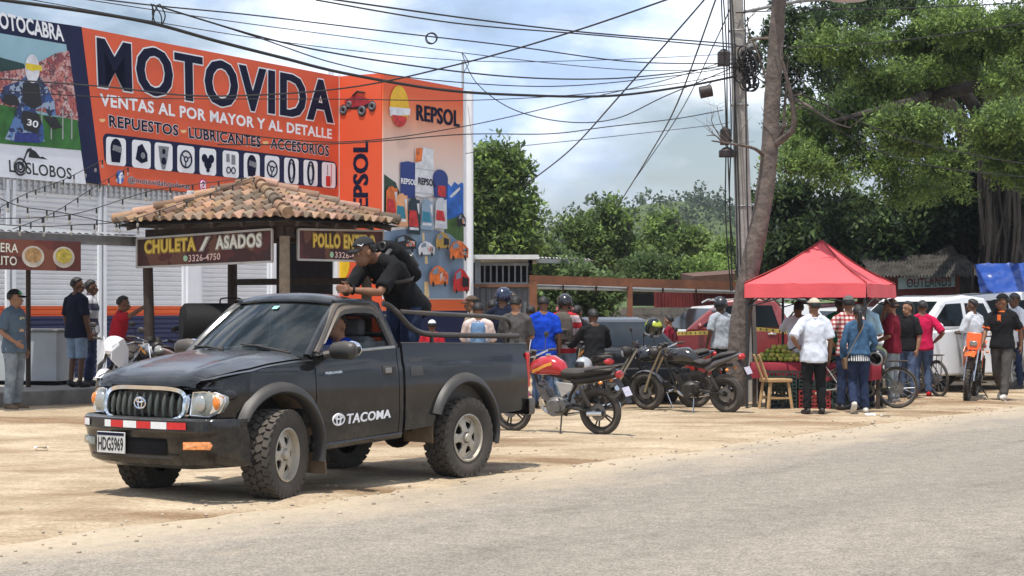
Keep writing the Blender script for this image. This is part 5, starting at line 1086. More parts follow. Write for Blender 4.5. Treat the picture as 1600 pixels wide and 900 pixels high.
def loose_helmet(par,c,r,m1,m2,rot):
    mb=MB(); b=MB(); b.ball((0,0,0),1,24,16); vs=[V((v[0]*.145,v[1]*.125,v[2]*.14)) for v in b.v]; ok=[not(v.z<-.09 or (v.x>.06 and -.06<v.z<.05)) for v in vs]
    mb.add([c+rot@(v*r) for v in vs],[f for f in b.f if all(ok[i] for i in f)]); o=mb.build('shell',m1,par); sm=o.modifiers.new('s','SOLIDIFY'); sm.thickness=.025
    mb=MB(); mb.grid([[c+rot@(V((.149*math.cos(a)*math.cos(t),.129*math.sin(a),.144*math.sin(t)*1.0))*r) for a in np.linspace(-1.1,1.1,9)] for t in np.linspace(-.42,.40,5)]); mb.build('visor',m2,par)
    mb=MB(); mb.torus(c+rot@V((0,0,-.09))*r,.1*r,.014*r,rot@V((0,0,1)),20,6); mb.build('trim',M('helmet_trim',(.35,.35,.36),.3),par)
loose_helmet(hm,hp_,1.0,M('helmet_black3',(.012,.012,.012),.25,coat=.4),M('visor_dark',(.01,.01,.012),.05,coat=.5),Matrix.Rotation(R(60),3,'Z')@Matrix.Rotation(R(70),3,'X'))
p,h=stand(1394,467,30.6); person('man in maroon tee and brown cap holding his arm up to the canopy',p,R(150),h,cmar,.68,wdenim,1,shgrey,0,cap=('backcap',cloth('cap_dbrown',(.09,.06,.045))),arms=('bent',((.25,.20,1.33),(.17,.13,1.62))),head=(-10,0),group=GR)
p,h=stand(1419,470,32.4); person('woman with brown hair in dark top behind the maroon tee',p,R(215),h,cblack,.7,denim,1,shblack,0,hair='long',group=GR,female=True)
p,h=stand(1441,469,33.0); person('man in crimson polo and jeans with his hand on his hip',p,R(80),h,ccrim,.66,denim,1,cred,1,arms=('down','hip'),head=(20,0),group=GR,girth=1.06)
p,h=stand(1520,467,34.5); person('man in white tee standing behind the orange dirt bike',p,R(130),h,cloth('white_tee',(.52,.54,.58),.06),.7,cblack,1,shblack,2,arms=('fwd','down'),head=(35,0),group=GR,girth=1.12)
p,h=stand(1566,459,31.7); pr=person('man in black and orange polo and black cap walking past the dirt bike',p,R(-125),h,cblack,.66,cloth('grey_trouser',(.075,.07,.065),.3),1,shwhite,1,cap=('cap',cblack),arms=('swing','swingf'),legs=WALKA,head=(-45,0),group=GR,girth=1.08,collar=cloth('orange_trim',(.75,.16,.04)))
s=pr[2]; otrim=cloth('orange_trim',(.75,.16,.04))
mb=MB(); mb.grid([[V((.150-.9*y*y,y,z))*s for y in np.linspace(-.03,.03,3)] for z in np.linspace(1.26,1.42,4)]); mb.build('orange_placket',otrim,pr[0])
for sg in (1,-1):
    a=pr[1]['sh',sg].lerp(pr[1]['el',sg],.84); d=(pr[1]['el',sg]-pr[1]['sh',sg]).normalized(); mb=MB(); mb.tube([a-d*.012,a+d*.018],.075*s,14); mb.build('orange_cuff',otrim,pr[0])
p,h=stand(1586,458,36.0); person('man in white collared shirt and grey cap behind the walking man',p,R(200),h,cwhite,.7,ddenim,1,shblack,2,cap=('cap',cloth('cap_gr2',(.10,.10,.10))),group=GR)
# ================= tiled kiosk
wood=M('dark_wood',(.045,.030,.022),.85,var=.35,scale=9,bump=.4,bscale=30); tile=None
def tile_mat():
    m=M('clay_tile',(.33,.20,.128),.9,var=.42,scale=1.3,bump=.3,bscale=50,spec=.2); t=m.node_tree; N=t.nodes; l=t.links.new; b=N['Principled BSDF']
    at=N.new('ShaderNodeAttribute'); at.attribute_name='tilecol'; old=b.inputs['Base Color'].links[0].from_socket
    x=N.new('ShaderNodeMixRGB'); x.blend_type='MULTIPLY'; x.inputs[0].default_value=1; l(old,x.inputs[1]); l(at.outputs['Color'],x.inputs[2]); l(x.outputs[0],b.inputs['Base Color']); return m
tile=tile_mat()
KN=V((-3.26,26.5,0)); KL,KM,KO=2.72,1.9,.36
kio=thing('kiosk','food kiosk with clay tiled hip roof on dark posts before the shutters','kiosk')
def kp(a,b,z): p=KN+RN*a+RDIR*b; return V((p.x,p.y,z))
zr=2.83; cs=[kp(-KO,-KO,zr),kp(KL+KO,-KO,zr),kp(KL+KO,KM+KO,zr),kp(-KO,KM+KO,zr)]; apx=kp(KL/2,KM/2,3.41)
mb=MB(); tcol=[]; q=random.Random(4); tcs={}
def tcolr(key):
    if key not in tcs:
        v=q.uniform(.5,1.3); k=q.random(); tcs[key]=(v*1.0,v*q.uniform(.95,1.1),v*q.uniform(.9,1.2)) if k<.72 else (v*.62,v*.78,v*.9)
    return tcs[key]
for fi in range(4):
    A,B=cs[fi],cs[(fi+1)%4]; u_=(B-A); Lw=u_.length; u_.normalize(); mid=(A+B)/2; sl_=(apx-mid); sl_=sl_-u_*sl_.dot(u_); Sl=sl_.length; sl_.normalize(); ax=(apx-A).dot(u_); n_=u_.cross(sl_); n_=n_ if n_.z>0 else -n_
    pitch=.195; cl=.225; nc=int(Lw/pitch); prev=None; ncr=int(Sl/cl)+1; seg=10
    for c in range(ncr):
        rows=[]
        for k,sv in enumerate((c*cl,c*cl+.002,(c+1)*cl+.02)):
            sv2=min(sv,Sl); f=sv2/Sl; a=ax*f; b=Lw+(ax-Lw)*f; row=[]
            for i in range(nc*seg+1):
                uu=Lw*i/(nc*seg); ph=(uu/pitch)*2*math.pi; ti=int(uu/pitch); j=q.random
                uc_=max(a,min(b,uu)); h=.040*(math.cos(ph)+.25*math.cos(2*ph)*.3); st=(.045 if k else .0)*(1 if k==1 else .0) ; jit=.02*noise.noise(V((ti*3.1+fi*9,c*5.3,1)))
                p=A+u_*uc_+sl_*(sv2+(-jit*1.4 if k<2 else 0))+n_*(h*(.35 if k==0 else 1)+(.03 if k==1 else 0)+.06+jit); row.append(p); tcol.append(tcolr((fi,int((uu+pitch/2)/pitch),c)))
            rows.append(row)
        mb.grid(rows)
for k in range(4):   # hip caps
    a=cs[k]+V((0,0,.07)); b=apx+V((0,0,.10)); n=7
    for i in range(n):
        p=a.lerp(b,i/n); p2=a.lerp(b,(i+1.2)/n); m0=len(mb.v); mb.tube([p+V((0,0,.03)),p2],[.085,.07],10); tcol+= [tcolr(('h',k,i))]*(len(mb.v)-m0)
o=mb.build('roof',tile,kio,ang=60); ca=o.data.color_attributes.new('tilecol','FLOAT_COLOR','POINT')
for i,c in enumerate(tcol): ca.data[i].color=(*c,1)
mb=MB(); mb.add([p-V((0,0,.01)) for p in cs]+[apx-V((0,0,.06))],[(0,1,4),(1,2,4),(2,3,4),(3,0,4)]); mb.build('soffit',wood,kio,smooth=False)
for (a,b),(c,d) in ((((0,0),(KL,0))),((KL,0),(KL,KM)),((KL,KM),(0,KM)),((0,KM),(0,0))):
    mb=MB(); mb.beam(kp(a,b,2.69),kp(c,d,2.69),.09,.17); mb.build('beam',wood,kio,smooth=False,bevel=.006)
lwood=M('light_post',(.22,.17,.12),.85,var=.3,scale=9,bump=.3)
for k,(a,b) in enumerate(((0,0),(KL,0),(KL,KM),(0,KM))):
    mb=MB(); dx=.06 if k==1 else 0; p=kp(a,b,0); mb.tube([p+V((dx,0,0)),kp(a,b,2.62)],[.085,.075],10); mb.build('post',lwood if k==0 else wood,kio)
for i in range(6):
    for f in (0,1):
        mb=MB(); e=cs[0].lerp(cs[1] if f==0 else cs[3],(i+.5)/6); e2=e.lerp(apx,.45); mb.beam(e-V((0,0,.05)),e2-V((0,0,.09)),.05,.07); mb.build('rafter',wood,kio,smooth=False)
mb=MB(); mb.beam(kp(0,KM,2.0),kp(KL,KM,2.0),.05,.10); mb.build('back_rail',wood,kio,smooth=False)
print_dark=cell_mat('banner_food',[(.06,.011,.009),(.085,.014,.011),(.035,.009,.008),(.13,.05,.025),(.045,.008,.007)],5.5); yel=M('letter_yellow',(.72,.50,.07),.5,var=.03); blkl=M('letter_black',(.01,.008,.008),.6,var=.02); creaml=M('letter_cream',(.74,.72,.62),.5,var=.03); pinkl=M('letter_pink',(.72,.50,.45),.5)
def banner(name,label,cat,pl,quad,texts,h=.10,bg=print_dark,fr=True,group=None):
    t=thing(name,label,cat,(0,0,0),0,group); Q=pxquad(pl,*quad)
    mb=MB(); put_poly(mb,pl,Q,h,None,.02); mb.build('panel',bg,t,smooth=False)
    if fr:
        mb=MB(); q=[pl.at(u_,v_,h+.005) for u_,v_ in Q]
        for i in range(4): mb.beam(q[i],q[(i+1)%4],.03,.03,pl.n)
        mb.build('frame',M('banner_frame',(.45,.43,.40),.5,.3),t,smooth=False)
    for s_,qd,m_,ol in texts:
        if ol: mb=MB(); put_text(mb,pl,s_,pxquad(pl,*qd),h+.008,.075,1.12,base_off=.03,bold=.02); mb.build('letter_outline',ol,t,smooth=False); mb=MB(); put_text(mb,pl,s_,pxquad(pl,*qd),h+.0105,.055,1.12,base_off=.03,bold=.02); mb.build('letter_shadow',blkl,t,smooth=False)
        mb=MB(); put_text(mb,pl,s_,pxquad(pl,*qd),h+.014,.03 if ol else .015,1.12 if ol else 1.05,base_off=.03 if ol else .015,bold=.02 if ol else 0); mb.build('lettering',m_,t,smooth=False)
    return t
GLp=Plane(KN+V((0,0,0)),-RN); GRp=Plane(KN,RDIR)
b1=banner('food_banner','dark red food banner under the tiled roof reading CHULETA / ASADOS','sign',GLp,((222,373.5),(433,358.5),(433,409),(222,418)),[('CHULETA',((234,376),(314,370.6),(314,392),(234,397)),yel,yel),('/',((324,371),(335,370.5),(331,391),(320,392)),creaml,creaml),('ASADOS',((345,369.5),(417,364.5),(417,386),(345,390)),creaml,creaml),('3326-4750',((303,398.5),(352.5,395.5),(352.5,406),(303,409.5)),pinkl,None)],group='food banners on the kiosk')
b2=banner('food_banner','dark red food banner under the tiled roof reading POLLO ENTERO','sign',GRp,((457,358.5),(590,361),(590,409),(457,405.8)),[('POLLO ENTERO',((480,365),(577,368),(577,391),(480,386)),yel,yel),('3326-4750',((514,393.5),(562,395.5),(562,405.5),(514,403)),pinkl,None)],group='food banners on the kiosk')
for t_,pl,c in ((b1,GLp,(298,404)),(b2,GRp,(509,398))):
    u_,v_=pl.px(*c); mb=MB(); put_poly(mb,pl,circ(u_,v_,.045),.113); mb.build('phone_icon',M('icon_green',(.35,.55,.35),.5),t_,smooth=False)
# ---- grill drum and masonry counter
gri=thing('barbecue_drum','big black drum barbecue with a wire handle beside the kiosk post','barbecue')
steel=M('sooty_steel',(.008,.008,.008),.7,var=.3,scale=5,spec=.2); gd=P(283,508,27.3); gd.z=1.33; g2=gd+(V((.95,.30,0)).normalized())*1.75
mb=MB(); ax=(g2-gd).normalized(); mb.lathe([(0,0),(.27,0),(.325,.05),(.33,.1),(.33,1.65),(.325,1.7),(.27,1.75),(0,1.75)],gd,ax,32); mb.build('drum',steel,gri)
mb=MB(); mid=gd.lerp(g2,.42)+V((0,0,.33)); mb.tube(catmull([mid-ax*.16,mid-ax*.13+V((0,0,.07)),mid+ax*.13+V((0,0,.07)),mid+ax*.16],5),.012,6); mb.build('handle',steel,gri)
for t in (.15,.85):
    p=gd.lerp(g2,t)
    for sgn in (1,-1): mb=MB(); mb.beam(p-V((0,0,.25)),V((p.x,p.y+sgn*.3,0.0)),.05,.05); mb.build('leg',steel,gri,smooth=False)
cn=thing('masonry_counter','low dark masonry counter in front of the drum barbecue','counter'); cdk=M('dark_concrete',(.07,.06,.055),.95,var=.4,scale=4,bump=.5)
a=Gd(214,26.9); ax2=V((.98,.2,0)).normalized(); mb=MB(); c=a+ax2*1.2; mb.box((c.x,c.y,.37),(2.4,.35,.74),Matrix((ax2,V((-ax2.y,ax2.x,0)),V((0,0,1)))).transposed()); mb.build('block_base',cdk,cn,smooth=False,bevel=.015)
mb=MB(); mb.box((c.x,c.y,.765),(2.5,.42,.05),Matrix((ax2,V((-ax2.y,ax2.x,0)),V((0,0,1)))).transposed()); mb.build('counter_top',M('counter_top',(.12,.10,.09),.9,var=.3,bump=.3),cn,smooth=False,bevel=.008)
# ---- grey serving counter on the sidewalk
sc=thing('serving_counter','pale grey concrete counter on the sidewalk behind the man in slate blue tee','counter')
a=P(-30,540,30.6); b=P(103,540,30.2); d=(b-a); d.z=0; Ls=d.length; d.normalize(); Rm=Matrix((d,V((-d.y,d.x,0)),V((0,0,1)))).transposed(); c=(a+b)/2
mb=MB(); mb.box((c.x,c.y,.80),(Ls,.6,.80),Rm); mb.build('front_panel',M('counter_grey',(.36,.38,.39),.6,var=.12,scale=2),sc,smooth=False,bevel=.012)
mb=MB(); mb.box((c.x,c.y,1.225),(Ls+.08,.7,.04),Rm); mb.build('counter_top',M('counter_lip',(.18,.18,.18),.5,var=.2),sc,smooth=False,bevel=.006)
mb=MB(); mb.box((c.x,c.y+.03,.365),(Ls-.1,.5,.06),Rm); mb.build('plinth',dark,sc,smooth=False)
# ---- corrugated awning with food poster
aw=thing('corrugated_awning','grey corrugated awning on the left, its edge running up to the kiosk post','awning')
A0=P(-40,372,25.75); A1=P(214,383,28.15); A0.z=A1.z=2.60; al=(A1-A0).length; ad=(A1-A0).normalized(); galv=M('galvanised',(.42,.43,.43),.45,.6,var=.2,scale=3)
mb=MB(); rows=[]
nw=int(al/.035)
for i in range(nw+1):
    p=A0+ad*(al*i/nw); z=.012*math.sin(i*math.pi/2*1.0); rows.append([p+V((0,0,.09+z)),p+RN*2.6+V((0,0,.30+z))])
mb.grid(rows); mb.build('roof_sheet',galv,aw,ang=60)
mb=MB(); mb.beam(A0+RN*.04,A1+RN*.04,.06,.14); mb.build('fascia',M('fascia_grey',(.16,.155,.15),.7,var=.2),aw,smooth=False)
for t in (.0,.97): mb=MB(); p=A0+ad*(al*t)+RN*2.3; mb.cyl((p.x,p.y,.1),(p.x,p.y,2.83),.04,8); mb.build('post',wood,aw)
AP=Plane(A0-RN*.02,ad)
mb=cell_mat('poster_food',[(.15,.035,.028),(.19,.06,.035),(.11,.03,.025)],3)
po=banner('food_poster','faded food poster with two plates hanging under the corrugated awning','poster',AP,((-35,372),(125,378),(125,424),(-35,420)),[('MANERA',((-38,377),(26,381),(26,395),(-38,392)),creaml,None),('BURRITO',((-40,397),(24,401),(24,415),(-40,412)),creaml,None)],.02,mb,False)
for i,(x,y,cc) in enumerate(((50,401,(.40,.24,.10)),(98,402,(.45,.36,.06)))):
    u_,v_=AP.px(x,y); mb=MB(); put_poly(mb,AP,circ(u_,v_,.20,.155),.024); pm=mb.build('printed_plate',M('poster_white',(.55,.5,.42),.6,var=.2),po,smooth=False); mb=MB(); put_poly(mb,AP,circ(u_,v_+.02,.15,.11),.027); mb.build('printed_food',M('poster_food%d'%i,cc,.7,var=.6,scale=14),pm,smooth=False)
# ---- string lights
bulb=glass('bulb_glass',(.45,.42,.38),.5,.1); wirem=M('black_wire',(.012,.012,.012),.6)
strs=[[(-10,350),(60,354),(127,351),(177,348),(215,340),(317,306),(397,277)],[(-10,330),(42,302),(99,281),(160,250)],[(20,358),(84,332),(156,287),(200,262)],[(-10,341),(60,340),(127,332),(228,300),(290,290),(385,278)],[(-10,305),(30,322),(90,331),(170,347),(225,352)]]
nm=['lowest','steep left','steep right','middle','sagging']
for i,st in enumerate(strs):
    d0,d1=[(26,27.9),(26.2,32),(26.4,32),(26,28),(25.6,27.8)][i]
    n=len(st); pts=catmull([P(x,y,d0+(d1-d0)*k/(n-1)) for k,(x,y) in enumerate(st)],8)
    t=thing('string_lights',['string of bulbs running lowest, just above the awning edge to the kiosk peak','string of bulbs climbing steeply from the left frame edge to the billboard','string of bulbs climbing to the billboard over the second shutter','string of bulbs from the left frame edge up to the kiosk peak','string of bulbs sagging down toward the left kiosk eave'][i],'string lights',(0,0,0),0,'bulb strings between the billboard, awning and kiosk')
    mb=MB(); mb.tube(pts,.007,5,False); mb.build('wire',wirem,t)
    acc=0
    for a,b in zip(pts,pts[1:]):
        acc+=(b-a).length
        if acc>.34:
            acc=0; mb=MB(); mb.tube([b,b-V((0,0,.08))],.013,6); s_=mb.build('socket',wirem,t); mb=MB(); mb.ball(b-V((0,0,.112)),(.022,.022,.038),8,6); mb.build('bulb',bulb,s_)
# ================= right of the shop: shed, fence, rusty frame, block wall, red shed
sh=thing('roofed_shed','dark open shed with upright bars and pale flat roof beside the oil mural','shed'); gm=M('shed_grey',(.30,.31,.31),.6,.3,var=.2)
D1=44.0
def bx3(name,x0,x1,y0,y1,d0,d1,mat,par,bevel=0):
    a,b=P(x0,y0,d0),P(x1,y1,d0); a2,b2=P(x0,y0,d0),P(x1,y1,d0); mb=MB(); mb.box(((a.x+b.x)/2,(d0+d1)/2,(a.z+b.z)/2),(abs(b.x-a.x),d1-d0,abs(a.z-b.z))); return mb.build(name,mat,par,smooth=False,bevel=bevel)
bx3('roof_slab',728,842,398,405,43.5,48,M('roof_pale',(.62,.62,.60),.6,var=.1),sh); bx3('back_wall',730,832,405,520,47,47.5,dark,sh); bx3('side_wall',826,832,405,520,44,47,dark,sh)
for x in (742,): bx3('post',x,x+9,405,450,43.8,43.95,gm,sh)
for i in range(8): bx3('bar',756+i*9.5,758.5+i*9.5,414,442,44,44.05,gm,sh)
bx3('bar_rail',750,826,411,415,43.97,44.07,gm,sh); bx3('bar_rail',750,826,441,444,43.97,44.07,gm,sh)
mb=MB(); a,b=P(838,402,43.6),P(922,405,44.6); rows=[]
for i in range(61): p=a.lerp(b,i/60); z=.02*math.sin(i*math.pi/2); rows.append([p+V((0,0,z)),p+V((.2,2.6,.03+z)),]) 
mb.grid(rows); mb.build('roof_sheet',M('roof_pale',(.62,.62,.6)),sh,ang=60)
mb=MB(); mb.beam(a-V((0,0,.08)),b-V((0,0,.08)),.05,.10); mb.build('eave_beam',gm,sh,smooth=False)
fn=thing('metal_fence','grey sheet metal fence topped by black bars below the open shed','fence')
bx3('sheet_panel',735,828,450,560,43.2,43.24,M('sheet_grey',(.17,.18,.19),.6,.3,var=.25),fn); bx3('top_rail',733,830,444,449,43.1,43.25,M('rust',(.16,.07,.035)),fn)
for i in range(10): bx3('bar',740+i*9.2,741.8+i*9.2,448,520,43.08,43.12,blkp,fn)
rf=thing('rusty_frame','rusty steel beam on posts with a grey pipe crossing under it','steel frame'); rust=M('rust_beam',(.17,.065,.03),.85,var=.3,scale=3)
a,b=P(829,437,40.5),P(1152,447,44.0); mb=MB(); mb.beam(a,b,.1,.2); mb.build('beam',rust,rf,smooth=False); a,b=P(838,448,40.6),P(1152,456,44.1); mb=MB(); mb.cyl(a+V((0,.12,0)),b+V((0,.12,0)),.05,8); mb.build('pipe',M('pipe_grey',(.36,.40,.41),.5,.4),rf)
for x,d in ((833,40.5),(984,42.1)): 
    p=P(x,440,d); mb=MB(); mb.box((p.x,p.y,p.z/2),(.17 if x<900 else .12,.12,p.z)); mb.build('post',rust,rf,smooth=False)
for i in range(5): p=P(880+i*52,443,41+i*.57); mb=MB(); mb.box((p.x,p.y+.05,p.z-.08),(.04,.03,.28)); mb.build('bracket',M('rust_dark',(.06,.03,.02),.9),rf,smooth=False)
bw=thing('block_wall','weathered grey block wall behind the parked cars','wall'); blk_m=M('old_block',(.20,.185,.16),.95,var=.4,scale=1.6,bump=.5,bscale=14)
def brickgrid(name,p0,p1,z1,mat,par,bh=.2,bl=.4,th=.18,z0=0):
    mb=MB(); d=(p1-p0); d.z=0; Lq=d.length; d.normalize(); nn=V((d.y,-d.x,0)); z=z0; r=0
    while z<z1-.01:
        s_=-(r%2)*bl/2
        while s_<Lq:
            a=max(0,s_)+.006; b=min(Lq,s_+bl)-.006
            if b>a: c=p0+d*((a+b)/2)+nn*rnd.uniform(0,.012); mb.box((c.x,c.y,z+bh/2),(b-a,th,bh-.012),Matrix((d,V((-d.y,d.x,0)),V((0,0,1)))).transposed())
            s_+=bl
        z+=bh; r+=1
    c=(p0+p1)/2; mb.box((c.x,c.y,(z0+z1)/2),(Lq,th-.03,z1-z0-.01),Matrix((d,V((-d.y,d.x,0)),V((0,0,1)))).transposed()); return mb.build(name,mat,par,smooth=False)
brickgrid('blocks',P(838,480,44.5),P(1168,480,47.5),1.45,blk_m,bw)
rs_=thing('red_shed','dark red corrugated shed with a brown lean-to roof behind the block wall','shed'); redc=M('red_sheet',(.16,.022,.02),.7,.1,var=.3,scale=2)
mb=MB(); a,b=P(1022,470,51),P(1190,470,51); rows=[]
for i in range(121): x=a.x+(b.x-a.x)*i/120; y=51+.03*(1 if i%4<2 else -1); rows.append([(x,y,0),(x,y,2.3)])
mb.grid(rows); mb.build('wall',redc,rs_,smooth=False)
mb=MB(); rows=[[P(1085,446,50.4)+V((0,0,0)),P(1230,436,50.4)],[P(1085,446,50.4)+V((0,4,.15)),P(1230,436,50.4)+V((0,4,.15))]]; mb.grid(rows); o=mb.build('roof',M('roof_brown',(.10,.05,.032),.9,var=.3),rs_,smooth=False); sm=o.modifiers.new('s','SOLIDIFY'); sm.thickness=.25
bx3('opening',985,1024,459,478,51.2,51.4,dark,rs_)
# right: old tiled house with sign, blue tarpaulin
oh=thing('tiled_house','low old house with a dark mossy tiled roof behind the white pickup','house')
a,b=P(1358,424,43),P(1530,416,43); mb=MB(); rows=[]
for i in range(161):
    t=i/160; p=a.lerp(b,t); p.z=a.z+.03*math.sin(i*1.26)-.02*noise.noise(V((i*.1,0,0))); 
    rows.append([p+V((-.1,-.35,-.12)),p+V((0,.4,.08)),p+V((0,.41,.13)),p+V((0,1.2,.33)),p+V((0,1.21,.38)),p+V((0,2.4,.50))])
mb.grid(rows); mb.build('roof',M('mossy_tile',(.06,.056,.05),.95,var=.7,scale=5,bump=.8,bscale=9,spec=.15),oh,ang=70)
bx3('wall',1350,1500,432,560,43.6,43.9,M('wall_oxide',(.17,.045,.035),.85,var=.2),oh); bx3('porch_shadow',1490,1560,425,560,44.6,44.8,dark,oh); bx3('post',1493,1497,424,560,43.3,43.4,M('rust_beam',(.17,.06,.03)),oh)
SP=Plane(P(1400,440,43.2),V((1,.05,0)))
banner('shop_sign','weathered pale green board lettered OUTLANDS under the mossy tiled roof','sign',SP,((1403,434),(1491,429),(1492,448),(1403,452)),[('OUTLANDS',((1416,436),(1485,432.5),(1486,447),(1416,449.5)),M('letter_dkgreen',(.02,.06,.04),.6,var=.5,scale=9),None)],.03,M('sign_sage',(.30,.38,.36),.7,var=.2),False)
_sg=bpy.data.objects['shop_sign']; mb=MB(); put_text(mb,SP,'OUTLANDS',pxquad(SP,(1416,435.5),(1485,432),(1485.5,440),(1416,443.5)),.046,.02,1.05); mb.build('lettering',M('letter_redbrown',(.20,.03,.03),.6,var=.3),_sg,smooth=False)
tp=thing('blue_tarpaulin','wrinkled blue tarpaulin strung up beside the mossy tiled house','tarpaulin'); mb=MB(); rows=[]
for j in range(15):
    t=j/14; row=[]
    for i in range(40):
        s_=i/39; x=1523+ (1640-1523)*s_-12*t*(1-s_)-0; p=P(x,412+46*t-2*s_,42.4); p.y+=-1.2*t+.08*noise.noise(V((s_*9+t*4,t*5,2)))+.05*noise.noise(V((s_*25,t*9,5))); p.z+=.05*noise.noise(V((s_*14,t*7,7))); row.append(p)
    rows.append(row)
mb.grid(rows); mb.build('sheet',M('tarp_blue',(.022,.065,.28),.3,var=.2,scale=2,bump=.7,bscale=5),tp,ang=180)
p=P(1520,420,42.3); mb=MB(); mb.cyl((p.x,p.y,0),(p.x,p.y,p.z+.1),.03,6); mb.build('pole',wood,tp)
# ================= cars in the background
def car(name,label,cat,loc,yaw,mat,W,fo,wb,L,top,gh,wins,r=.34,bed=None,rack=False,tail=M('tail_red2',(.42,.02,.015),.2,coat=.4),gw=.14):
    """x=0 at the front bumper, running back to -L; top = upper line of the lower body, gh = cabin: base front, top front, top rear, base rear"""
    t=thing(name,label,cat,loc,yaw); ax=[-fo,-fo-wb]; h=W/2
    bot=[]
    zs=r*.85
    bot.append((0,zs+.08))
    for a in ax:
        ra=r*1.2
        for k in range(13): an=math.pi*k/12; bot.append((a+ra*math.cos(an),max(zs,r*.95+ra*math.sin(an)) if 0<k<12 else zs))
    bot.append((-L,zs+.12))
    prof=bot+[(x,z) for x,z in reversed(top)]
    mb=MB(); nn=len(prof); ins=lambda z:h-.05*max(0,(z-.75))-.10*max(0,.55-z)
    mb.add([(x,ins(z),z) for x,z in prof]+[(x,-ins(z),z) for x,z in prof],[tuple(range(nn)),tuple(range(2*nn-1,nn-1,-1))]+[(i,(i+1)%nn,nn+(i+1)%nn,nn+i) for i in range(nn)])
    mb.build('body',mat,t,bevel=.045,seg=3)
    z0=min(gh[0][1],gh[3][1])-.03; zt=max(gh[1][1],gh[2][1])
    def gy(z,sg,o=0): return sg*(h-.04-gw*(z-z0)/(zt-z0)+o)
    g=[gh[0],((gh[0][0]+gh[1][0])/2-.0,(gh[0][1]+gh[1][1])/2+.03),gh[1],((gh[1][0]+gh[2][0])/2,zt+.05),gh[2],((gh[2][0]+gh[3][0])/2,(gh[2][1]+gh[3][1])/2+.02),gh[3]]; n=len(g)
    mb=MB(); mb.add([(x,gy(z,1),z) for x,z in g]+[(x,gy(z,-1),z) for x,z in g],[tuple(range(n)),tuple(range(2*n-1,n-1,-1))]+[(i,(i+1)%n,n+(i+1)%n,n+i) for i in range(n)])
    mb.build('cabin',mat,t,bevel=.05,seg=3)
    gl=M('car_glass',(.007,.010,.012),.12,var=.1,spec=.14)
    for w_ in wins:
        for sg in (1,-1):
            mb=MB(); q=[V((x,gy(z,sg,.006),z)) for x,z in w_]; mb.prism([p-V((0,sg*.03,0)) for p in q],(0,sg*.03,0)); mb.build('side_window',gl,t,smooth=False,bevel=.012)
    for (a,b),nm in (((gh[0],gh[1]),'windscreen'),((gh[3],gh[2]),'rear_window')):
        dx=.05 if nm=='windscreen' else -.05
        mid=((a[0]+b[0])/2,(a[1]+b[1])/2+(.03 if nm=='windscreen' else .02)); A=V((a[0],0,a[1]));B=V((b[0],0,b[1])); Mi=V((mid[0],0,mid[1])); nrm=V((B.z-A.z,0,-(B.x-A.x))).normalized()*(1 if nm=='windscreen' else -1)
        rows=[]
        for P0,P1,f0,f1 in ((A,Mi,.14,1),(Mi,B,0,.82)):
            for f in (f0,f1): p=P0.lerp(P1,f)+nrm*.008; rows.append([V((p.x,(gy(p.z,1)-.085*(1 if yy>0 else -1)*0)*0+yy*(abs(gy(p.z,1))-.08),p.z)) for yy in (-1,-.5,0,.5,1)])
        mb=MB(); mb.grid(rows[:2]+rows[3:]); mb.build(nm,gl,t)
    for a in ax:
        for sg in (1,-1):
            w_=empty('wheel',(a,sg*(h-.13),r)); w_.parent=t; w_.rotation_euler=(0,0,0 if sg>0 else math.pi)
            mb=MB(); mb.lathe([(r*.62,-.1),(r*.85,-.11),(r*.97,-.09),(r,-.05),(r,.05),(r*.97,.09),(r*.85,.11),(r*.62,.1)],n=28); mb.build('tyre',rubber,w_)
            mb=MB(); mb.lathe([(r*.64,.085),(r*.60,.095),(r*.55,.05),(r*.2,.06),(0,.075)],n=28)
            for k in range(7): an=2*math.pi*k/7; mb.box((r*.36*math.cos(an),.068,r*.36*math.sin(an)),(r*.42,.03,r*.13),Matrix.Rotation(-an,3,'Y'))
            mb.build('rim',M('alloy',(.42,.42,.42),.35,.7,dust=.3),w_)
    zb=top[0][1]
    for sg in (1,-1):
        mb=MB(); mb.box((-.10,sg*(h-.24),top[1][1]-.13),(.22,.36,.15)); mb.build('headlight',lens,t,bevel=.03)
        zt_=top[-1][1]-.2
        mb=MB(); mb.box((-L+.08,sg*(h-.13),zt_),(.18,.24,.17)); mb.build('tail_light',tail,t,bevel=.03)
        mb=MB(); mb.ball((gh[0][0]-.30,sg*(h+.10),gh[0][1]+.10),(.06,.10,.07),10,6); mb.build('side_mirror',mat,t)
        for k,w_ in enumerate(wins):
            x=max(p[0] for p in w_)-.0; xm=min(p[0] for p in w_); zz=min(p[1] for p in w_)
            if k<2: mb=MB(); mb.box((xm+.14,sg*(ins(zz-.12)+.006),zz-.12),(.16,.03,.035)); mb.build('door_handle',chrome,t,bevel=.008)
            mb=MB(); mb.box((xm+.02,sg*(ins(.8)+.001),.78),(.008,.01,.72)); mb.build('door_gap',dark,t,smooth=False)
    mb=MB(); mb.box((-.01,0,.50),(.08,W*.86,.2)); mb.build('front_bumper',blkp if 'pickup' in name else mat,t,bevel=.03)
    mb=MB(); mb.box((-L+.0,0,.52),(.08,W*.88,.2)); mb.build('rear_bumper',M('bumper_dark',(.1,.1,.1)) if 'pickup' in name else mat,t,bevel=.03)
    mb=MB(); mb.box((-L/2,0,.42),(L*.9,W*.8,.2)); mb.build('underbody',under,t,smooth=False)
    if bed: mb=MB(); mb.box(((bed[0]+bed[1])/2,0,bed[2]+.006),(abs(bed[0]-bed[1]),W-.32,.01)); mb.build('bed_opening',dark,t,smooth=False)
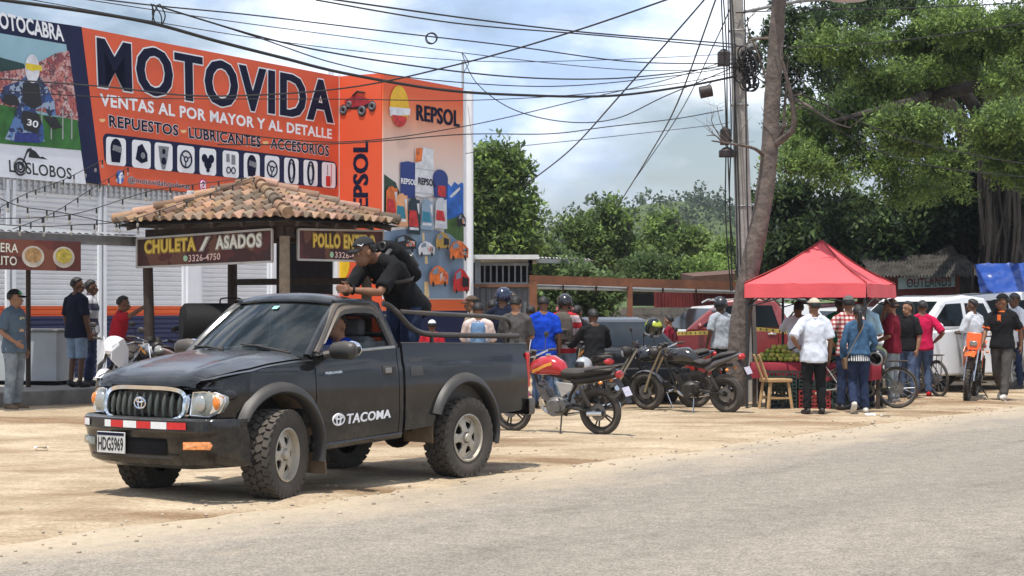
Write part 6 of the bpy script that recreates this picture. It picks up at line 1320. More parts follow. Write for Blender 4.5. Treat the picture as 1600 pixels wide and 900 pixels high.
    if rack:
        for sg in (1,-1): mb=MB(); mb.tube([(gh[1][0]-.2,sg*(h-.28),zt+.05),(gh[1][0]-.35,sg*(h-.28),zt+.12),(gh[2][0]+.2,sg*(h-.28),zt+.12),(gh[2][0]+.1,sg*(h-.28),zt+.05)],.02,6); mb.build('roof_rail',gm,t)
    return t
def yawof(dx,dy): return math.atan2(dy,dx)
def at_front(px,d,hx,hy,off=0): # ground point
    return Gd(px,d)
wpaint=M('white_paint',(.72,.73,.74),.22,var=.04,scale=2,coat=.6,dust=.12); rpaint=M('red_paint',(.20,.012,.018),.22,var=.15,scale=2,coat=.6,dust=.3); bpaint=M('sedan_paint',(.008,.012,.018),.22,var=.15,coat=.10,spec=.28,dust=.1); mpaint=M('maroon_paint',(.13,.015,.025),.25,coat=.5)
# dark sedan seen from behind
hx,hy=-.24,.97; L_=4.5; rear=Gd(1009,30.0); f=rear+V((hx,hy,0))*L_
car('sedan','dark grey sedan seen from behind, between the motorcycles and the red pickup','car',f,yawof(hx,hy),bpaint,1.72,.9,2.6,L_,[(0,.64),(-.06,.72),(-1.25,.90),(-3.65,.92),(-4.42,.93),(-4.5,.84)],[(-1.2,.88),(-1.95,1.37),(-3.05,1.38),(-3.95,.92)],[[(-1.75,.95),(-2.05,1.29),(-2.5,1.30),(-2.52,.95)],[(-2.58,.95),(-2.57,1.30),(-3.0,1.29),(-3.35,.97)]],r=.32,gw=.27)
# red pickup, side on
hx,hy=-.88,.10; yw=yawof(hx,hy); nrm=math.hypot(hx,hy); fr=Gd(985,35.6)
car('pickup_truck','dusty dark red pickup cordoned with yellow tape behind the sedan','pickup truck',fr,yw,rpaint,1.74,.85,3.05,5.0,[(0,.80),(-.05,1.0),(-1.35,1.16),(-2.95,1.20),(-4.95,1.22),(-5.0,1.0)],[(-1.05,1.14),(-1.75,1.72),(-2.75,1.74),(-3.05,1.20)],[[(-1.35,1.22),(-1.82,1.63),(-2.25,1.64),(-2.25,1.22)],[(-2.32,1.22),(-2.32,1.64),(-2.68,1.64),(-2.82,1.22)]],r=.37,bed=(-3.15,-4.85,1.22))
# white double cab pickup on the right
hx,hy=-.76,-.65; fr=Gd(1444,33.9)+V((hx,hy,0))*1.15-V((-hy,hx,0))*.9
car('pickup_truck','white double cab pickup parked behind the crimson polo and the orange dirt bike','pickup truck',fr,yawof(hx,hy),wpaint,1.80,.90,3.05,5.2,[(0,.80),(-.06,1.02),(-1.3,1.16),(-3.5,1.22),(-5.15,1.22),(-5.2,1.0)],[(-1.15,1.15),(-1.95,1.75),(-3.3,1.78),(-3.62,1.22)],[[(-1.45,1.24),(-2.0,1.66),(-2.48,1.68),(-2.48,1.24)],[(-2.58,1.24),(-2.58,1.68),(-3.2,1.68),(-3.42,1.24)]],r=.38,bed=(-3.75,-5.05,1.22))
# others further back
car('suv','white estate car half hidden behind the dark sedan and red pickup','car',Gd(985,40.5),yawof(-.80,-.25),wpaint,1.78,.9,2.7,4.6,[(0,.75),(-.06,.95),(-1.2,1.08),(-4.55,1.12),(-4.6,1.0)],[(-1.05,1.06),(-1.75,1.60),(-4.1,1.64),(-4.5,1.12)],[[(-1.5,1.13),(-1.9,1.50),(-2.5,1.54),(-2.5,1.13)],[(-2.58,1.13),(-2.58,1.54),(-3.3,1.55),(-3.4,1.13)]],rack=True)
car('suv','maroon estate car seen far under the canopy behind the red pickup bed','car',Gd(1150,44.5),yawof(-1,-.1),mpaint,1.8,.9,2.8,4.8,[(0,.75),(-.06,1.0),(-1.2,1.12),(-4.75,1.15),(-4.8,1.0)],[(-1.05,1.1),(-1.7,1.66),(-4.3,1.70),(-4.7,1.15)],[[(-1.45,1.17),(-1.85,1.58),(-2.5,1.60),(-2.5,1.17)],[(-2.58,1.17),(-2.58,1.60),(-3.4,1.60),(-3.45,1.17)]],rack=True)
car('car','pale hatchback with big windscreen seen under the canopy','car',Gd(1196,40.5),yawof(-.86,-.5),wpaint,1.74,.85,2.5,4.1,[(0,.72),(-.06,.92),(-1.05,1.05),(-4.05,1.10),(-4.1,1.0)],[(-.85,1.03),(-1.65,1.55),(-3.5,1.56),(-4.0,1.10)],[[(-1.35,1.10),(-1.75,1.46),(-2.3,1.48),(-2.3,1.10)],[(-2.38,1.10),(-2.38,1.48),(-3.1,1.48),(-3.3,1.10)]])
car('van','tall white van with roof rails behind the white pickup cab','van',Gd(1395,40.5),yawof(-.95,-.30),wpaint,1.85,.8,2.9,4.9,[(0,.8),(-.06,1.05),(-.9,1.2),(-4.85,1.25),(-4.9,1.0)],[(-.75,1.18),(-1.5,1.86),(-4.5,1.90),(-4.85,1.25)],[[(-1.2,1.26),(-1.6,1.74),(-2.4,1.76),(-2.4,1.26)],[(-2.5,1.26),(-2.5,1.76),(-3.5,1.76),(-3.5,1.26)]])
car('suv','white estate car at the right edge behind the walking man','car',Gd(1560,41.5),yawof(-.9,-.45),wpaint,1.82,.9,2.8,4.7,[(0,.8),(-.06,1.0),(-1.2,1.15),(-4.65,1.2),(-4.7,1.0)],[(-1.0,1.12),(-1.7,1.84),(-4.3,1.86),(-4.65,1.2)],[[(-1.4,1.2),(-1.85,1.72),(-2.5,1.74),(-2.5,1.2)],[(-2.58,1.2),(-2.58,1.74),(-3.4,1.74),(-3.45,1.2)]],rack=True)
# yellow tape
tpm=M('caution_tape',(.55,.42,.10),.5,var=.2,scale=6)
tape=thing('caution_tape','yellow caution tape stretched in front of the dark red pickup','tape'); tpts=[P(1056,521,34.3),P(1100,520,34.3),P(1150,517,34.2),P(1180,514,34.1),P(1240,520,34.0)]
tpts=catmull(tpts,14); mb=MB(); mb.grid([[p+V((0,.02*noise.noise(p*3),.036)),p-V((0,.02*noise.noise(p*3),.036))] for p in tpts]); mb.build('band',tpm,tape)
mb=MB()
for i in range(len(tpts)-1):
    if i%2==0: a,b=tpts[i],tpts[i].lerp(tpts[i+1],.45); o_=V((0,-.012,0)); mb.add([a+o_+V((0,0,.022)),b+o_+V((0,0,.02)),b+o_-V((0,0,.018)),a+o_-V((0,0,.02))],[(0,1,2,3)])
mb.build('printed_dashes',blk,tape,smooth=False)
# ================= motorcycles
eng=M('engine_grey',(.16,.16,.16),.45,.6,var=.3,scale=12,dust=.2); engd=M('engine_black',(.02,.02,.02),.45,.3,var=.3,dust=.2); bchr=M('bike_chrome',(.6,.6,.6),.18,1,var=.1,dust=.15); seatm=M('seat_vinyl',(.014,.014,.014),.6,var=.2,bump=.15,dust=.15)
def bwheel(par,x,r,tw,mat,spokes=10,wire=False,knob=False,z=None):
    w_=empty('wheel',(x,0,r)); w_.parent=par
    mb=MB(); mb.torus((0,0,0),r-tw*.5,tw*.5,V((0,1,0)),36,8,ry=tw*.45)
    if knob:
        for k in range(34):
            a=2*math.pi*k/34
            for y in (-.03,.03): mb.box(((r-.004)*math.cos(a),y,(r-.004)*math.sin(a)),(.022,.028,.026),Matrix.Rotation(-a,3,'Y'))
    mb.build('tyre',rubber,w_)
    mb=MB(); mb.torus((0,0,0),r-tw*1.05,tw*.22,V((0,1,0)),32,6,ry=tw*.35); mb.build('rim',mat,w_)
    mb=MB(); rr=r-tw*1.1
    if wire:
        for k in range(18): a=2*math.pi*k/18; b=a+(.5 if k%2 else -.5); sy=.025 if k%2 else -.025; mb.tube([(.03*math.cos(b),sy,.03*math.sin(b)),(rr*math.cos(a),0,rr*math.sin(a))],.0035,4)
    else:
        for k in range(spokes): a=2*math.pi*(k//2)/(spokes/2)+(.13 if k%2 else -.13); mb.tube([(.04*math.cos(a),0,.04*math.sin(a)),(rr*math.cos(a-.03),0,rr*math.sin(a-.03))],[(.012,.02),(.009,.014)],6)
    mb.cyl((0,-.06,0),(0,.06,0),.045,14); mb.build('spokes',mat,w_)
    mb=MB(); mb.lathe([(.05,.03),(.11,.03),(.11,.036),(.05,.036)],(0,.02,0),V((0,1,0)),20); mb.build('brake',eng,w_); return w_
def ribbon(mb,pts,rad,n=12,mi=None): mb.tube(pts,rad,n,True,mi,x0=V((0,0,1)))
def moto(label,rearp,frontp,style,body,body2=None,lean=-6,group='motorcycles parked on the verge',helmet=None):
    d=frontp-rearp; d.z=0; wb=d.length; t=thing('motorcycle',label,'motorcycle',rearp,math.atan2(d.y,d.x),group); t.rotation_euler=(R(lean),0,t.rotation_euler.z)
    wb=max(1.22,min(1.4,wb)); dirt=style=='dirt'; sport=style in('naked','sport'); r=.30 if not dirt else .33; rf=.30 if not dirt else .345; tw=.085 if style=='commuter' else (.12 if sport else .085)
    wm=M('wheel_black',(.014,.014,.014),.35,.3,var=.2,dust=.15)
    bwheel(t,0,r,tw*(1.1 if sport else 1),wm,10 if not sport else 6,wire=dirt,knob=dirt); fw=bwheel(t,wb,rf,tw*.95,wm,10 if not sport else 6,wire=dirt,knob=dirt)
    H=.78 if not dirt else .92 # seat height
    hx=wb-.34; hz=.98 if not dirt else 1.08
    def part(nm,fn,mat,par=t,**k): mb=MB(); fn(mb); return mb.build(nm,mat,par,**k)
    for sg in (1,-1):
        part('fork',lambda mb:(mb.tube([(wb,sg*.075,rf),(wb-.12,sg*.08,rf+.27)],.024,8),mb.tube([(wb-.12,sg*.08,rf+.27),(hx,sg*.08,hz-.02)],.018,8)),bchr if style!='naked' else M('fork_gold',(.35,.30,.22),.3,.7))
        part('shock',lambda mb:(mb.tube([(.06,sg*.11,r+.02),(.22,sg*.11,H-.16)],.012,6),mb.tube([(.085,sg*.11,r+.08),(.20,sg*.11,H-.21)],.028,8)),engd)
        part('swingarm',lambda mb:mb.tube([(0,sg*.085,r),(.48,sg*.075,r+.06)],.022,8),engd)
        part('footpeg',lambda mb:mb.cyl((.52,sg*.10,.30),(.52,sg*.23,.31),.014,8),rubber)
        if style!='dirt': part('mirror',lambda mb:(mb.tube([(hx-.04,sg*.28,hz+.06),(hx-.02,sg*.33,hz+.20)],.006,5),mb.ball((hx-.02,sg*.36,hz+.24),(.015,.06,.04),10,6)),blkp)
        part('grip',lambda mb:mb.cyl((hx-.10,sg*.25,hz+.05),(hx-.14,sg*.37,hz+.045),.017,8),rubber)
        part('turn_signal',lambda mb:mb.ball((-.10 if style!='dirt' else -.05,sg*.13,H-.10),(.03,.03,.022),8,6),amber)
    part('handlebar',lambda mb:mb.tube(catmull([(hx-.14,.37,hz+.045),(hx-.10,.26,hz+.05),(hx-.02,.1,hz+.0 if not dirt else hz+.03),(hx-.02,-.1,hz+.0 if not dirt else hz+.03),(hx-.10,-.26,hz+.05),(hx-.14,-.37,hz+.045)],4),.012,6),bchr)
    part('frame',lambda mb:(mb.tube([(hx,0,hz-.1),(.75,0,H-.02),(.3,0,H-.1),(-.12,0,H-.04)],.025,8),mb.tube([(hx-.02,0,hz-.18),(hx-.2,0,.35),(.5,0,.24),(.42,0,.5),(.3,0,H-.12)],.022,8)),engd)
    def engine(mb):
        mb.ball((.62,0,.36),(.17,.13,.13),14,9); mb.cyl((.60,-.15,.34),(.60,.15,.34),.10,16); mb.cyl((.50,-.13,.38),(.50,.13,.38),.07,12)
        for k in range(7): mb.box((.735+.012*k,0,.43+.026*k),(.16,.17,.014),Matrix.Rotation(R(-22),3,'Y'))
        mb.tube([(.72,0,.42),(.80,0,.60)],.055,10); mb.ball((.82,0,.63),(.07,.07,.05),10,6)
    part('engine',engine,eng if style=='commuter' else engd)
    part('exhaust',lambda mb:mb.tube(catmull([(.84,-.05,.52),(.93,-.08,.40),(.86,-.11,.25),(.6,-.13,.22),(.3,-.15,.27)],5)+[V((.28,-.155,.275)),V((-.18,-.17,.36 if style!='dirt' else .6))],[.02]*21+[.045,.042],10),bchr)
    if style=='commuter': part('silencer_tip',lambda mb:mb.cyl((.1,.14,.29),(-.12,.15,.30),.035,10),bchr)
    # tank
    zt=H+.20
    if style in('commuter','naked','sport'):
        def tank(mb): ribbon(mb,[(.48,0,H+.0),(.54,0,H+.05),(.66,0,H+.095),(.80,0,H+.085),(.92,0,H+.055),(.985,0,H+.02)],[(.05,.07),(.10,.11),(.125,.135),(.12,.13),(.09,.10),(.035,.05)],16)
        tk=part('fuel_tank',tank,body)
        if style=='commuter':
            def stripe(mb):
                for sg in (1,-1): mb.grid([[V((x,sg*(.137-.35*(x-.72)**2-.25*max(0,abs(z-H-.08)-.0)**1.3),z)) for z in (zc-.02,zc,zc+.02)] for x,zc in ((.60,H+.13),(.70,H+.10),(.80,H+.055),(.90,H+.02))])
            part('tank_stripe',stripe,M('stripe_orange',(.75,.32,.05),.3),tk)
            part('tank_cap',lambda mb:mb.cyl((.72,0,H+.215),(.72,0,H+.235),.035,12),bchr,tk)
    elif dirt:
        part('fuel_tank',lambda mb:ribbon(mb,[(.45,0,H-.02),(.65,0,H+.0),(.85,0,H-.03),(.98,0,H-.12)],[(.05,.06),(.09,.10),(.10,.11),(.04,.06)],14),body)
        for sg in (1,-1): part('radiator_shroud',lambda mb:mb.prism([(.60,sg*.12,H-.05),(.98,sg*.15,H+.0),(1.06,sg*.16,H-.10),(.90,sg*.15,H-.36),(.78,sg*.13,H-.22)],(0,sg*.015,0)),body,bevel=.006)
    # seat
    if sport: 
        part('seat',lambda mb:ribbon(mb,[(.50,0,H+.01),(.36,0,H-.02),(.22,0,H+.01),(.16,0,H+.05)],[(.04,.09),(.05,.12),(.05,.12),(.03,.08)],14),seatm)
        part('pillion_seat',lambda mb:ribbon(mb,[(.18,0,H+.06),(.05,0,H+.10),(-.14,0,H+.14),(-.20,0,H+.15)],[(.025,.10),(.045,.11),(.035,.10),(.012,.06)],14),seatm)
        part('tail_cowl',lambda mb:ribbon(mb,[(.30,0,H-.10),(.1,0,H+.0),(-.14,0,H+.08),(-.30,0,H+.13)],[(.06,.09),(.06,.115),(.045,.10),(.015,.04)],14),body2 or body)
    else:
        part('seat',lambda mb:ribbon(mb,[(.56,0,H+.03),(.46,0,H+.0),(.25,0,H-.005),(.05,0,H+.025),(-.14,0,H+.045),(-.22,0,H+.05)],[(.03,.06),(.06,.10),(.065,.13),(.065,.135),(.05,.12),(.02,.08)] if not dirt else [(.03,.05),(.05,.07),(.055,.09),(.05,.09),(.04,.08),(.02,.05)],14),seatm)
        if not dirt:
            part('grab_rail',lambda mb:mb.tube(catmull([(.12,.135,H+.05),(-.14,.13,H+.085),(-.32,.09,H+.11),(-.34,0,H+.115),(-.32,-.09,H+.11),(-.14,-.13,H+.085),(.12,-.135,H+.05)],4),.013,6),engd)
            part('tail_cowl',lambda mb:ribbon(mb,[(.35,0,H-.10),(.1,0,H-.07),(-.12,0,H-.03),(-.26,0,H-.01)],[(.06,.10),(.06,.115),(.055,.10),(.04,.06)],14),body2 or engd)
            for sg in (1,-1): part('side_cover',lambda mb:mb.prism([(.56,sg*.10,H-.10),(.30,sg*.12,H-.12),(.32,sg*.12,H-.20),(.48,sg*.11,H-.30)],(0,sg*.02,0)),M('cover_silver',(.42,.43,.42),.35,.4) if style=='commuter' else body,bevel=.008)
    tx,tz=(-.30,H+.0) if not sport else (-.29,H+.10)
    part('tail_light',lambda mb:mb.ball((tx,0,tz-.01),(.045,.085,.05),12,8),M('tail_red3',(.50,.02,.02),.2,coat=.5) if style!='sport' else lens)
    part('rear_fender',lambda mb:mb.grid([[V((tx+.03-.16*k+(.02 if k==0 else 0),y,tz-.06-.30*k)) for y in (-.07,0,.07)] for k in (0,.35,.7,1.0)] if not dirt else [[V((x,y,z-abs(y)*.2)) for y in (-.08,0,.08)] for x,z in ((.1,H+.0),(-.15,H+.04),(-.42,H+.10))]),engd if not dirt else body)
    if not dirt:
        pl=part('number_plate',lambda mb:mb.box((tx-.10,0,tz-.22),(.012,.16,.12),Matrix.Rotation(R(25),3,'Y')),M('plate_lilac',(.50,.48,.56),.4,var=.3,scale=40),bevel=.004)
    if dirt:
        part('front_fender',lambda mb:mb.grid([[V((x,y,z-2.2*y*y)) for y in (-.085,-.04,0,.04,.085)] for x,z in ((wb-.22,hz-.26),(wb-.08,hz-.23),(wb+.12,hz-.24),(wb+.34,hz-.30))]),body)
        part('headlight_mask',lambda mb:mb.prism([(hx+.13,-.12,hz+.09),(hx+.13,.12,hz+.09),(hx+.17,.13,hz-.07),(hx+.18,.09,hz-.21),(hx+.18,-.09,hz-.21),(hx+.17,-.13,hz-.07)],(.03,0,.0)),body,bevel=.012)
        part('headlight',lambda mb:mb.box((hx+.205,0,hz-.10),(.03,.13,.09)),lens,bevel=.015)
    else:
        part('front_fender',lambda mb:mb.grid([[V((wb+(rf+.035)*math.cos(a),y,rf+(rf+.035-5*y*y)*math.sin(a))) for y in (-.055,-.03,0,.03,.055)] for a in np.linspace(R(38),R(150),10)]),body2 or body)
        part('headlight',lambda mb:mb.lathe([(0,.10),(.07,.09),(.09,.06),(.085,0),(.05,-.06),(0,-.08)],(hx+.13,0,hz-.07),V((1,0,-.15)),18),engd)
        part('headlight_lens',lambda mb:mb.ball((hx+.205,0,hz-.083),(.028,.075,.075),14,8),M('lens_clear',(.5,.52,.52),.1,coat=.5))
        part('instrument',lambda mb:(mb.cyl((hx+.02,.06,hz+.0),(hx-.0,.06,hz+.07),.045,12),mb.cyl((hx+.02,-.06,hz+.0),(hx-.0,-.06,hz+.07),.045,12)),engd)
    if style=='sport':
        for sg in (1,-1): part('fairing',lambda mb:mb.prism([(hx+.26,sg*.03,hz-.02),(hx+.10,sg*.14,hz+.10),(hx-.05,sg*.19,hz-.05),(.75,sg*.19,H-.15),(.80,sg*.17,.42),(1.0,sg*.17,.40),(wb-.12,sg*.15,.66),(hx+.30,sg*.05,hz-.22)],(0,sg*.012,0)),body,bevel=.008)
        part('nose',lambda mb:ribbon(mb,[(hx-.02,0,hz+.02),(hx+.15,0,hz-.02),(hx+.28,0,hz-.12)],[(.10,.16),(.10,.13),(.04,.05)],14),body)
    part('side_stand',lambda mb:mb.tube([(.50,.11,.26),(.44,.27,.035)],.012,6),engd if style!='naked' else bchr)
    part('cables',lambda mb:(mb.tube(catmull([(hx-.08,.22,hz+.05),(hx+.06,.10,hz+.02),(hx-.02,.03,hz-.15)],5),.006,4),mb.tube(catmull([(hx-.08,-.22,hz+.05),(hx+.08,-.10,hz+.04),(hx-.02,-.03,hz-.15)],5),.006,4)),wirem)
    return t
redb=M('bike_red',(.42,.008,.015),.18,var=.1,coat=.7,dust=.06); blkb=M('bike_black',(.010,.010,.012),.18,var=.1,coat=.6,dust=.08); whb=M('bike_white',(.72,.73,.75),.25,var=.04,coat=.5,dust=.06); orb=M('bike_orange',(.78,.13,.02),.3,var=.06,coat=.3)
moto('red commuter motorcycle with black seat parked behind the pickup',G(940,680),G(802,674),'commuter',redb)
moto('black sport motorcycle with raised tail beside the tree trunk',G(1137,646),G(1006,641),'naked',blkb,M('bike_grey',(.10,.10,.105),.3,var=.1,coat=.4))
m2=moto('black motorcycle with a green helmet on its handlebar, behind the red one',Gd(1085,29.3),Gd(958,29.0),'naked',M('bike_navy',(.012,.015,.025),.18,coat=.6,dust=.06))
hm=thing('motorcycle_helmet','shiny black and green helmet hung on a motorcycle mirror in front of the sedan','helmet',(0,0,0),0,'loose motorcycle helmets'); loose_helmet(hm,P(1021,512,28.7),1.1,cell_mat('helmet_graphic',[(.012,.012,.014),(.012,.02,.016),(.02,.16,.12),(.35,.40,.04),(.012,.012,.014)],7,.15),M('visor_dark',(.01,.01,.01)),Matrix.Rotation(R(-60),3,'Z')@Matrix.Rotation(R(20),3,'Y'))
p,yw_=RIDER; d=V((math.cos(yw_),math.sin(yw_),0)); q=p-d*.40; q.z=0
moto('dark motorcycle under the rider in black jacket',q,q+d*1.28,'commuter',blkb,lean=0)
hm=thing('motorcycle_helmet','silver helmet hanging by the red motorcycle seat behind the tank','helmet',(0,0,0),0,'loose motorcycle helmets'); loose_helmet(hm,P(912,571,28.2),.95,M('helmet_silver',(.48,.49,.5),.2,.4),M('visor_dark',(.01,.01,.01)),Matrix.Rotation(R(200),3,'Z'))
moto('orange dirt bike facing the road beside the walking man',G(1510,626)+V((.46,1.27,0)),G(1510,626),'dirt',orb)
moto('white sport motorcycle parked by the sidewalk in front of the denim shorts man',Gd(196,27.8),Gd(158,26.6),'sport',whb,whb,group='motorcycles parked by the kiosk')
moto('older motorcycle with high handlebar parked against the kiosk post',Gd(196,28.6),Gd(238,27.7),'commuter',M('bike_silver',(.35,.35,.36),.3,.4),group='motorcycles parked by the kiosk')
moto('white and red motorcycle behind the masonry counter',Gd(272,27.9),Gd(320,28.8),'sport',whb,M('bike_wr',(.65,.5,.5),.3,coat=.3),group='motorcycles parked by the kiosk')
# ================= bicycles
def bicycle(label,rp,fp,fm,r=.335):
    d=fp-rp; d.z=0; t=thing('bicycle',label,'bicycle',rp,math.atan2(d.y,d.x),'bicycles by the fruit stall'); t.rotation_euler=(R(-5),0,t.rotation_euler.z); wb=1.05
    for x in (0,wb): bwheel(t,x,r,.05,M('bike_rim',(.25,.25,.25),.4,.7),wire=True)
    mb=MB(); bb=(.44,0,.28); st=(.30,0,.78); hd=(.84,0,.80); hb=(.86,0,.68)
    for a,b in ((bb,st),(st,hd),(bb,hb),(hd,hb)): mb.tube([a,b],.019,8)
    for sg in (1,-1): mb.tube([(0,sg*.055,r),(.44,sg*.03,.28)],.011,6); mb.tube([(0,sg*.055,r),(.31,sg*.02,.74)],.010,6)
    mb.build('frame',fm,t)
    mb=MB(); [mb.tube([(wb,sg*.055,r),(.90,sg*.055,.66)],.016,6) for sg in (1,-1)]; mb.tube([(.90,0,.66),(.83,0,.92)],.018,6); mb.box((.90,0,.665),(.05,.14,.04)); mb.build('fork',bchr,t)
    mb=MB(); mb.tube(catmull([(.78,.30,.97),(.86,.18,.95),(.87,0,.93),(.86,-.18,.95),(.78,-.30,.97)],4),.013,6); mb.build('handlebar',blkp,t)
    mb=MB(); mb.tube([st,(.285,0,.87)],.014,6); mb.tube([(.42,0,.90),(.32,0,.895),(.20,0,.905),(.16,0,.905)],[(.015,.02),(.02,.04),(.03,.085),(.015,.06)],10,x0=V((0,0,1))); mb.build('saddle',seatm,t)
    mb=MB(); mb.lathe([(.06,.05),(.095,.05),(.095,.055),(.06,.055)],bb,V((0,1,0)),18); mb.tube([(.44,.07,.28),(.56,.075,.17)],.01,6); mb.tube([(.44,-.07,.28),(.32,-.075,.39)],.01,6); mb.box((.56,.12,.165),(.08,.09,.02)); mb.box((.32,-.12,.395),(.08,.09,.02)); mb.build('crankset',bchr,t)
    mb=MB(); mb.box((-.02,0,r+.42),(.30,.12,.015)); [mb.tube([(0,sg*.055,r),(-.1,sg*.055,r+.42)],.007,5) for sg in (1,-1)]; mb.build('luggage_rack',blkp,t)
    return t
bicycle('old green bicycle with rear rack leaning by the denim jacket woman',G(1402,638),G(1402,638)+V((-.97,.3,0)),M('frame_green',(.03,.05,.025),.4,dust=.2))
bicycle('black bicycle parked at the right leg of the crimson polo man',Gd(1468,32.8),Gd(1420,33.75),M('frame_black',(.015,.015,.015),.4,dust=.2))
bicycle('pale bicycle half hidden behind the white shirt man at the stall',G(1318,640),G(1318,640)+V((-.85,.6,0)),M('frame_pale',(.35,.36,.33),.4,dust=.2))
# ================= canopy and fruit stall
cn_=thing('canopy_tent','red pop-up canopy over the fruit stall','canopy'); canm=M('canopy_red',(.66,.085,.095),.75,var=.08,scale=1.2,bump=.4,bscale=6); legm=M('leg_dark',(.05,.05,.05),.4,.6)
NC=V((5.44,28.4,0)); LD=V((-math.cos(R(22)),math.sin(R(22)),0))*1.92; MD=V((math.sin(R(22)),math.cos(R(22)),0))*2.45
def cp(a,b,z): p=NC+LD*a+MD*b; return V((p.x,p.y,z))
C4=[(0,0),(1,0),(1,1),(0,1)]; pk=cp(.5,.5,2.67)
mb=MB()
for k in range(4):
    A=cp(*C4[k],1.965); B=cp(*C4[(k+1)%4],1.965); rows=[]
    for j in range(13):
        t=j/12; row=[]
        for i in range(13):
            s_=i/12; e=A.lerp(B,s_); p=e.lerp(pk,t); p.z-=.10*math.sin(math.pi*t)*(.6+.4*math.sin(math.pi*s_))*(1-t*.3)+.022*noise.noise(V((s_*4+k*7,t*4,1)))+.012*noise.noise(V((s_*11+k*7,t*5,1))); row.append(p)
        rows.append(row)
    mb.grid(rows)
mb.build('roof',canm,cn_,ang=50)
mb=MB()
for k in range(4):
    A=cp(*C4[k],1.965); B=cp(*C4[(k+1)%4],1.965); out=(A+B)/2-cp(.5,.5,1.965); out.normalize()
    mb.grid([[A.lerp(B,s_)+out*.004+V((0,0,.002)),A.lerp(B,s_)+out*(.02+.02*noise.noise(V((s_*6,k,0))))-V((0,0,.215+.012*noise.noise(V((s_*9,k,3)))))] for s_ in np.linspace(0,1,25)])
mb.build('valance',canm,cn_,ang=50)
for k in range(4): mb=MB(); mb.tube([cp(*C4[k],1.97)+V((0,0,.012)),cp(*C4[k],1.97).lerp(pk,.5)+V((0,0,-.045)),pk+V((0,0,.01))],.012,6); mb.build('seam',M('seam_dark',(.25,.02,.02),.7),cn_)
for k in range(4): mb=MB(); p=cp(*C4[k],0); c=cp(.5,.5,0); p=p+(c-p).normalized()*.05; mb.box((p.x,p.y,.97),(.04,.04,1.96)); mb.build('leg',legm,cn_,smooth=False)
for k in range(4):
    A=cp(*C4[k],1.72); B=cp(*C4[(k+1)%4],1.72); c=cp(.5,.5,1.72); A=A.lerp(c,.03);B=B.lerp(c,.03); m_=A.lerp(B,.5); mb=MB(); mb.beam(A+V((0,0,.15)),m_-V((0,0,.02)),.02,.02); mb.beam(B+V((0,0,.15)),m_-V((0,0,.02)),.02,.02); mb.beam(A-V((0,0,.12)),m_+V((0,0,.13)),.02,.02); mb.beam(B-V((0,0,.12)),m_+V((0,0,.13)),.02,.02); mb.build('truss',legm,cn_,smooth=False)
st=thing('fruit_table','table draped in dark red cloth under the canopy','table')
T0=V((3.78,29.35,0)); td=V((.93,-.25,0)).normalized(); tn=V((td.y,-td.x,0)); TLn=2.05; TW=.8
RmT=Matrix((td,V((-td.y,td.x,0)),V((0,0,1)))).transposed()
def tp_(a,b,z): p=T0+td*a-tn*b; return V((p.x,p.y,z))
mb=MB(); c=tp_(TLn/2,TW/2,.70); mb.box(c,(TLn,TW,.04),RmT); mb.build('tabletop',wood,st,smooth=False)
for a,b in ((.06,.06),(TLn-.06,.06),(.06,TW-.06),(TLn-.06,TW-.06)): mb=MB(); p=tp_(a,b,.34); mb.box(p,(.06,.06,.68),RmT); mb.build('leg',wood,st,smooth=False)
mb=MB(); rows=[]
for i in range(41): a=TLn*i/40; w_=.02*math.sin(i*1.1)+.01*math.sin(i*2.7); rows.append([tp_(a,TW,.725),tp_(a,-.01,.728),tp_(a,-.03,.71),tp_(a,-.035-w_*.6,.60),tp_(a,-.04-w_,.46+.02*math.sin(i*.5))])
mb.grid(rows); tag(mb.build('tablecloth',M('cloth_dkred',(.22,.012,.025),.85,var=.12),None,ang=60),'dark red cloth hanging over the front of the fruit table','tablecloth')
q=random.Random(8); mg=[M('mango_%d'%k,c,.45,var=.25,scale=9) for k,c in enumerate(((.26,.30,.035),(.42,.38,.07),(.15,.21,.03)))]; av=M('avocado',(.025,.05,.015),.5,var=.2); ra=M('red_fruit',(.30,.05,.03),.5,var=.2)
protos=[]
for m_ in mg+[av,ra]:
    b=MB(); b.ball((0,0,0),(.040,.040,.048),10,7); b.cyl((0,0,.046),(0,0,.058),.004,5); protos.append(b.mesh('fruit',m_))
def fruit(name,me,p,k,label,cat,group):
    o=bpy.data.objects.new(name,me); COL.objects.link(o); o.location=p; o.scale=(k,k,k); o.rotation_euler=(q.uniform(0,3),q.uniform(0,3),q.uniform(0,6)); tag(o,label,cat,group)
for lay,(nx,ny,z) in enumerate(((8,6,.77),(7,5,.835),(5,3,.90),(3,2,.96))):
    for i in range(nx):
        for j in range(ny): fruit('green_mango',protos[q.choice((0,0,1,2))],tp_(.42+(i-(nx-1)/2)*.088+q.uniform(-.01,.01),.32+(j-(ny-1)/2)*.088,z+q.uniform(-.008,.008)),q.uniform(.95,1.15),'green and yellow mango heaped on the left of the fruit table','mango','mangoes heaped on the fruit table')
for i in range(7):
    for j in range(4): fruit('avocado',protos[3],tp_(.88+i*.095,.14+j*.1,.78),q.uniform(1.05,1.25),'dark green avocado lying beside the mango heap','avocado','avocados on the fruit table')
for i in range(6):
    for j in range(2): fruit('red_fruit',protos[4],tp_(.86+i*.10,.55+j*.10,.80),q.uniform(1.0,1.2),'red fruit behind the avocados on the fruit table','fruit','red fruit on the fruit table')
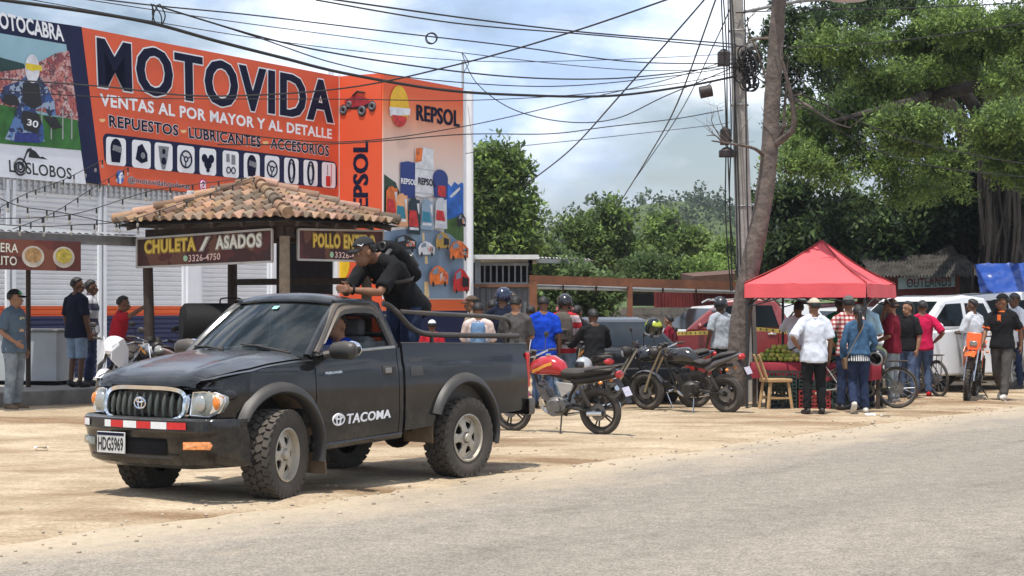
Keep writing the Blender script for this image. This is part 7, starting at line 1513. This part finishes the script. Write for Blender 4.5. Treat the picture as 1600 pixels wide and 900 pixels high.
def crate(label,p,mat):
    t=thing('plastic_crate',label,'crate',p,math.atan2(td.y,td.x),'plastic crates under the fruit table'); mb=MB(); w_,d_,h_=.48,.34,.30
    for y in (-d_/2,d_/2):
        for z in (.02,.08,.14,.20,.28): mb.box((0,y,z),(w_,.016,.03))
        for i in range(9): mb.box((-w_/2+w_*i/8,y,.15),(.018,.02,.28))
    for x in (-w_/2,w_/2):
        for z in (.02,.08,.14,.20,.28): mb.box((x,0,z),(.016,d_,.03))
        for i in range(6): mb.box((x,-d_/2+d_*i/5,.15),(.02,.018,.28))
    mb.build('side_lattice',mat,t,smooth=False); mb=MB(); mb.box((0,0,.012),(w_,d_,.02)); mb.build('base',mat,t,smooth=False)
cg=M('crate_green',(.012,.03,.025),.6,var=.2); cr_=M('crate_red',(.25,.02,.02),.6,var=.2)
crate('dark green crate under the fruit table, left lower one',tp_(.50,.10,0),cg); crate('dark green crate under the fruit table, left upper one',tp_(.50,.10,.305),cg)
crate('red crate on the ground beside the dark green crates',tp_(1.02,.14,0),cr_); crate('dark green crate stacked on the red crate',tp_(1.02,.14,.305),cg)
crate('dark green crate on the ground at the right under the fruit table',tp_(1.54,.12,0),cg)
ch=thing('wooden_chair','rough pale wooden chair with slanted back slats in front of the fruit table','chair',Gd(1212,29.0),R(195)); wch=M('pale_wood',(.42,.27,.13),.7,var=.25,scale=10)
mb=MB(); mb.box((0,0,.455),(.40,.40,.055)); mb.build('seat',wch,ch,smooth=False,bevel=.012)
for x,y in ((.15,.15),(.15,-.15),(-.15,.15),(-.15,-.15)): mb=MB(); mb.beam((x,y,.43),(x*1.35,y*1.2,0),.045,.045); mb.build('leg',wch,ch,smooth=False,bevel=.006)
for y in (.09,-.09): mb=MB(); mb.beam((.17,y,.44),(.33,y*1.1,.86),.06,.03); mb.build('back_slat',wch,ch,smooth=False,bevel=.006)
for y in (.165,-.165): mb=MB(); mb.beam((-.18,y,.18),(.18,y,.18),.03,.03); mb.build('stretcher',wch,ch,smooth=False)
for i,(a,k) in enumerate(((1.72,.15),(1.96,.13))):
    mb=MB(); mb.ball((0,0,0),(k*1.3,k,k),14,9); o=mb.build('watermelon',M('melon_green',(.10,.14,.04),.4,var=.6,scale=12)); o.location=tp_(a,.25,.725+k); tag(o,['big green melon','smaller green melon'][i]+' at the right end of the fruit table','melon')

for lab,p in (('white paper scrap lying on the verge right of the denim jacket woman',G(1376,654)),('white paper scrap beside the shoes of the man in white shirt and black trousers',G(1352,652)),('pale crumpled cup on the sand left of the pickup',G(52,705))):
    mb=MB(); rr=random.Random(int(p.x*50)); mb.grid([[V((p.x+.05*i+rr.uniform(-.015,.015),p.y+.05*j+rr.uniform(-.015,.015),p.z+.02+rr.uniform(0,.04))) for i in range(4)] for j in range(3)]); tag(mb.build('paper_scrap',M('paper',(.7,.7,.68),.8),None,ang=20),lab,'litter')
# ================= trees, pole, cables
def leafmat(name,col,var=.35):
    m=M(name,col,.55,var=var,scale=.9,spec=.3); b=m.node_tree.nodes['Principled BSDF']; b.inputs['Transmission Weight'].default_value=0
    t=m.node_tree; N=t.nodes; l=t.links.new
    g=N.new('ShaderNodeNewGeometry'); r=N.new('ShaderNodeMapRange'); r.inputs[3].default_value=.62; r.inputs[4].default_value=1.4; l(g.outputs['Random Per Island'],r.inputs[0])
    x=N.new('ShaderNodeMixRGB'); x.blend_type='MULTIPLY'; x.inputs[0].default_value=1; old=b.inputs['Base Color'].links[0].from_socket; l(old,x.inputs[1]); l(r.outputs[0],x.inputs[2]); l(x.outputs[0],b.inputs['Base Color'])
    td=N.new('ShaderNodeBsdfTranslucent'); l(x.outputs[0],td.inputs['Color']); ms=N.new('ShaderNodeMixShader'); ms.inputs[0].default_value=.42; out=[n for n in N if n.type=='OUTPUT_MATERIAL'][0]
    l(b.outputs[0],ms.inputs[1]); l(td.outputs[0],ms.inputs[2]); l(ms.outputs[0],out.inputs['Surface']); return m
rs0=np.random.RandomState(12)
def leaves(clumps,n,size,aspect=.45,hang=.3,shell=.5,twig=0):
    """leaf faces spread through ellipsoid clumps [(centre, (rx,ry,rz))]; leaves gather on short sprays so the outline stays uneven"""
    vol=np.array([c[1][0]*c[1][1]*c[1][2] for c in clumps])**.75; vol/=vol.sum(); out_v=[];out_f=[]
    for (c,r),w_ in zip(clumps,vol):
        k=max(8,int(n*w_)); ns=max(4,k//11)
        d=rs0.normal(size=(ns,3)); d/=np.linalg.norm(d,axis=1)[:,None]; rad=shell+(1.05-shell)*rs0.rand(ns)**.8
        sp=d*rad[:,None]*np.array(r)
        nz=np.array([noise.noise(V(tuple(q*1.1/max(.6,size*2)+np.array(c)))) for q in sp]); keep=nz>-.22; sp=sp[keep]; d=d[keep]; ns=len(sp)
        if ns==0: continue
        dirs=d*.6+rs0.normal(size=(ns,3))*.55; dirs[:,2]-=hang; dirs/=np.linalg.norm(dirs,axis=1)[:,None]
        per=max(3,k//ns)
        for j in range(per):
            t=(j+.5)/per; side=rs0.normal(size=(ns,3)); side-=dirs*(side*dirs).sum(1)[:,None]; side/=np.linalg.norm(side,axis=1)[:,None]+1e-9
            base=sp+dirs*(t*size*3.0)+side*size*.15+np.array(c)
            L_=size*(.7+.6*rs0.rand(ns))[:,None]; ld=dirs*.45+side*.9; ld/=np.linalg.norm(ld,axis=1)[:,None]; nn=np.cross(ld,np.array([0,0,1.0])+rs0.normal(size=(ns,3))*.45); nn/=np.linalg.norm(nn,axis=1)[:,None]+1e-9
            w2=nn*L_*aspect*.5; tip=base+ld*L_; mid=base+ld*L_*.5
            out_v.append(np.stack([base,mid+w2,tip,mid-w2],1).reshape(-1,3))
    v=np.concatenate(out_v); nf=len(v)//4; me=bpy.data.meshes.new('foliage'); me.vertices.add(len(v)); me.vertices.foreach_set('co',v.astype(np.float32).ravel()); me.loops.add(nf*4); me.loops.foreach_set('vertex_index',np.arange(nf*4,dtype=np.int32)); me.polygons.add(nf); me.polygons.foreach_set('loop_start',np.arange(nf,dtype=np.int32)*4); me.polygons.foreach_set('loop_total',np.full(nf,4,np.int32)); me.update(calc_edges=True); return me
bark=M('bark',(.045,.037,.03),.95,var=.4,scale=5,bump=.8,bscale=18); barkl=M('bark_grey',(.13,.11,.09),.95,var=.4,scale=6,bump=.7,bscale=22)
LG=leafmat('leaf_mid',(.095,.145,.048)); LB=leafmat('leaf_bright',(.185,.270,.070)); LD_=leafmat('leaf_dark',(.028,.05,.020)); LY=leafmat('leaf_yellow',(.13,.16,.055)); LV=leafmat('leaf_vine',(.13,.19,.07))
def tree(label,base,clumps,n,size,mat,trunk=.15,aspect=.45,hang=.3,group='trees behind the parked vehicles',barkm=bark,limbs=True,name='tree',shell=.5,mat2=None,split=.5,upright=False):
    t=thing(name,label,'tree',(0,0,0),0,group); base=V(base); rr=random.Random(int(base.x*13)&255)
    top=V((sum(c[0][0] for c in clumps)/len(clumps),sum(c[0][1] for c in clumps)/len(clumps),max(base.z+1,sum(c[0][2] for c in clumps)/len(clumps))))
    if upright: top.y=base.y
    mb=MB(); fork=base.lerp(top,.55); fork.x=base.x+(top.x-base.x)*.4; pts=catmull([base,base.lerp(fork,.5)+V((rr.uniform(-.1,.1),0,0)),fork],5); mb.tube(pts,[trunk*(1.2-.45*i/(len(pts)-1)) for i in range(len(pts))],10); mb.build('trunk',barkm,t)
    if limbs:
        mb=MB()
        for c,r in clumps[:26]:
            c=V(c); m_=fork.lerp(c,.5)+V((rr.uniform(-.2,.2),rr.uniform(-.2,.2),-.12*(c-fork).length)); pts=catmull([fork-V((0,0,.2)),m_,c],5); k=trunk*.55; mb.tube(pts,[k*(1-.8*i/(len(pts)-1)) for i in range(len(pts))],6)
            for e in range(3):
                p=m_.lerp(c,.4+.25*e); q=c+V((rr.uniform(-1,1)*r[0],rr.uniform(-1,1)*r[1],rr.uniform(-.6,.9)*r[2]))*.9; mb.tube(catmull([p,p.lerp(q,.5)+V((0,0,.1)),q],3),[k*.3*(1-.7*i/6) for i in range(7)],5)
        mb.build('limbs',barkm,t)
    ml=[c for i,c in enumerate(clumps)]
    for nm,mm,cl,nn in (('crown',mat,ml,n),)if mat2 is None else (('crown',mat,ml,int(n*(1-split))),('crown_tips',mat2,[((c[0]+0,c[1],c[2]+r[2]*.3),(r[0]*1.02,r[1],r[2]*.8)) for c,r in ml],int(n*split))):
        link_mesh(nm,leaves(cl,nn,size,aspect,hang,shell),mm,t)
    return t
def cl(px,py,d,rx,rz,ry=None): # clump at a pixel-sized place: radii in metres
    p=P(px,py,d); return ((p.x,p.y,p.z),(rx,ry or rx,rz))
def cloud(spec,k=3,seed=1,jit=.75,sc=.55):
    """break big masses into uneven smaller clumps"""
    r=random.Random(seed); out=[]
    for c,(rx,ry,rz) in spec:
        for i in range(k):
            while True:
                a=V((r.uniform(-1,1),r.uniform(-1,1),r.uniform(-1,1)))
                if a.length<1: break
            s_=sc*r.uniform(.6,1.2); out.append(((c[0]+a.x*rx*jit,c[1]+a.y*ry*jit,c[2]+a.z*rz*jit),(rx*s_,ry*s_,rz*s_)))
    return out
def px2m(px,d): return px*d/FPX
# left tree behind the shop corner
d=52; sp=[cl(x,y,d,px2m(w_,d),px2m(h_,d)) for x,y,w_,h_ in ((748,262,34,28),(785,262,30,26),(770,305,46,32),(805,325,26,20),(755,345,44,34),(800,372,34,26),(772,392,50,30),(815,345,18,14))]
tree('tall leafy green tree rising behind the oil mural corner',(P(762,480,d).x,d,0),cloud(sp,6,2,.8,.5),34000,.19,LB,.22,mat2=LG,split=.45)
# middle trees
d=60; sp=[cl(x,y,d,px2m(w_,d),px2m(h_,d)) for x,y,w_,h_ in ((885,352,24,7),(935,328,26,8),(965,342,24,9),(915,362,34,9),(965,372,30,11),(895,392,36,14),(945,402,44,16),(985,392,22,12),(940,425,50,18))]
tree('wide spreading tree with flat airy tiers in the middle of the backdrop',(P(945,480,d).x,d,0),cloud(sp,6,3,.85,.5),21000,.17,LG,.16,mat2=LB,split=.35)
d=62; sp=[cl(x,y,d,px2m(w_,d),px2m(h_,d)) for x,y,w_,h_ in ((1040,345,20,7),(1030,366,28,9),(1062,380,26,10),(1040,400,36,14),(1078,372,16,7))]
tree('lighter tree with layered branches right of the spreading tree',(P(1045,480,d).x,d,0),cloud(sp,6,5,.85,.5),15000,.17,LB,.14,mat2=LG,split=.5)
for i,(lab,px,y,d,w_,h_,m_,n) in enumerate((('yellowish bushy tree below the hill',1105,412,66,36,18,LY,9000),('rounded bright bush just left of the utility pole',1140,405,58,20,22,LB,8000),('dark green bush behind the rusty beam',1010,428,56,56,18,LG,11000),('bushy tree between the shed roof and the spreading tree',850,422,56,40,24,LG,11000),('low bright bush behind the red shed',1085,432,56,46,14,LB,9000))):
    sp=[cl(px,y,d,px2m(w_,d),px2m(h_,d))]; tree(lab,(P(px,480,d).x,d,0),cloud(sp,12,20+i,.8,.45),n,.17,m_,.1,limbs=False)
# vine hedge on the block wall
v=thing('climbing_vine','bright climbing vine spilling over the block wall below the rusty beam','vine'); sp=[cl(x,y,44.0,px2m(w_,44),px2m(h_,44),.5) for x,y,w_,h_ in ((862,452,28,18),(905,446,30,16),(880,474,34,14),(925,468,26,18),(948,450,28,14),(900,425,20,8))]
link_mesh('foliage',leaves(cloud(sp,5,9,.8,.5),15000,.13,.6,.4),LV,v)
mb=MB(); 
for x in (870,900,935): mb.tube(catmull([P(x,520,44.1),P(x+4,470,44.1),P(x-3,430,44.1)],4),.03,6)
mb.build('stems',bark,v)
# pines along the ridge and scattered trees on the hill
for i,(px,y,h_) in enumerate(((1007,316,26),(1058,318,12),(1102,320,18),(1118,326,14),(985,336,12),(1040,324,10),(1132,336,16),(1085,324,9))):
    d=330-8*0; b=P(px,y+h_*.6,d); hh=px2m(h_,d); t=thing('pine_tree',['lone tall pine on the left shoulder of the hill','small round pine at the hilltop','taller pine pair member right of the hilltop','shorter pine beside the taller one on the right ridge','low pine on the left slope of the ridge','small pine between lone pine and hilltop','pine furthest right on the ridge beside the pole','tiny pine just right of the hilltop'][i],'pine tree',(0,0,0),0,'pines along the hill ridge')
    mb=MB(); mb.tube([b-V((0,0,1.5)),b+V((0,0,hh*.9))],[.16,.08],6); mb.build('trunk',bark,t)
    c=[((b.x+rnd.uniform(-.3,.3)*hh*.4,d,b.z+hh*(.5+.16*k)),(hh*.28,hh*.28,hh*.12)) for k in range(4)]
    link_mesh('crown',leaves(c,260,.5,.6,.1),LG,t)
rr=random.Random(4); hc_=[]
for k in range(330):
    r_=HILL[rr.randrange(2,13)]; q_=r_[rr.randrange(20,115)]; w_=rr.uniform(1.2,3.2); hc_.append(((q_[0]+rr.uniform(-3,3),q_[1]-.5,q_[2]+.5),(w_,w_,w_*.6)))
o=link_mesh('far_woodland',leaves(hc_,30000,.75,.6,.1),leafmat('leaf_far',(.05,.075,.035)),None); tag(o,'scattered bushes and woodland covering the slope of the pale hill','woodland',kind='stuff')
# big feathery tree on the right
d=40
def many(lst,d,dj=0,seed=1):
    r=random.Random(seed); return [cl(x,y,d+r.uniform(-dj,dj),px2m(w_,d),px2m(h_,d),px2m(w_,d)*.8) for x,y,w_,h_ in lst]
spA=many([(1340,80,70,28),(1400,60,80,30),(1470,45,80,34),(1540,40,80,36),(1600,60,60,40),(1380,110,80,26),(1450,120,70,30),(1520,110,70,28),(1590,110,60,30)],38,1.5,1)
spB=many([(1290,185,70,28),(1340,175,80,30),(1400,190,80,32),(1450,205,70,30),(1270,230,62,24),(1330,235,80,28),(1400,245,70,28),(1245,255,40,16),(1450,255,60,24),(1300,275,40,14),(1420,290,40,18),(1470,290,40,20)],36.5,1.2,2)
spC=many([(1560,190,60,26),(1600,210,60,36),(1570,245,50,24),(1610,270,50,30),(1545,225,34,16)],35.5,1.0,3)
tb=P(1560,480,44.6)
bigt=tree('huge feathery tree with bright drooping tiers filling the upper right',(tb.x,tb.y,0),cloud(spA+spB+spC,4,7,.85,.5),125000,.10,LB,.42,limbs=False,upright=True,aspect=.38,hang=.35,shell=.35,mat2=LG,split=.35,group='trees on the right')
mb=MB()
for pts in ([(1535,300,46.5),(1500,200,43),(1440,150,39),(1330,120,38)],[(1535,300,46.5),(1480,160,43),(1380,130,38),(1300,60,37)],[(1530,260,46.5),(1570,130,42),(1600,40,38)],[(1540,240,46.5),(1470,150,40),(1420,160,37),(1300,190,36.5)],[(1545,200,46),(1500,120,42),(1600,115,37)],[(1440,160,38.5),(1520,135,37.5),(1640,118,36)]):
    p=catmull([P(*q_) for q_ in pts],6); mb.tube(p,[.20*(1-.8*i/(len(p)-1)) for i in range(len(p))],8)
mb.build('branches',bark,bigt)
mb=MB(); rr=random.Random(6)
for i in range(70):
    x=rr.uniform(1534,1605); y0=rr.uniform(190,300); dd=43.9+rr.uniform(-.3,.3); ln=rr.uniform(70,210); p=catmull([P(x,y0,dd),P(x+rr.uniform(-8,8),y0+ln*.5,dd),P(x+rr.uniform(-12,12),min(428,y0+ln),dd)],4); mb.tube(p,[rr.uniform(.015,.06)]*len(p),5)
for x,w_ in ((1545,.22),(1566,.34),(1590,.26)): p=catmull([P(x,140,44.2),P(x+4,300,44.2),P(x-3,480,44.2),P(x-5,530,44.2)],4); mb.tube(p,[w_*(.8+.3*i/(len(p)-1)) for i in range(len(p))],8)
mb.build('hanging_roots',M('root_dark',(.026,.021,.017),.95,var=.5,scale=6,bump=.8),bigt)
# dark tree just behind the bare trunk
spD=many([(1225,40,44,34),(1275,30,50,36),(1320,30,50,30),(1230,110,40,36),(1270,95,46,34),(1225,170,30,30),(1300,120,50,26),(1380,20,70,30),(1450,10,70,26),(1262,150,30,22)],44,1.5,4)
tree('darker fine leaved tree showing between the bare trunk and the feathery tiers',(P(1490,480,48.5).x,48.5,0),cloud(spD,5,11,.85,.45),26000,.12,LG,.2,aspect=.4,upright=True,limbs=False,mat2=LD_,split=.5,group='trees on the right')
# dark bushy wall of trees
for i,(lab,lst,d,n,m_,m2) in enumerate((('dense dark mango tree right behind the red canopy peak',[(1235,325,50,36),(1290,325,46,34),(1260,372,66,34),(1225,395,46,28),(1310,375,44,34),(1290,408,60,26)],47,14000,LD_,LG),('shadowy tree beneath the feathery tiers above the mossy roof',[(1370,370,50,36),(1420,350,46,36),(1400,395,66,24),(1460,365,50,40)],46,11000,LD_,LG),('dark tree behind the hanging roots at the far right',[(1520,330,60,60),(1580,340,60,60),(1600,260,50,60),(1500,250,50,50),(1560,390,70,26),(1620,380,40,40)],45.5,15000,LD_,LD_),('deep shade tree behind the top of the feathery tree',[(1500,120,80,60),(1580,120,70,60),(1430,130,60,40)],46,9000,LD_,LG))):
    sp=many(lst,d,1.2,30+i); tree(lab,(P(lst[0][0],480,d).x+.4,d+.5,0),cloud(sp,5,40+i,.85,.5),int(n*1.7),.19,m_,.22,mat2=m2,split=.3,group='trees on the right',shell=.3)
d=49; sp=[cl(x,y,d,px2m(w_,d),px2m(h_,d)) for x,y,w_,h_ in ((1180,420,40,22),(1240,428,50,16),(1345,330,20,22))]; tree('low leafy hedge behind the canopy at the bare trunk',(P(1200,480,d).x,d,0),cloud(sp,8,61,.8,.45),10000,.17,LG,.08,limbs=False,group='trees on the right')
# palm fronds caught in the tree
pm=thing('palm_tree','palm with arching fronds half buried in the feathery tree','palm tree',group='trees on the right'); mb=MB(); pc=P(1465,95,47.2); rr=random.Random(2)
for k in range(22):
    a=rr.uniform(0,6.28); el=rr.uniform(-.1,.9); L_=rr.uniform(1.5,2.3); p0=pc; prev=None
    for j in range(9):
        t=j/8; p=pc+V((math.cos(a)*math.cos(el)*L_*t,math.sin(a)*math.cos(el)*L_*t,math.sin(el)*L_*t-1.1*t*t*L_*.6))
        if prev is not None:
            s_=V((-math.sin(a),math.cos(a),0)); ax_=(p-prev)
            for m_ in range(3):
                b=prev.lerp(p,m_/3)
                for sg in (1,-1): w_=.42*math.sin(max(.15,t)*2.8)+.05; tip=b+s_*sg*w_+ax_.normalized()*.18-V((0,0,.16)); mb.add([b,b+ax_*.2,tip],[(0,1,2)])
        prev=p
mb.build('fronds',LG,pm,smooth=False); mb=MB(); mb.tube([V((pc.x,pc.y,0)),pc],[.16,.12],8); mb.build('trunk',bark,pm)
# ---- bare tree in front
bt=thing('bare_tree','bare leaning tree trunk with broken twigs beside the utility pole','tree'); mb=MB(); DB=29.6
pts=catmull([V((P(1150,600,DB).x,DB,-.05)),P(1153,560,DB),P(1160,480,DB),P(1176,400,DB),P(1192,320,DB),P(1202,240,DB),P(1207,150,DB),P(1213,60,DB),P(1220,-40,DB),P(1228,-140,DB),P(1232,-220,DB)],7); n=len(pts)
mb.tube(pts,[.19-.092*(i/(n-1))**.8+.014*noise.noise(V((i*.7,0,0))) for i in range(n)],16); mb.build('trunk',M('bare_bark',(.12,.095,.08),.95,var=.45,scale=7,bump=1,bscale=16),bt)
bm_=_mats['bare_bark']
for pp,r0 in (([(1205,228,0),(1226,214,-.2),(1240,196,-.3),(1236,150,-.4),(1222,95,-.5)],.075),([(1222,216,0),(1226,170,0),(1229,120,.1),(1232,85,.2)],.03),([(1212,222,0),(1222,204,-.2),(1228,196,-.3)],.05),([(1196,245,0),(1178,232,-.3),(1150,226,-.5),(1112,220,-.7)],.035),([(1150,226,-.5),(1130,222,-.6),(1118,212,-.7),(1104,212,-.8)],.018),([(1150,227,-.5),(1128,196,-.6),(1120,165,-.6)],.012),([(1130,222,-.6),(1112,190,-.7),(1116,176,-.7)],.010),([(1207,168,0),(1190,100,.2),(1168,40,.2),(1180,20,.2)],.022),([(1232,150,-.3),(1262,165,-.5),(1300,190,-.6),(1330,200,-.6)],.028),([(1210,60,0),(1176,62,.1),(1160,78,.1)],.03),([(1216,-20,0),(1250,-90,.3),(1290,-150,.5)],.07),([(1220,-60,0),(1180,-130,.2),(1150,-190,.1)],.06),([(1228,-140,0),(1270,-210,-.8),(1330,-250,-1.2),(1390,-270,-1.4)],.05),([(1250,-90,.3),(1310,-110,-.6),(1380,-130,-1)],.035),([(1216,-20,0),(1240,-80,-.7),(1275,-120,-1.3),(1330,-150,-1.7)],.17),([(1275,-120,-1.3),(1300,-70,-1.5),(1340,-50,-1.6)],.11),([(1212,-60,0),(1215,-120,-.8),(1230,-190,-1.5)],.13),([(1240,-80,-.7),(1270,-40,-1.2),(1300,-30,-1.5)],.11),([(1300,-140,-1.5),(1350,-110,-1.7),(1400,-70,-1.8)],.11)):
    p=catmull([P(x,y,DB+o) for x,y,o in pp],5); mb=MB(); mb.tube(p,[r0*(1-.7*i/(len(p)-1)) for i in range(len(p))],7); 
    rr=random.Random(int(pp[-1][0]))
    for k in range(4 if pp[-1][1]<300 else 2):
        a=p[rr.randrange(len(p)//2,len(p))]; b=a+V((rr.uniform(-.4,.4),rr.uniform(-.2,.2),rr.uniform(.05,.5))); mb.tube(catmull([a,a.lerp(b,.5)+V((rr.uniform(-.1,.1),0,0)),b],3),[r0*.22,r0*.2,r0*.18,r0*.16,r0*.14,r0*.1,r0*.06],5)
    mb.build('branch',bm_,bt)
# ---- utility pole
up=thing('utility_pole','tall grey concrete utility pole wrapped in black cable coils','utility pole'); DPO=31.0; mb=MB()
pa=V((P(1172,600,DPO).x,DPO,-.1)); pb_=P(1146,-120,DPO); mb.tube([pa,pa.lerp(pb_,.5),pb_],[.16,.135,.11],14); mb.build('shaft',M('pole_concrete',(.34,.32,.29),.9,var=.25,scale=3,bump=.4,bscale=25),up)
def pole_at(y): t=(600-y)/720; return pa.lerp(pb_,t)
mb=MB(); rr=random.Random(9)
for i in range(22):
    c=P(rr.uniform(1158,1182),rr.uniform(84,132),DPO-.1+rr.uniform(-.15,.15)); mb.torus(c,rr.uniform(.06,.19),.012,V((rr.uniform(-1,1),-1,rr.uniform(-.5,.5))),18,5)
for i in range(14):
    a=P(rr.uniform(1150,1175),rr.uniform(78,110),DPO-.2); b=P(rr.uniform(1170,1190),rr.uniform(100,140),DPO-.1); mb.tube(catmull([a,a.lerp(b,.5)-V((0,0,rr.uniform(.1,.35))),b],5),.014,5)
mb.build('cable_coil',wirem,up)
for (x,y,w_,h_) in ((1131,92,.20,.24),(1133,214,.16,.26),(1136,240,.26,.12)):
    mb=MB(); p=P(x,y,DPO-.15); mb.box(p,(w_,.18,h_)); mb.ball(p+V((0,0,h_*.5)),(w_*.4,.08,.05),8,5); mb.build('splice_box',M('box_dark',(.03,.022,.02),.6,var=.4),up,bevel=.02)
mb=MB(); p=P(1160,80,DPO-.12); mb.tube([p,p+V((.25,-.05,.1))],.06,10); mb.build('splice_sleeve',M('sleeve_grey',(.12,.12,.12),.5),up)
for i,(x0,o) in enumerate(((1137,.0),(1141,.012),(1145,.02),(1133,-.01),(1148,.03),(1166,.05))):
    p=catmull([P(x0-6+rr.uniform(-6,4),-60,DPO-.2),P(x0+rr.uniform(-5,3),70,DPO-.2),P(x0+rr.uniform(-4,3),200,DPO-.2),P(x0+3+rr.uniform(-4,4),330,DPO-.2),P(x0+10+rr.uniform(-3,5),455 if i<5 else 600,DPO-.2)],6); mb=MB(); mb.tube(p,.012,5); mb.build('drop_cable',wirem,up)
for y in (40,150,300,420): mb=MB(); p=pole_at(y); mb.torus(p,.145,.012,V((0,0,1)),18,5); mb.build('band',gm,up)
sl_=thing('street_lamp','thin grey street lamp arm reaching right from the utility pole','street lamp'); p0=pole_at(14); p1=P(1235,4,DPO-.6); p2=P(1292,-2,DPO-1.0); mb=MB(); mb.tube(catmull([p0,p1,p2],5),.03,8); mb.build('arm',gm,sl_); mb=MB(); mb.ball(p2+V((.3,-.2,-.03)),(.34,.13,.07),14,8); mb.build('lamp_head',M('lamp_grey',(.5,.5,.5),.4,.5),sl_)
hc=thing('cable_closure','dark splice closure hanging from a cable left of the pole','cable box'); mb=MB(); p=P(1103,143,DPO-.3); mb.tube([p-V((.10,0,.02)),p+V((.10,0,.02))],.10,12); mb.build('closure',_mats['box_dark'],hc); mb=MB(); mb.tube([p+V((0,0,.08)),p+V((.1,0,.16))],.008,5); mb.build('hanger',wirem,hc)
# ---- overhead cables
def cable(label,pts,d0,d1,r,group='overhead cables',sub=8):
    n=len(pts); p=catmull([P(x,y,1/((1/d0)+(1/d1-1/d0)*(k/(n-1)))) for k,(x,y) in enumerate(pts)],sub); mb=MB(); mb.tube(p,r,6,False); return tag(mb.build('overhead_cable',wirem),label,'cable',group)
TH_='thin black cable crossing the sky between the billboard and the pole'
cable('thickest black cable sagging across the billboard letters to the pole',[(-20,-3),(120,16),(236,36),(338,64),(440,90),(536,114),(680,139),(800,148),(950,150),(1070,135),(1150,119)],19,30.8,.020)
for pts,r in (([(-40,-22),(100,-8),(245,9),(398,24),(620,51),(800,72),(980,96),(1124,99),(1150,97)],.016),([(245,9),(440,66),(620,99),(800,120),(950,123),(1070,112),(1150,99)],.017),([(245,9),(398,57),(524,99),(656,123),(860,135),(1040,120),(1150,104)],.013),([(494,0),(710,36),(920,54),(1124,72),(1150,74)],.016),([(512,-2),(740,30),(920,51),(1124,67),(1150,70)],.018),([(100,-6),(338,30),(560,60),(800,92),(1000,110),(1150,106)],.010),([(40,-2),(338,50),(560,80),(760,96),(960,93),(1150,84)],.009),([(-20,140),(200,153),(540,155),(722,157),(900,148),(1060,130),(1150,112)],.011),([(300,200),(524,222),(722,198),(920,153),(1040,125),(1150,90)],.012),([(340,226),(540,224),(722,210),(860,209),(950,198),(1060,185),(1130,172)],.013),([(728,240),(788,231),(950,214),(1118,195),(1140,190)],.008)):
    cable(TH_,pts,21,30.8,r*.6)
cable('cable slanting up from the billboard toward the top edge right of centre',[(-20,122),(160,135),(320,150),(536,138),(722,99),(890,51),(1040,0),(1120,-30)],26,20,.011)
cable('cable dropping steeply from the pole top to the tree behind the shop',[(1110,-20),(1100,0),(968,150),(890,235),(818,291)],30,48,.016)
cable('cable dropping steeply from the pole top to the spreading tree',[(1125,-20),(1118,0),(1058,162),(1010,250),(960,330)],30,55,.016)
cable('faint cable falling beside the one that reaches the spreading tree',[(1150,-10),(1120,60),(1060,180),(985,290)],31,55,.012)
cable('cable loop sagging out from the shop antenna',[(725,112),(732,98),(722,84),(745,130),(800,170),(880,190),(960,186),(1040,150),(1140,108)],42,31,.010)
for lab,pts in (('cable running right from the pole across the feathery tree, uppermost',[(1150,20),(1280,14),(1440,12),(1640,2)]),('cable running right from the pole through the upper leaves',[(1150,72),(1300,72),(1450,58),(1640,30)]),('cable falling from the pole across the middle tier of leaves',[(1160,100),(1260,150),(1380,205),(1500,238),(1640,262)]),('cable falling from the pole, lowest over the leaves',[(1160,106),(1250,165),(1360,230),(1470,262),(1640,280)])): cable(lab,pts,30.8,34,.011)
kn=thing('cable_knot','knot of tied black cable ends hanging at the top left','cable coil'); kp_=P(243,9,20.6); mb=MB()
for i in range(5): a=kp_+V((rnd.uniform(-.05,.05),rnd.uniform(-.03,.03),.02)); b=kp_+V((rnd.uniform(-.07,.07),0,-rnd.uniform(.12,.24))); mb.tube(catmull([a,a.lerp(b,.5)+V((rnd.uniform(-.06,.06),0,0)),b],4),.008,5)
mb.build('ties',wirem,kn)
cc=thing('cable_loop','small coiled loop hanging on a cable above the billboard corner','cable coil'); mb=MB(); c=P(674,60,25.5)
for i in range(4): mb.torus(c+V((rnd.uniform(-.01,.01),0,rnd.uniform(-.01,.01))),.075,.006,V((.1*i-.15,-1,.1)),18,4)
mb.build('coil',wirem,cc)
# air
hz=MB(); hz.box((0,790,45),(1880,1780,92.2)); ho=hz.build('haze',None,smooth=False); ho.data.materials.clear()
hm_=bpy.data.materials.new('haze_air'); hm_.use_nodes=True; t=hm_.node_tree; t.nodes.clear(); pv_=t.nodes.new('ShaderNodeVolumePrincipled'); pv_.inputs['Color'].default_value=(.85,.9,.97,1); pv_.inputs['Density'].default_value=.0003; pv_.inputs['Anisotropy'].default_value=.2; oo=t.nodes.new('ShaderNodeOutputMaterial'); t.links.new(pv_.outputs[0],oo.inputs['Volume'])
ho.data.materials.append(hm_); tag(ho,'thin pale air that fades the distant hills','haze',kind='stuff')
